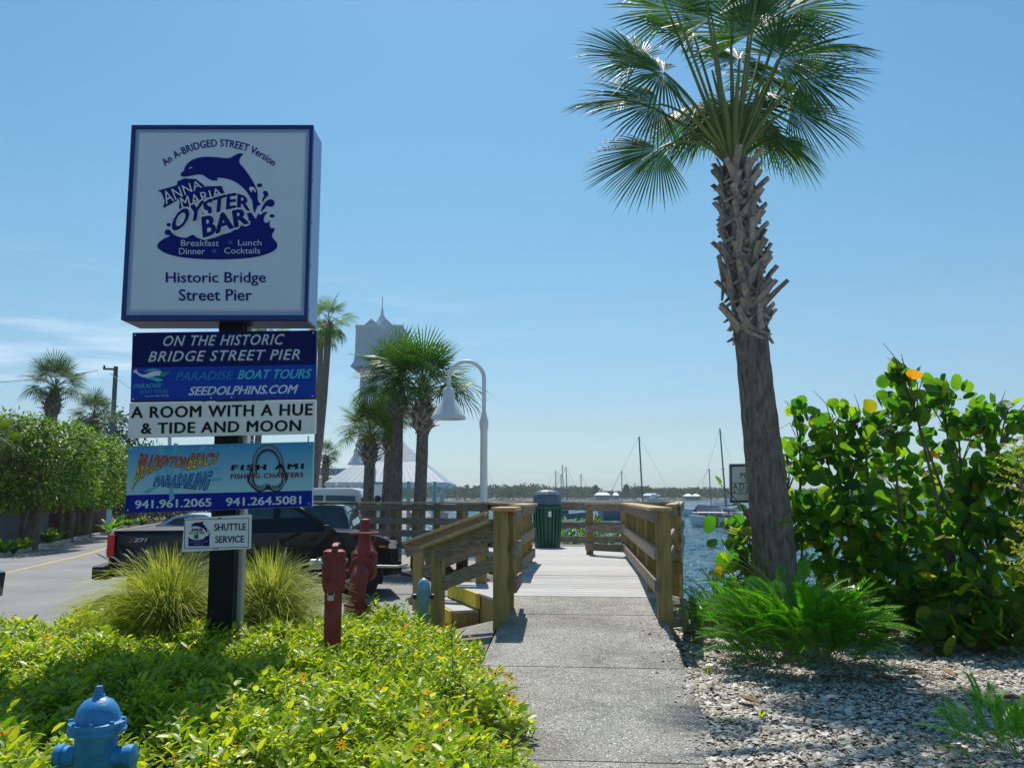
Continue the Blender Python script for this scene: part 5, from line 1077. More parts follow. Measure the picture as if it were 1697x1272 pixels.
# ---------------------------------------------------------------- ornamental grass
def grass_clump(label, u, Y, h, r, n, seed, nplume=22):
    rs = np.random.RandomState(seed); x = gx(u, Y); t = thing('ornamental_grass', label, 'grass clump', (x, Y, .05), group='fountain grasses either side of the sign post')
    a = rs.uniform(0, 6.283, n); l = h * np.where(rs.rand(n) < .12, rs.uniform(1.05, 1.35, n), rs.uniform(.45, 1.05, n)); o_ = np.abs(rs.normal(.0, .42, n)) + .10; r0 = rs.uniform(0, .16, n); ts = np.array([0, .25, .5, .75, 1.0]); wv = np.array([.7, 1, .9, .6, .08]) * .0042
    b = a + rs.normal(0, .7, n) + .35 * np.sin(a * 3 + seed); px_ = x + r0 * np.cos(a); py_ = Y + r0 * np.sin(a)
    V = np.zeros((n, 10, 3))
    for i, tt in enumerate(ts):
        out = r * 1.45 * np.minimum(o_, 1.0) * (tt ** 1.4); zc = l * (1.10 * tt - .22 * tt ** 3 * (1 + o_ * 1.9)); cx_ = px_ + np.cos(b) * out; cy_ = py_ + np.sin(b) * out; s = np.stack([-np.sin(b), np.cos(b)], 1) * wv[i]
        V[:, 2 * i] = np.stack([cx_ - s[:, 0], cy_ - s[:, 1], np.maximum(.02, .05 + zc)], 1); V[:, 2 * i + 1] = np.stack([cx_ + s[:, 0], cy_ + s[:, 1], np.maximum(.02, .05 + zc + .002)], 1)
    f = np.array([(2 * i, 2 * i + 1, 2 * i + 3, 2 * i + 2) for i in range(4)]); Fx = (f[None] + (np.arange(n) * 10)[:, None, None]).reshape(-1, 4)
    np_mesh('blades', V.reshape(-1, 3) - np.array(wloc(t)), Fx, M['grassy'], t, kind='stuff')
    rg2 = random.Random(seed)
    for k in range(nplume):
        a_ = rg2.uniform(0, 6.28); o2 = rg2.uniform(.15, .8) * r; hh = h * rg2.uniform(.6, 1.0); p0 = Vector((x + .1 * math.cos(a_), Y + .1 * math.sin(a_), .1)); p1 = Vector((x + o2 * .6 * math.cos(a_), Y + o2 * .6 * math.sin(a_), hh * .75)); p2 = Vector((x + o2 * 1.25 * math.cos(a_), Y + o2 * 1.25 * math.sin(a_), hh)); d = (p2 - p1).normalized()
        m = MB().tube([p0, p1, p2], .002, 3); m.tube([p2 - d * .02, p2 + d * .03, p2 + d * .09 - Vector((0, 0, .01)), p2 + d * .14 - Vector((0, 0, .03))], [.003, .010, .009, .001], 6); m.build('seed_plume', M['plume'], t)
grass_clump('large arching fountain grass left of the black sign post', 275, 9.85, 1.06, .78, 5200, 51, 26)
grass_clump('arching fountain grass right of the black sign post', 444, 10.2, 1.04, .60, 4600, 52, 24)
strap_plant('thin bladed green tuft in front of the right hand fountain grass', gx(470, 9.6), 9.6, .62, 60, 'grassy', 55, name='grass_tuft', wl=.006, spread=.7)
# ---------------------------------------------------------------- coontie cycads
def cyc_frond(seed, L1, nl=22):
    rg2 = random.Random(seed); m = MB(); pts = []
    for i in range(nl + 1):
        t = i / nl; pts.append(Vector((L1 * (t * .92), 0, L1 * (.62 * t - .50 * t * t))))
    m.tube(pts[::4] + [pts[-1]], .005, 4, 1, cap=False)
    for i in range(4, nl + 1):
        for s in (-1, 1):
            p = pts[i]; d = (pts[i] - pts[i - 1]).normalized(); l = .135 * (1 - .35 * abs(i / nl - .5)) * rg2.uniform(.85, 1.1); q = (d * .75 + Vector((0, s, 0)) * .8 + Vector((0, 0, .28))).normalized(); n = Vector((0, 0, 1)) - q * q.z; sd_ = n.cross(q).normalized() * .019
            m.add([p, p + q * l * .5 - sd_, p + q * l, p + q * l * .5 + sd_], [(0, 1, 2), (0, 2, 3)])
    o = m.build('frond', [M['coontie'], M['petiole']], None, local=True, fixn=False); d = o.data; bpy.data.objects.remove(o); return d
CYC = [cyc_frond(s, .95) for s in (1, 2, 3)]
def coontie(label, x, Y, r, h, n, seed, z0=.02):
    rg2 = random.Random(seed); t = thing('coontie_plant', label, 'cycad', (x, Y, z0), group='coontie cycads by the gravel')
    for k in range(n):
        q = (k + .5) / n; f_ = link('frond', CYC[k % 3], t); az = k * 2.39996; el = 1.25 - .9 * q + rg2.uniform(-.3, .3); s = rg2.uniform(.48, .74) * r / .92
        rad = math.sqrt(rg2.random()) * .58 * r; f_.location = (rad * math.cos(az + .6), rad * math.sin(az + .6), rg2.uniform(.05, .48) * h * (1 - (rad / r) ** 2)); f_.rotation_euler = (rg2.uniform(-.3, .3), -el + .35, az); f_.scale = (s, s, s * h)
    return t
coontie('large bright green feathery cycad mound in front of the big palm', gx(1325, 9.0), 9.0, .95, 1.05, 290, 81)
coontie('darker cycad leaning against the left side of the big palm base', gx(1212, 10.6), 10.7, .66, .95, 120, 82)
coontie('cycad fronds poking up at the lower right corner of the photo', gx(1665, 6.0), 5.9, .50, .62, 70, 83)
# ---------------------------------------------------------------- sea grape
def seagrape():
    t = thing('sea_grape_bush', 'tall sea grape bush with big round leaves right of the large palm, some tinged orange', 'bush', (3.9, 11.2, 0))
    rg2 = random.Random(77); rs = np.random.RandomState(77)
    def leafm(seed):
        r2 = random.Random(seed); m = MB(); n = 12; vs = [(0, 0, 0), (.55, 0, -.04)]; ph = r2.uniform(0, 6)
        for k in range(n):
            a = -2.85 + 5.7 * k / (n - 1); rr_ = .5 * (1 + .04 * math.sin(k * 2 + ph)); vs.append((.5 - rr_ * math.cos(a + 0) * -1 * 1.0 if False else .5 + rr_ * math.cos(math.pi - a if False else a) * -1 * -1, rr_ * 1.08 * math.sin(a), .10 * abs(math.sin(a)) + .03 * math.sin(3 * a + ph)))
        fs = [(1, 2 + k, 3 + k) for k in range(n - 1)] + [(1, 2 + n - 1, 0), (1, 0, 2)]
        m.add(vs, fs); return m
    datas = []
    for k in range(6):
        o = leafm(k).build('leaf', M['seagrape_v'] if k < 5 else M['seagrape_b'], None, local=True, fixn=False, smooth=True, angle=180); datas.append(o.data); bpy.data.objects.remove(o)
    # clusters: (u, v, Y, radius px u, radius px v, leaves)
    C_ = [(1500, 640, 11.0, 40, 36, 46), (1560, 665, 11.3, 60, 34, 70), (1650, 690, 11.2, 62, 38, 80), (1480, 700, 10.9, 60, 50, 110), (1590, 730, 11.3, 70, 42, 110), (1360, 730, 11.4, 70, 48, 110), (1310, 790, 11.6, 50, 60, 90), (1410, 760, 11.2, 75, 55, 130), (1480, 800, 11.5, 80, 70, 150),
          (1670, 800, 10.6, 70, 45, 120), (1590, 830, 11.4, 80, 60, 150), (1400, 850, 10.8, 90, 60, 170), (1330, 880, 11.3, 70, 70, 120), (1500, 900, 11.0, 100, 60, 190), (1640, 890, 10.6, 90, 60, 170), (1420, 950, 10.9, 90, 55, 150), (1540, 980, 10.3, 95, 55, 170), (1650, 980, 9.9, 80, 60, 150), (1600, 1050, 9.8, 100, 48, 150), (1690, 1060, 9.6, 70, 60, 110), (1500, 1020, 10.6, 80, 45, 110),
          (1245, 900, 11.6, 40, 50, 60), (1225, 950, 11.4, 40, 40, 50), (1265, 840, 11.9, 26, 36, 30), (1760, 760, 10.8, 80, 80, 120), (1780, 900, 10.2, 90, 100, 150), (1850, 980, 9.8, 90, 110, 90), (1430, 690, 11.3, 22, 28, 24), (1325, 690, 11.5, 24, 24, 20), (1500, 612, 11, 16, 12, 12), (1676, 700, 11.0, 14, 12, 10), (1390, 690, 11.4, 18, 24, 16)]
    T = []; A = []; ctr = []
    for (u, v, Y, ru, rv, n) in C_:
        c = P(u, v, Y); ctr.append(c); rx_, rz_ = ru * .88 / 1480 * Y, rv * .88 / 1480 * Y; n = int(n * (.56 if v < 800 else .72)); p = rnd_dirs(n) * (rs.rand(n, 1) ** .45); T.append(p * np.array([rx_, (rx_ + rz_) * .4, rz_]) + np.array(c)); A.append(p)
    for u, v, Y in ((1192, 800, 10.3), (1200, 876, 10.2), (1182, 877, 10.2), (1204, 872, 10.3), (1222, 870, 10.4), (1212, 905, 10.3), (1200, 925, 10.3), (1230, 930, 10.3), (1300, 862, 9.9), (1290, 865, 9.9), (1318, 835, 10.0)):
        T.append(np.array([P(u, v, Y)])); A.append(np.array([[-.4, -.4, .2]]))
        e_ = P(u, v, Y); r0_ = P(1262, 905, 11.2) if v < 900 else P(1262, 960, 11.2); MB().tube([r0_, r0_.lerp(e_, .5) + Vector((0, 0, .03 if v > 820 else .14)), e_], [.012, .008, .004], 5).build('sprig', M['stem'], t)
    T = np.concatenate(T); A = np.concatenate(A); ok = T[:, 2] > .12; T, A = T[ok], A[ok]; n = len(T)
    D = A * .7 + rs.normal(0, .45, (n, 3)) + np.array([0, -.15, .25]); N = rs.normal(0, .6, (n, 3)) + np.array([0, -.6, .55]); S = rs.uniform(.12, .205, n)
    front = np.argsort(T[:, 1] - A[:, 1] * 0 - (S - .16) * 3)[:290]; fs_ = set(front.tolist()); base = wloc(t)
    for i in front:
        d = Vector(D[i]).normalized(); nn = Vector(N[i]); nn = (nn - d * nn.dot(d)).normalized(); sdv = nn.cross(d); Mx = Matrix((d, sdv, nn)).transposed()
        o = link('leaf', datas[5] if rg2.random() < .015 else datas[rg2.randrange(5)], t); o.location = Vector(T[i]) - base; o.rotation_euler = Mx.to_euler(); s = float(S[i]); o.scale = (s, s, s)
    rest = np.array([i for i in range(n) if i not in fs_]); me = datas[0]
    tv = np.array([v.co[:] for v in me.vertices]); tf = np.array([list(p.vertices) for p in me.polygons])
    # extra inner leaves for density
    ex = rest[rs.randint(0, len(rest), 260)]; Te = np.concatenate([T[rest], T[ex] + rs.normal(0, .12, (260, 3)) + np.array([0, .3, 0])]); De = np.concatenate([D[rest], rs.normal(0, 1, (260, 3))]); Ne = np.concatenate([N[rest], N[ex]]); Se = np.concatenate([S[rest], S[ex]])
    v, f = inst(tv, tf, Te, De, Ne, Se); np_mesh('leaves', v - np.array(base), f, M['seagrape'], t, kind='stuff', smooth=True)
    roots = [Vector((3.3, 11.3, 0)), Vector((4.3, 11.3, 0)), Vector((4.6, 11.0, 0)), Vector((5.2, 10.6, 0)), Vector((2.7, 11.5, 0))]
    for k, c in enumerate(ctr):
        r_ = min(roots, key=lambda q: abs(q.x - c.x) + rg2.uniform(0, .6)); mid = r_.lerp(c, .5) + Vector((rg2.uniform(-.2, .2), rg2.uniform(-.1, .2), .12))
        MB().tube([r_, r_.lerp(mid, .6), mid, c], [.032, .026, .02, .007], 7).build('branch', M['stem'], t, smooth=True)
        tw = MB()
        for j in range(7):
            e_ = c + Vector((rg2.uniform(-.4, .4), rg2.uniform(-.25, .2), rg2.uniform(-.25, .35))); tw.tube([c.lerp(mid, .3), c.lerp(e_, .5), e_], [.009, .006, .003], 4)
        tw.build('twigs', M['stem'], t)
seagrape()
# little conifer sprig at the right edge, pink flower, dead leaves on the gravel
x = gx(1720, 8.6); airy = thing('conifer_shrub', 'wispy yellow green conifer branch entering at the right edge', 'shrub', (x, 8.6, 0)); rs = np.random.RandomState(5)
MB().tube([(x, 8.6, 0), (x + .02, 8.6, 1.2), (x - .05, 8.6, 2.1)], [.03, .02, .006], 6).build('trunk', M['stem'], airy)
T = []; Dd = []
for k in range(60):
    z = rs.uniform(.9, 2.2); a = rs.uniform(0, 6.28); l = rs.uniform(.15, .36); dv = np.array([math.cos(a), math.sin(a), .3])
    for j in range(26): T.append(np.array([x, 8.6, z]) + dv * l * j / 26); Dd.append(dv + rs.normal(0, .7, 3))
T = np.array(T); leaf_mass('foliage', T, np.array(Dd), rnd_dirs(len(T)), rs.uniform(.02, .05, len(T)), M['grassy'], airy, LEAF)
for k, (u, v, Y) in enumerate(((1243, 852, 11.4),)):
    m = MB(); c = P(u, v, Y)
    for j in range(6): a = j * 1.047; m.add([c, c + Vector((.05 * math.cos(a - .4), -.02, .05 * math.sin(a - .4))), c + Vector((.085 * math.cos(a), -.03, .085 * math.sin(a))), c + Vector((.05 * math.cos(a + .4), -.02, .05 * math.sin(a + .4)))], [(0, 1, 2, 3)])
    tagp(m.build('pink_flower', M['pink'], loc=c, fixn=False), 'small pink flower left of the palm trunk under the white notice', 'flower')
dl = mat('dry_leaf', (.26, .13, .06), .8, var=.3, vscale=20)
for k, (u, v) in enumerate(((1512, 1105), (1570, 1103), (1620, 1140), (1670, 1142), (1540, 1072), (1240, 1145), (1380, 1110), (1140, 1040), (820, 1028), (1470, 1112))):
    Y = 1.62 * 1480 / (v - 821); c = G(u, Y, .075 if u > 900 else .34); m = MB(); a = k * 1.7; d = Vector((math.cos(a), math.sin(a), 0)); s = Vector((-d.y, d.x, 0)); l = .13
    m.add([c - d * l, c - s * l * .45 + Vector((0, 0, .03)), c + d * l + Vector((0, 0, .03)), c + s * l * .45 + Vector((0, 0, .035)), c + Vector((0, 0, .0))], [(0, 1, 4), (1, 2, 4), (2, 3, 4), (3, 0, 4)])
    tagp(m.build('fallen_leaf', dl, loc=c, fixn=False), 'curled brown fallen leaf lying on the pale shell gravel' if u > 900 else 'dry brown fallen leaf on the path joint by the stairs', 'leaf', 'fallen leaves on the gravel' if u > 900 else None)
MB().tube([G(1400, 8.4, .05), G(1460, 8.0, .06), G(1510, 7.7, .05), G(1570, 7.6, .05)], [.008, .007, .006, .004], 5)
o = MB().tube([G(1395, 8.5, .06), G(1450, 8.1, .07), G(1500, 7.75, .06), G(1572, 7.6, .06)], [.009, .008, .006, .004], 5).build('fallen_twig', M['stem'], loc=G(1450, 8.1, .0)); tagp(o, 'long thin brown twig lying on the gravel behind the cycad', 'twig')
for k, (u, v) in enumerate(((1152, 1062), (1172, 1110), (1190, 1035), (1262, 1178))):
    Y = 1.7 * 1480 / (v - 821); strap_plant('tiny green weed sprouting through the pale gravel, ' + ['just right of the path edge', 'below the first weed by the path', 'near the flat faced tan rock', 'lowest, in the palm crown shadow'][k], gx(u, Y), Y, .09, 14, 'cover', 90 + k, name='gravel_weed', wl=.006, group='weeds in the gravel')
# pet notice
ps = thing('pet_notice_sign', 'white notice with a black border about pets, partly hidden behind the palm trunk', 'sign', (gx(1245, 12.0), 12.0, 0))
def NP(u, v, d=0): return P(u, v, 12.0 - d)
MB().prism([NP(1208, 768), NP(1298, 766), NP(1298, 832), NP(1209, 833)], (0, .012, 0)).build('face_panel', M['white_sign'], ps, bevel=.004)
fp = ps.children[0]; bk = mat('black_print', (.02, .02, .022), .4)
for q in (((1210, 770), (1296, 768), (1296, 771), (1210, 773)), ((1210, 829), (1296, 828), (1296, 831), (1210, 832)), ((1210, 772), (1212.6, 772), (1213, 830), (1210.6, 830)), ((1211.5, 800), (1296, 799.3), (1296, 800.2), (1211.5, 801))): poly_print(ident, q, bk, fp, 12.0, 1, 'border_line')
text_print('PETS NOT', ident, ((1227, 783), (1284, 782), (1284, 791), (1227, 792)), bk, fp, 12.0, 2, bold=-.0)
text_print('ALLOWED', ident, ((1235, 791), (1280, 790), (1280, 798), (1235, 799)), bk, fp, 12.0, 2)
text_print('A.D.A. Service', ident, ((1214, 801), (1286, 800), (1286, 809.5), (1214, 810.5)), bk, fp, 12.0, 2)
text_print('A.D.A. Equipped', ident, ((1213, 812), (1290, 811), (1290, 820), (1213, 821)), bk, fp, 12.0, 2)
MB().box((gx(1262, 12.05), 12.05, 1.0), (.06, .03, 2.2)).build('post', M['steel'], ps)
# ---------------------------------------------------------------- vehicles
def arc(cx, cz, r, a0, a1, n=10): return [(cx + r * math.cos(R(a0 + (a1 - a0) * i / n)), cz + r * math.sin(R(a0 + (a1 - a0) * i / n))) for i in range(n + 1)]
def vehicle(name, label, cat, loc, rz, L_, W2, body, belt, green, wins, axles, wr, paint, tumble=.26, rim='rim', group=None, glassfront=None, glassrear=None, hood_drop=0):
    """side outline swept across the width; the side bulges at mid height and leans in above the belt line"""
    t = thing(name, label, cat, loc, rz, group)
    def hw(z): 
        if z > belt: return W2 - .05 - (z - belt) * tumble
        return W2 - .05 * abs((z - (belt * .62)) / (belt * .6)) ** 2
    def hx(x, z): # nose and tail taper in plan
        k = 1.0
        if x > L_ - .55: k -= .16 * ((x - (L_ - .55)) / .55) ** 2
        if x < .35: k -= .06 * ((.35 - x) / .35) ** 2
        return hw(z) * k
    def shell(outline, m, nm, bev=.03):
        bm = bmesh.new(); n = len(outline)
        rings = []
        for f_ in (-1, -.96, -.5, 0, .5, .96, 1):
            ins = .025 if abs(f_) == 1 else 0
            cx_ = sum(p[0] for p in outline) / n; cz_ = sum(p[1] for p in outline) / n
            rings.append([bm.verts.new((x + (cx_ - x) * ins * .5, f_ * hx(x, z), z + (.02 * (1 - f_ * f_) if z > belt * .8 else 0) + (cz_ - z) * ins * .6)) for x, z in outline])
        for a, b in zip(rings, rings[1:]):
            for i in range(n): bm.faces.new((a[i], a[(i + 1) % n], b[(i + 1) % n], b[i]))
        for rg_ in (rings[0], rings[-1]):
            f = bm.faces.new(rg_); 
        bmesh.ops.triangulate(bm, faces=[f for f in bm.faces if len(f.verts) > 4], ngon_method='EAR_CLIP')
        bmesh.ops.recalc_face_normals(bm, faces=bm.faces); me = bpy.data.meshes.new(nm); bm.to_mesh(me); bm.free(); me.materials.append(m)
        me.polygons.foreach_set('use_smooth', [True] * len(me.polygons))
        try: me.set_sharp_from_angle(angle=R(38))
        except Exception: pass
        return link(nm, me, t)
    bo = shell(body, paint, 'body'); 
    if green: shell(green, paint, 'cab')
    def side(pts, m, nm, lift=.008, both=True, parent=None):
        for s in ((-1, 1) if both else (-1,)):
            b = MB().add([(x, s * (hx(x, z) + lift), z) for x, z in pts], [tuple(range(len(pts)))]); o = b.build(nm, m, parent or t, local=True, fixn=False)
    for w_ in wins: side(w_, M['glass'], 'window', .012)
    def cross(p0, p1, m, nm, inset=.1, lift=.012):
        d = Vector((p1[0] - p0[0], 0, p1[1] - p0[1])).normalized(); n = Vector((-d.z, 0, d.x))
        if n.z < 0: n = -n
        q = [Vector((p0[0], 0, p0[1])) + n * (lift + .02), Vector((p1[0], 0, p1[1])) + n * (lift + .02)]
        MB().add([(q[0].x, -(hx(*p0) - inset), q[0].z), (q[0].x, hx(*p0) - inset, q[0].z), (q[1].x, hx(*p1) - inset, q[1].z), (q[1].x, -(hx(*p1) - inset), q[1].z)], [(0, 1, 2, 3)]).build(nm, m, t, local=True, fixn=False)
    if glassfront: cross(*glassfront, M['glass'], 'windshield')
    if glassrear: cross(*glassrear, M['glass'], 'rear_window')
    MB().box((L_ / 2, 0, .34), (L_ * .86, W2 * 1.5, .2)).build('underbody', M['plastic'], t, local=True)
    for x in axles:
        for s in (-1, 1):
            y0 = s * (W2 - .26); wl_ = MB().lathe([(wr * .6, 0), (wr * .93, .0), (wr, .03), (wr, .2), (wr * .93, .235), (wr * .62, .24), (wr * .6, .2)], (x, y0, wr), axis=(0, s, 0), seg=36).build('wheel', M['tyre'], t, local=True, smooth=True)
            rm_ = MB().lathe([(0, .10), (wr * .58, .10), (wr * .63, .2), (wr * .66, .232), (wr * .6, .235), (wr * .56, .17), (.0, .15)], (x, y0, wr), axis=(0, s, 0), seg=28)
            for k in range(6):
                a = k * 1.047 + .3; rm_.beam((x, y0 + s * .2, wr), (x + wr * .58 * math.cos(a), y0 + s * .215, wr + wr * .58 * math.sin(a)), .05, .035, up=(0, 1, 0))
            rm_.build('rim', M[rim], wl_, local=True)
            MB().lathe([(wr * 1.14, 0), (wr * 1.14, .21)], (x, s * (W2 - .26), wr), axis=(0, s, 0), seg=28).build('wheel_well', M['plastic'], t, local=True)
    return t, hx, side
# black pickup truck, facing right
Lp = 5.40
arch = lambda cx, r, z: [(cx + r * math.cos(a), z + r * math.sin(a)) for a in [math.pi * (1 - i / 12) for i in range(13)]]
pbody = [(.10, .62), (.08, 1.20), (.16, 1.265), (1.95, 1.275), (3.95, 1.27), (4.10, 1.255), (4.6, 1.215), (4.98, 1.14), (5.20, 1.03), (5.30, .88), (5.33, .60), (5.26, .42), (5.02, .40)] + list(reversed(arch(4.50, .47, .41))) + [(3.9, .36), (1.85, .38)] + list(reversed(arch(1.24, .47, .41))) + [(.65, .45), (.2, .52)]
pgreen = [(1.93, 1.26), (2.02, 1.66), (2.18, 1.77), (2.5, 1.80), (3.1, 1.79), (3.38, 1.73), (4.12, 1.25)]
A0 = G(164, 14.2); A1 = G(668, 15.3); rz_ = math.atan2(A1.y - A0.y, A1.x - A0.x); sc = (A1 - A0).length / Lp
tk, hx_, side_ = vehicle('pickup_truck', 'black pickup truck parked behind the sign and grasses, facing right', 'pickup truck', (A0.x - .93 * math.sin(rz_) * -1 * -1, A0.y + .93, 0), rz_, Lp, .93, pbody, 1.26, pgreen,
    [[(2.95 + .08, 1.30), (3.0 + .08, 1.70), (3.30, 1.665), (3.42, 1.60), (3.88, 1.31)], [(2.12, 1.31), (2.22, 1.70), (2.93, 1.715), (2.95, 1.30)]], (1.24, 4.50), .39, M['black_car'], .30, glassfront=((3.5, 1.66), (4.06, 1.28)), glassrear=((1.96, 1.35), (2.05, 1.66)))
tk.scale = (sc, 1, .885)
MB().box((1.05, 0, 1.285), (1.80, 1.70, .03)).build('bed_cover', M['plastic'], tk, local=True, bevel=.01)
for s in (-1, 1):
    MB().box((.125, s * .86, 1.03), (.13, .13, .40)).build('tail_light', M['red_lens'], tk, local=True, bevel=.025)
    MB().box((5.10, s * .74, .99), (.34, .26, .155)).build('headlight', M['clear_lens'], tk, local=True, bevel=.035)
    MB().box((5.00, s * .815, 1.0), (.16, .13, .12)).build('marker_light', M['amber'], tk, local=True, bevel=.02)
    MB().box((3.92, s * 1.03, 1.30), (.13, .22, .17)).build('mirror', M['black_car'], tk, local=True, bevel=.04)
    MB().beam((3.95, s * .86, 1.26), (3.92, s * .98, 1.28), .06, .04).build('mirror_arm', M['plastic'], tk, local=True)
    for x in (2.25, 3.15): MB().box((x, s * (hx_(x, 1.12) + .018), 1.12), (.19, .025, .035)).build('door_handle', M['black_car'], tk, local=True, bevel=.008)
    for x in (1.97, 2.96, 3.98): MB().box((x, s * (hx_(x, .9) + .001), .86), (.010, .012, .74)).build('door_gap', M['plastic'], tk, local=True)
    MB().beam((1.9, s * .90, .33), (3.95, s * .90, .33), .12, .05).build('side_step', M['plastic'], tk, local=True)
    MB().box((5.24, s * .62, .62), (.16, .2, .20)).build('bumper_trim', M['chrome'], tk, local=True, bevel=.03)
    for cx_ in (1.24, 4.50): 
        m = MB(); pts = [(cx_ + .49 * math.cos(a), s * (hx_(cx_, .6) - .005), .41 + .49 * math.sin(a)) for a in [math.pi * i / 14 for i in range(15)]]; m.tube(pts, .028, 6); m.build('wheel_arch_trim', M['plastic'], tk, local=True, smooth=True)
MB().box((-.03, 0, .56), (.30, 1.78, .24)).build('rear_bumper', M['plastic'], tk, local=True, bevel=.04)
MB().box((5.30, 0, .56), (.16, 1.7, .28)).build('front_bumper', M['black_car'], tk, local=True, bevel=.06)
MB().box((5.30, 0, .90), (.07, 1.15, .20)).build('grille', M['plastic'], tk, local=True, bevel=.02)
for s in (-1,):
    def tk_text(str_, x0, x1, z0, z1, m):
        v, f = text_verts(str_, .03, .3, 1.05); a0 = min(p[0] for p in v); a1 = max(p[0] for p in v); b0 = min(p[1] for p in v); b1 = max(p[1] for p in v)
        MB().add([(x0 + (x1 - x0) * (p[0] - a0) / (a1 - a0), -(hx_(.7, 1.12) + .006), z0 + (z1 - z0) * (p[1] - b0) / (b1 - b0)) for p in v], f).build('lettering', m, tk, local=True, fixn=False)
    tk_text('Z', .42, .52, 1.10, 1.165, mat('red_decal', (.5, .03, .03), .4)); tk_text('Z71', .50, .74, 1.10, 1.165, mat('silver_decal', (.6, .6, .62), .4))
tr_ = MB().tube([(5.3, -.2, .42), (5.7, -.3, .34), (6.3, -.1, .22)], .045, 8).build('tow_bar', M['dark_metal'], tk, local=True)
# cars parked behind it
def car2(name, label, cat, u_l, u_r, Y, zs, kind, paint, facing_left=True, group='vehicles parked behind the black pickup'):
    a = G(u_l, Y).x; b = G(u_r, Y).x; L2 = b - a
    if kind == 'suv':
        body = [(.08, .55), (.05, .95), (.15, 1.08), (3.6, 1.02), (4.3, .95), (4.66, .82), (4.72, .55), (4.6, .36), (4.25, .34)] + list(reversed(arch(3.82, .40, .35))) + [(3.3, .30), (1.4, .30)] + list(reversed(arch(.98, .40, .35))) + [(.5, .36), (.15, .42)]
        green = [(.12, 1.05), (.28, 1.45), (.50, 1.70), (.9, 1.745), (2.2, 1.74), (2.65, 1.66), (3.55, 1.04)]
        wins = [[(.55, 1.14), (.62, 1.54), (1.15, 1.60), (1.2, 1.12)], [(1.27, 1.12), (1.24, 1.61), (2.05, 1.62), (2.1, 1.1)], [(2.17, 1.1), (2.13, 1.62), (2.5, 1.60), (3.2, 1.12)]]; args = (4.75, .92, body, 1.05, green, wins, (.98, 3.82), .35, paint); kw = dict(glassfront=((2.72, 1.60), (3.45, 1.08)), glassrear=((.16, 1.12), (.44, 1.62))); L0 = 4.75
    elif kind == 'van':
        body = [(.05, .5), (.02, 1.1), (.04, 1.25), (4.2, 1.15), (4.9, 1.02), (5.2, .85), (5.25, .5), (5.1, .34), (4.8, .32)] + list(reversed(arch(4.35, .40, .34))) + [(3.9, .28), (1.5, .28)] + list(reversed(arch(1.05, .40, .34))) + [(.5, .34)]
        green = [(.04, 1.2), (.10, 1.80), (.22, 1.98), (.5, 2.03), (2.9, 2.02), (3.35, 1.94), (4.35, 1.15)]
        wins = [[(.30, 1.22), (.36, 1.82), (1.55, 1.84), (1.55, 1.22)], [(1.66, 1.22), (1.66, 1.84), (2.6, 1.84), (2.6, 1.2)], [(2.72, 1.2), (2.72, 1.84), (3.2, 1.80), (3.85, 1.2)]]; args = (5.3, .99, body, 1.2, green, wins, (1.05, 4.35), .35, paint); kw = dict(glassfront=((3.4, 1.88), (4.25, 1.22)), tumble=.14, glassrear=((.05, 1.3), (.10, 1.8))); L0 = 5.3
    else:
        body = [(.08, .5), (.05, .85), (.3, 1.0), (3.3, .98), (4.1, .88), (4.6, .74), (4.68, .5), (4.5, .32), (4.2, .3)] + list(reversed(arch(3.75, .37, .32))) + [(3.2, .26), (1.4, .26)] + list(reversed(arch(.95, .37, .32))) + [(.5, .32)]
        green = [(.55, .97), (.95, 1.30), (1.4, 1.43), (2.0, 1.45), (2.5, 1.38), (3.4, .96)]
        wins = [[(.95, 1.02), (1.2, 1.31), (1.85, 1.38), (1.9, 1.02)], [(1.97, 1.02), (1.95, 1.38), (2.4, 1.34), (3.05, 1.02)]]; args = (4.7, .90, body, .97, green, wins, (.95, 3.75), .32, paint); kw = dict(glassfront=((2.56, 1.36), (3.30, 1.0)), tumble=.4, glassrear=((.62, 1.0), (.95, 1.28))); L0 = 4.7
    t, hx2, sd2 = vehicle(name, label, cat, (b, Y, 0), math.pi, *args, group=group, **kw)
    t.scale = (L2 / L0, 1, zs)
    for s in (-1, 1):
        if kind == 'van': MB().box((.055, s * .93, 1.55), (.10, .09, .46)).build('tail_light', M['red_lens'], t, local=True, bevel=.02)
        else: MB().box((.12 if kind == 'suv' else .21, s * .76, 1.0 if kind == 'suv' else .8), (.18, .24, .14)).build('tail_light', M['red_lens'], t, local=True, bevel=.03)
        MB().box((args[0] - .32, s * .66, .76), (.3, .26, .13)).build('headlight', M['clear_lens'], t, local=True, bevel=.03)
        MB().box((args[0] * .66, s * (args[1] + .06), 1.08), (.12, .18, .13)).build('mirror', paint, t, local=True, bevel=.03)
    return t
tv_ = car2('white_van', 'white van with dark windows and a tall red tail light, parked farthest back', 'van', 400, 610, 24.0, .93, 'van', M['white_car'])
ts_ = car2('dark_suv', 'charcoal sport utility car parked between the black pickup and the white van', 'car', 400, 598, 18.4, .87, 'suv', M['dark_car'])
MB().box((1.3, -.62, 1.77), (1.8, .04, .03)).build('roof_rail', M['dark_metal'], ts_, local=True)
MB().box((1.3, .62, 1.77), (1.8, .04, .03)).build('roof_rail', M['dark_metal'], ts_, local=True)
car2('silver_car', 'pale silver car whose hood and windshield show behind the pickup bed', 'car', 196, 420, 20.5, .90, 'sedan', M['silver_car'])
xe = G(0, 11.3).x; te = car2('dark_parked_car', 'dark car at the left edge, only the tip of its bumper in view', 'car', -780, -60, 10.9, .85, 'sedan', M['dark_car'], group=None)
te.rotation_euler = (0, 0, math.pi - .05)
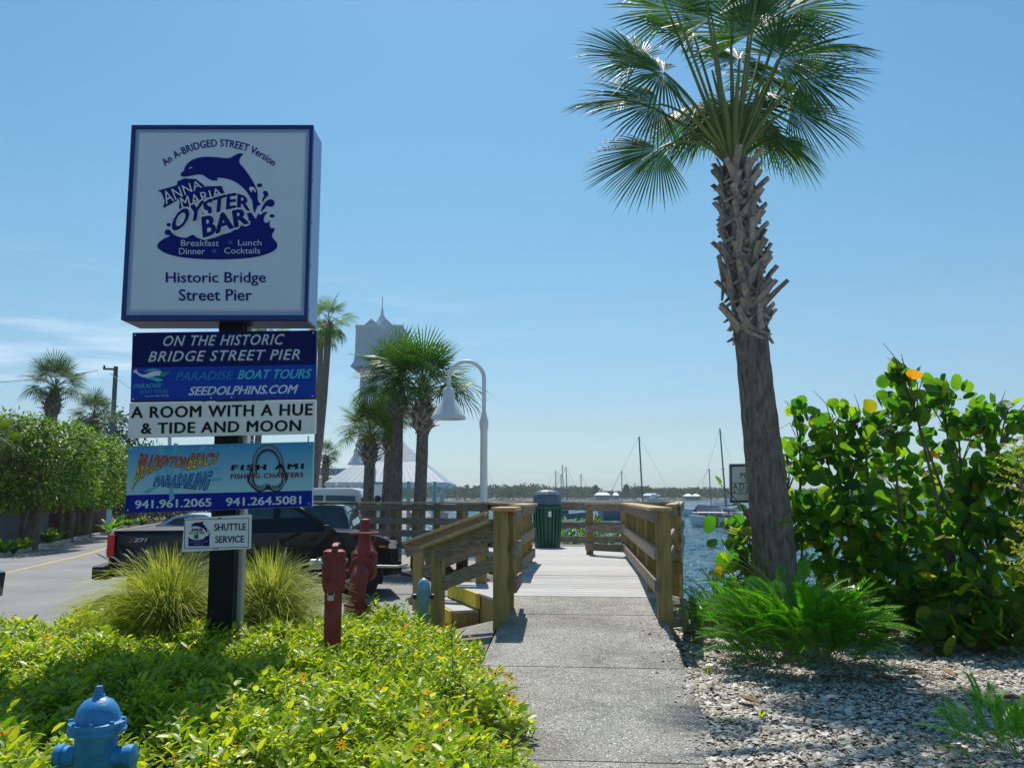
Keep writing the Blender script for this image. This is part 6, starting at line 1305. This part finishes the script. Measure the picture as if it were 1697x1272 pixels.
# ---------------------------------------------------------------- utility pole and wires
x = gx(177, 44); zt_ = P(177, 607, 44).z
up_ = thing('utility_pole', 'weathered grey green utility pole behind the small palm at the left', 'utility pole', (x, 44, 0))
MB().tube([(x, 44, -.1), (x, 44, zt_)], [.14, .105], 12).build('pole', M['util'], up_, smooth=True)
MB().beam((x - .62, 44, zt_ - .12), (x + .05, 44, zt_ - .14), .08, .09).build('cross_arm', M['util'], up_)
MB().lathe([(.05, 0), (.06, .06), (.03, .14)], (x - .58, 44, zt_ - .08), seg=8).build('insulator', M['dark_metal'], up_)
MB().beam((x + .02, 43.9, zt_ - .1), (x + .16, 43.9, zt_ - .55), .03, .03).build('bracket', M['dark_metal'], up_)
def wire(a, b, sag, r, lab):
    pts = [Vector(a).lerp(Vector(b), i / 16) - Vector((0, 0, sag * 4 * (i / 16) * (1 - i / 16))) for i in range(17)]
    tagp(MB().tube(pts, r, 5).build('overhead_wire', M['wire'], loc=Vector(a)), lab, 'wire', 'overhead wires at the left')
wire(P(-260, 742, 40), P(176, 690, 44), .3, .028, 'thick sagging cable meeting the utility pole from the left, below the palm crowns')
wire(P(176, 690, 44), P(420, 640, 48), .3, .028, 'thick cable rising from the utility pole to the right, behind the sign')
wire(P(-200, 642, 40), P(162, 614, 44), .2, .014, 'thin wire from the left to the tip of the cross arm')
wire(P(182, 618, 44), P(420, 730, 30), .4, .014, 'thin wire dropping from the pole top to the right')
wire(P(-260, 715, 42), P(176, 705, 46), .2, .010, 'faint thin wire under the thick cable at the left')
# ---------------------------------------------------------------- fence and wall under the clipped trees
def board_fence(label, a, b, h, col, name, wdt=.14, gap=.012):
    t = thing(name, label, 'fence', a); a = Vector(a); b = Vector(b); n = int((b - a).length / wdt); d = (b - a) / n; me = None
    for k in range(n):
        p = a + d * (k + .5)
        if me is None: o = MB().box((0, 0, h / 2), (wdt - gap, .025, h)).build('board', col, t, local=True); me = o.data
        else: o = link('board', me, t)
        o.location = p - a; o.rotation_euler = (0, 0, math.atan2(d.y, d.x))
    for z in (h * .25, h * .8): MB().beam(a + Vector((0, .035, z)), b + Vector((0, .035, z)), .04, .07).build('rail', col, t)
    return t
board_fence('weathered grey board fence right of the sturdy clipped tree trunk', G(147, 41), G(172, 50), 1.5, mat('grey_fence_board', (.30, .29, .27), .8, var=.25, vscale=6), 'board_fence')
board_fence('pale blue board fence in the shade under the clipped trees', G(-45, 31), G(78, 35.5), 1.25, mat('blue_fence_board', (.22, .27, .33), .7, var=.2, vscale=6), 'board_fence')
sh = thing('teal_shed', 'small teal building in the shade behind the slender trunks', 'building', G(112, 40))
c_ = G(110, 40.5); MB().box((c_.x, 41.5, 1.1), (2.2, 2, 2.2)).build('wall', M['teal'], sh)
MB().prism([(c_.x - 1.3, 40.3, 2.2), (c_.x + 1.3, 40.3, 2.2), (c_.x, 40.3, 2.9)], (0, 2.4, 0)).build('roof', M['metal_roof'], sh); MB().box((c_.x + .4, 40.47, 1.0), (.7, .06, 1.8)).build('door', M['white_wall'], sh)
hs = thing('dark_red_house', 'low house with a maroon wall in deep shade behind the leftmost trees', 'building', G(20, 36)); c_ = G(8, 37)
MB().box((c_.x, 39, 1.3), (4.6, 4, 2.6)).build('wall', mat('maroon_wall', (.10, .03, .04), .8, var=.2), hs); MB().box((c_.x - 1.5, 36.97, 1.3), (.8, .06, 1.1)).build('window', M['white_wall'], hs)
MB().prism([(c_.x - 2.6, 36.6, 2.6), (c_.x + 2.6, 36.6, 2.6), (c_.x, 36.6, 3.5)], (0, 4.8, 0)).build('roof', M['metal_roof'], hs)
# ---------------------------------------------------------------- clock tower, pavilion, low building
YT = 62; tx = P(632, 600, YT).x; k_ = YT / 1480
tw_ = thing('clock_tower', 'tall pale grey tower with flared roof housing and thin spire behind the palms', 'tower', (tx, YT, -1.2))
zA, zB = P(640, 548, YT).z, P(640, 614, YT).z; hwid = 37 * k_
body = MB().box((tx, YT, (zB - 1.2) / 2 + .2), (54 * k_, 54 * k_, zB + 1.2)).build('shaft', M['white_wall'], tw_, bevel=.03)
for s in (-1, 1):
    for s2 in (-1, 1): MB().box((tx + s * 28 * k_, YT + s2 * 28 * k_, zB / 2 - .6), (.18, .18, zB + 1.2)).build('corner_post', M['white_wall'], tw_)
MB().box((tx, YT, (zA + zB) / 2 + .1), (2 * hwid - .2, 2 * hwid - .2, zA - zB - .2)).build('housing', M['util'], tw_)
for fy in (0, 1, 2, 3):   # standing seam sides, flaring out at the bottom
    Rm = Matrix.Rotation(fy * math.pi / 2, 3, 'Z'); n = 15
    for i in range(n):
        x0 = -hwid + 2 * hwid * i / n; x1 = x0 + 2 * hwid / n * .94; pr = [(-hwid - .02, zA), (-hwid - .04, zB + .9), (-hwid - .10, zB + .4), (-hwid - .3, zB + .05)]
        m = MB(); vs = []
        for y, z in pr: vs += [Rm @ Vector((x0 * (abs(y) / hwid), y, 0)) + Vector((tx, YT, z)), Rm @ Vector((x1 * (abs(y) / hwid), y, 0)) + Vector((tx, YT, z))]
        m.add(vs, [(2 * j, 2 * j + 1, 2 * j + 3, 2 * j + 2) for j in range(3)]); m.add([v + (Rm @ Vector((0, .04, 0))) for v in vs], [(2 * j, 2 * j + 2, 2 * j + 3, 2 * j + 1) for j in range(3)]); m.build('roof_panel', M['tower_metal'], tw_, fixn=False)
MB().box((tx, YT, zA + .05), (2 * hwid + .15, 2 * hwid + .15, .14)).build('cornice', M['white_wall'], tw_)
MB().lathe([(hwid * .5, 0), (hwid * .18, .75), (.13, 1.0), (.10, 1.3), (.02, P(637, 512, YT).z - zA)], (tx, YT, zA + .1), seg=4).build('spire', M['tower_metal'], tw_)
MB().tube([(tx, YT, P(637, 520, YT).z), (tx, YT, P(637, 492, YT).z)], .02, 5).build('finial', M['dark_metal'], tw_)
for s in (-1, 1): MB().prism([(tx + s * hwid * .32 - .5, YT - hwid - .1, zA + .1), (tx + s * hwid * .32 + .5, YT - hwid - .1, zA + .1), (tx + s * hwid * .32, YT - hwid - .1, zA + .55)], (0, .6, 0)).build('gable', M['tower_metal'], tw_)
YG = 44; gc = P(652, 800, YG); kg = YG / 1480; ze, za = P(652, 800, YG).z, P(660, 728, YG).z; hw_ = 93 * kg
pv_ = thing('pavilion', 'open pier pavilion with a pale metal hip roof, scalloped trim and white bracketed posts', 'pavilion', (gc.x, YG, -.2))
apex = 10 * kg
for fy in range(4):
    Rm = Matrix.Rotation(fy * math.pi / 2, 3, 'Z'); n = 18
    for i in range(n):
        f0 = -1 + 2 * i / n; f1 = f0 + 2 / n * .95; lo = hw_; hi = apex; T_ = lambda f, r, z: Rm @ Vector((f * r, -r, 0)) + Vector((gc.x, YG, z))
        q = [T_(f0, lo, ze), T_(f1, lo, ze), T_(f1, (lo + hi) * .5, ze + (za - ze) * .46), T_(f0, (lo + hi) * .5, ze + (za - ze) * .46), T_(f1, hi, za), T_(f0, hi, za)]
        MB().add(q, [(0, 1, 2, 3), (3, 2, 4, 5)]).build('roof_panel', M['metal_roof'], pv_, fixn=False)
    sc_ = MB()
    for i in range(16):
        f0 = -1 + 2 * i / 16; w2 = 2 / 16; pts = [Rm @ Vector(((f0 + w2 * j / 6) * hw_, -hw_ + .01, 0)) + Vector((gc.x, YG, ze - .16 - .12 * math.sin(math.pi * j / 6))) for j in range(7)]
        top = [Rm @ Vector((f0 * hw_, -hw_ + .01, 0)) + Vector((gc.x, YG, ze)), Rm @ Vector(((f0 + w2) * hw_, -hw_ + .01, 0)) + Vector((gc.x, YG, ze))]
        sc_.prism([top[1], top[0]] + pts, Rm @ Vector((0, .04, 0)))
    sc_.build('scalloped_trim', M['white_wall'], pv_)
for sx_ in (-1, 0, 1):
    for sy_ in (-1, 1):
        px_, py_ = gc.x + sx_ * hw_ * .80, YG + sy_ * hw_ * .8; MB().box((px_, py_, ze / 2 - .1), (.24, .24, ze + .2)).build('post', M['white_wall'], pv_)
        for s in (-1, 1): MB().beam((px_, py_, ze - .75), (px_ + s * .7, py_, ze - .05), .07, .1).build('bracket', M['white_wall'], pv_)
        MB().beam((px_, py_, ze - .8), (px_, py_ - sy_ * -.75, ze - .1), .07, .1).build('bracket', M['white_wall'], pv_)
for sy_ in (-1, 1): MB().beam((gc.x - hw_ * .8, YG + sy_ * hw_ * .8, ze - .02), (gc.x + hw_ * .8, YG + sy_ * hw_ * .8, ze - .02), .14, .2).build('beam', M['white_wall'], pv_)
MB().lathe([(.25, 0), (.16, .3), (.03, .7)], (gc.x, YG, za - .05), seg=8).build('finial', M['white_wall'], pv_)
nb = thing('notice_board', 'white notice board with a round emblem and teal frame beside the pavilion posts', 'notice board', G(626, 36)); c_ = P(626, 822, 36)
MB().box((c_.x, 36.05, c_.z), (.72, .06, 1.15)).build('frame', M['teal'], nb); MB().box((c_.x, 36.0, c_.z), (.55, .05, .95)).build('board', M['white_sign'], nb); MB().lathe([(0, 0), (.14, 0), (.14, .01), (0, .01)], (c_.x, 35.965, c_.z - .1), axis=(0, -1, 0), seg=20).build('emblem', M['plastic'], nb); MB().box((c_.x, 36.05, .4), (.1, .08, 1.2)).build('post', M['white_wall'], nb)
for s in (-.55, 1.0, 2.1): tagp(MB().box((c_.x + s, 38, 1.05), (.13, .13, 2.5)).build('teal_pillar', M['teal'], loc=(c_.x + s, 38, 0)), 'teal painted pillar behind the palm trunks, %s' % ('left of the notice board' if s < 0 else ('first right of the notice board' if s < 1.5 else 'farthest right of the notice board')), 'pillar')
lb = thing('pier_building', 'low white pier building with a slatted roof edge left of the pavilion', 'building', G(560, 66)); c_ = G(560, 66); zr = P(560, 778, 66).z; zd = P(560, 790, 66).z
MB().box((c_.x, 68, zd / 2), (5.6, 4, zd)).build('wall', M['white_wall'], lb)
for i in range(16): MB().box((c_.x - 2.7 + i * .37, 66.2, (zr + zd) / 2 + .1), (.28, 1.6, .5)).build('roof_slat', M['metal_roof'], lb)
MB().box((c_.x, 66.3, zd - .06), (5.9, 1.7, .1)).build('eave', M['white_wall'], lb)
for s in (-1.6, .2, 1.8): MB().box((c_.x + s, 65.96, 1.4), (.9, .08, 1.1)).build('window', M['glass'], lb)
# ---------------------------------------------------------------- boats
def hull_mesh(x, y, L2, b, fb, rz, m, deck=None, name='hull', parent=None):
    M3 = Matrix.Rotation(rz, 3, 'Z'); st_ = 12; vs = []; 
    for i in range(st_ + 1):
        t = i / st_; w_ = b / 2 * max(0, 1 - max(0, t - .35) ** 2 / .4225) ** .8 * (.78 + .22 * min(1, t / .3)); sh = fb * (1 + .28 * (2 * t - .8) ** 2); px_ = L2 * (t - .5)
        for yy, zz_ in ((0, -.25), (w_ * .62, -.12), (w_ * .94, sh * .45), (w_, sh), (0, sh + .04), (-w_, sh), (-w_ * .94, sh * .45), (-w_ * .62, -.12)): vs.append(M3 @ Vector((px_ + (.3 * (zz_ / fb) if t > .9 else 0), yy, zz_)) + Vector((x, y, WZ)))
    fs = [(8 * i + k, 8 * i + (k + 1) % 8, 8 * i + 8 + (k + 1) % 8, 8 * i + 8 + k) for i in range(st_) for k in range(8)] + [tuple(range(7, -1, -1)), tuple(8 * st_ + k for k in range(8))]
    return MB().add(vs, fs).build(name, m, parent, smooth=True, angle=35)
def sailboat(label, u, vtop, Y, L2, rz=0, lean=0, hull='hull_white', stays=True, boom=False, mw=.07, group='sailboats moored in the bay', hl=1.0):
    x = P(u, vtop, Y).x; t = thing('sailboat', label, 'sailboat', (x, Y, WZ), group=group); zt = P(u, vtop, Y).z
    hull_mesh(x, Y, L2, L2 * .3, L2 * .11 * hl, rz, M[hull], parent=t); M3 = Matrix.Rotation(rz, 3, 'Z'); zd = WZ + L2 * .12
    b = MB(); cpos = M3 @ Vector((L2 * -.02, 0, 0)); b.box((x + cpos.x, Y + cpos.y, zd + L2 * .03), (L2 * .4, L2 * .18, L2 * .06), rz=rz); b.build('cabin', M['hull_white'], t, bevel=.05)
    mt = Vector((x, Y, zt)); mb_ = Vector((x + lean, Y, zd)); MB().tube([mb_, mt], [mw * 1.2, mw], 6).build('mast', M['mast'], t)
    if stays:
        s = MB(); r_ = max(.008, Y * .00011)
        for q in (M3 @ Vector((L2 * .5, 0, 0)), M3 @ Vector((-L2 * .48, 0, 0))): s.tube([mt, Vector((x + q.x, Y + q.y, zd))], r_, 4)
        s.tube([mt.lerp(mb_, .2), Vector((x, Y - L2 * .14, zd))], r_, 4); s.build('stays', M['wire'], t)
        sp2 = M3 @ Vector((0, L2 * .08, 0)); MB().beam(mt.lerp(mb_, .45) - sp2, mt.lerp(mb_, .45) + sp2, .05, .04).build('spreader', M['mast'], t)
    q = M3 @ Vector((-L2 * .38, 0, 0)); MB().beam(mb_ + Vector((0, 0, L2 * .09)), mb_ + Vector((q.x, q.y, L2 * .10)), L2 * .03, L2 * .035).build('furled_sail', M['canvas'] if boom else M['hull_white'], t)
    return t
sb = sailboat('nearest sailboat, pale blue hull with grey blue canvas awnings over the deck', 1193, 710, 88, 6.4, math.pi + .25, .45, 'hull_white', True, False, .075, hl=1.15)
bx = P(1193, 710, 88).x; BW = lambda x, y, z: Vector((bx + x, 88 + y - x * .25, WZ + z))   # x runs from the stern (left) to the bow
hd = .80
for c_ in list(sb.children):
    if c_.name.startswith(('cabin', 'furled')): bpy.data.objects.remove(c_)
MB().prism([BW(-.9, -.62, hd - .05), BW(1.9, -.5, hd - .05), BW(1.6, -.48, hd + .42), BW(-.8, -.6, hd + .48)], (0, 1.15, 0)).build('cabin', M['hull_white'], sb, bevel=.04)
for x0 in (-.6, .1, .8): MB().prism([BW(x0, -.64, hd + .12), BW(x0 + .5, -.62, hd + .12), BW(x0 + .46, -.62, hd + .33), BW(x0 + .04, -.64, hd + .34)], (0, .03, 0)).build('window', M['glass'], sb)
dkc = mat('dark_blue_canvas', (.055, .075, .13), .85, var=.2)
mm = MB().add([BW(-2.7, -.9, 1.25), BW(-.2, -.95, 1.15), BW(-.3, 0, 1.95), BW(-2.2, 0, 2.1), BW(-2.7, .9, 1.25), BW(-.2, .95, 1.15)], [(0, 1, 2, 3), (3, 2, 5, 4)]); mm.build('awning', dkc, sb, fixn=False)
mm = MB().add([BW(-.5, -.8, 1.15), BW(1.5, -.8, 1.05), BW(1.2, 0, 1.5), BW(-.3, 0, 1.75), BW(1.5, .8, 1.05), BW(-.5, .8, 1.15)], [(0, 1, 2, 3), (3, 2, 4, 5)]); mm.build('awning', M['canvas'], sb, fixn=False)
MB().tube([BW(.1, 0, 1.75), BW(.9, 0, 1.62), BW(1.8, 0, 1.95)], [.12, .26, .14], 8).build('folded_sail', mat('cream_sail', (.58, .56, .50), .8, var=.15, vscale=4), sb, smooth=True)
rl_ = MB()
for k in range(11): rl_.tube([BW(-2.9 + k * .55, -.85 + abs(k - 4) * .03, hd), BW(-2.9 + k * .55, -.85 + abs(k - 4) * .03, hd + .55)], .02, 4)
rl_.tube([BW(-2.9, -.75, hd + .55), BW(0, -.9, hd + .55), BW(2.6, -.65, hd + .55)], .015, 4); rl_.build('guard_rail', M['steel'], sb)
for k in range(7): MB().box(BW(-2.6 + k * .5, -.45 + (k % 3) * .2, hd + .2), (.34, .3, .3 + .1 * (k % 2))).build('deck_bundle', (M['plastic'], M['canvas'], dkc)[k % 3], sb, bevel=.05)
MB().beam(BW(-3.1, -.97, .22), BW(2.4, -.75, .22), .02, .12).build('waterline_stripe', M['hull_blue'], sb)
sailboat('sailboat with a short thin mast just left of the nearest one', 1175, 776, 130, 8, math.pi, .2, mw=.08)
sailboat('sailboat with the tall mast and raking stays, beyond the right railing', 1059, 723, 110, 10, .15, .35, 'hull_blue', mw=.10)
ml_ = [(921, 779, 240, 'leftmost mast of the group behind the bin'), (930, 785, 300, 'shortest thin mast in the group behind the bin'), (932, 770, 230, 'tallest mast in the group behind the bin'), (938, 773, 190, 'mast with a dark raked stay right of the bin'), (963, 785, 260, 'lone mast right of the bin group'), (1030, 779, 220, 'mast left of the tall raked one'), (807, 778, 250, 'mast close to the near lamp pole'), (1463, 785, 240, 'mast glimpsed through the sea grape leaves'), (1052, 800, 320, 'tiny mast near the shore houses')]
for u, v, Y, lab in ml_: sailboat('distant moored sailboat, ' + lab, u, v, Y, 9 if Y < 260 else 8, random.uniform(-.4, .4), random.uniform(-.2, .3), random.choice(['hull_white', 'hull_blue']), mw=.0005 * Y)
def dinghy(label, u, v, L2, m, name='dinghy', cab=False):
    Y = (CAMZ - WZ) * 1480 / (v - 821); x = gx(u, Y); t = thing(name, label, 'boat', (x, Y, WZ), group='small boats in the bay'); hull_mesh(x, Y, L2, L2 * .36, L2 * .12, random.uniform(-.3, .3), M[m], parent=t)
    MB().box((x - L2 * .1, Y, WZ + L2 * .15), (L2 * .25, L2 * .2, L2 * .09)).build('seat_box', M['plastic'] if not cab else M['hull_white'], t, bevel=.03)
    if cab: MB().box((x, Y, WZ + L2 * .26), (L2 * .3, L2 * .22, L2 * .1)).build('cabin', M['hull_white'], t, bevel=.05)
    return t
dinghy('dark dinghy with a red rim seen through the middle of the railing', 1007, 858, 3.2, 'tyre')
dinghy('blue hulled boat seen between the bin and the railing post', 940, 858, 5.5, 'hull_blue')
dinghy('pale motor boat seen between the railing posts', 1030, 852, 7, 'hull_white', cab=True)
dinghy('small grey dinghy on open water right of the railing', 1141, 847, 2.6, 'steel')
dinghy('tiny moored white boat beyond the outer railing post', 1122, 840, 3.4, 'hull_white')
dinghy('white motor cruiser near the far houses', 1085, 830, 12, 'hull_white', 'motor_boat', True)
dinghy('dark power boat behind the nearest sailboat', 1205, 838, 7, 'hull_blue', 'motor_boat', True)
# houses on the far shore
SHW = mat('shore_house_wall', (.26, .30, .32), .7, var=.1)
def house(label, u, v0, v1, wpx, Y, roofc, group='houses on the far shore'):
    a = P(u, v1, Y); w_ = wpx / 1480 * Y; z1 = P(u, v0, Y).z; z0 = WZ + .4; t = thing('shore_house', label, 'house', (a.x, Y, z0), group=group); zw = z0 + (z1 - z0) * .66
    MB().box((a.x, Y, (z0 + zw) / 2), (w_ * .86, 8, zw - z0)).build('wall', SHW, t)
    MB().add([(a.x - w_ / 2, Y - 5, zw), (a.x + w_ / 2, Y - 5, zw), (a.x + w_ / 2, Y + 5, zw), (a.x - w_ / 2, Y + 5, zw), (a.x - w_ * .25, Y, z1), (a.x + w_ * .25, Y, z1)], [(0, 1, 5, 4), (1, 2, 5), (2, 3, 4, 5), (3, 0, 4), (3, 2, 1, 0)]).build('roof', roofc, t)
    for k in range(4): MB().box((a.x - w_ * .32 + k * w_ * .21, Y - 4.03, (z0 + zw) / 2), (w_ * .1, .1, (zw - z0) * .5)).build('window', M['glass'], t)
WR = mat('white_metal_roof', (.82, .83, .84), .4)
house('long low house with a bright white roof on the far shore', 998, 815.5, 823, 26, 540, WR); house('small pale house right of the white roofed one', 1020, 816, 823, 9, 545, WR)
house('white two part boathouse at the waterline, right of the railing', 1140, 818, 825, 12, 500, WR); house('second half of the white boathouse at the waterline', 1153, 818, 825, 11, 502, WR)
house('broad grey house low on the shore under the tall mast', 1078, 817, 823.5, 30, 545, M['metal_roof'])
def shore_tree(label, u, v, wpx, Y, seed, slim=False):
    rs = np.random.RandomState(seed); c = P(u, v, Y); w_ = wpx / 1480 * Y; t = thing('shore_tree', label, 'tree', (c.x, Y, 0), group='taller trees on the far shore'); MB().tube([(c.x, Y, -1), (c.x, Y, c.z * .8)], .35, 6).build('trunk', M['bark'], t)
    n = 1500; p = rnd_dirs(n) * rs.rand(n, 1) ** .4; T = p * np.array([w_ / 2, w_ / 2, (c.z - 2) / 2]) * (1 if not slim else np.stack([1 - .6 * p[:, 2], 1 - .6 * p[:, 2], np.ones(n)], 1)) + np.array([c.x, Y, (c.z + 2) / 2])
    leaf_mass('crown', T, rnd_dirs(n), rnd_dirs(n) + np.array([0, -.3, .8]), rs.uniform(.8, 1.7, n), M['far_leaf'], t, LEAF)
shore_tree('slender dark cypress above the white roofed house', 987, 805, 5, 552, 1, True); shore_tree('dark conifer left of the round crowned shore tree', 1038, 803, 9, 552, 2, True); shore_tree('broad round crowned tree on the far shore below the tall mast', 1064, 805, 40, 556, 3); shore_tree('low spreading tree right of the bin on the far shore', 850, 808, 50, 556, 4)

# ---------------------------------------------------------------- the humid air over the bay
hz = MB().add([(x, y, z) for x in (-3020, 3020) for y in (-320, 6020) for z in (-6, 17)], [(0, 1, 3, 2), (4, 6, 7, 5), (0, 4, 5, 1), (2, 3, 7, 6), (0, 2, 6, 4), (1, 5, 7, 3)])
hm = bpy.data.materials.new('haze_air'); hm.use_nodes = True; ht = hm.node_tree
for n_ in list(ht.nodes):
    if n_.type == 'BSDF_PRINCIPLED': ht.nodes.remove(n_)
pvol = ht.nodes.new('ShaderNodeVolumePrincipled'); pvol.inputs['Color'].default_value = (.86, .93, 1, 1); pvol.inputs['Density'].default_value = .00026; pvol.inputs['Anisotropy'].default_value = .2
ht.links.new(pvol.outputs[0], ht.nodes['Material Output'].inputs['Volume'])
hz.build('haze', hm)['kind'] = 'stuff'
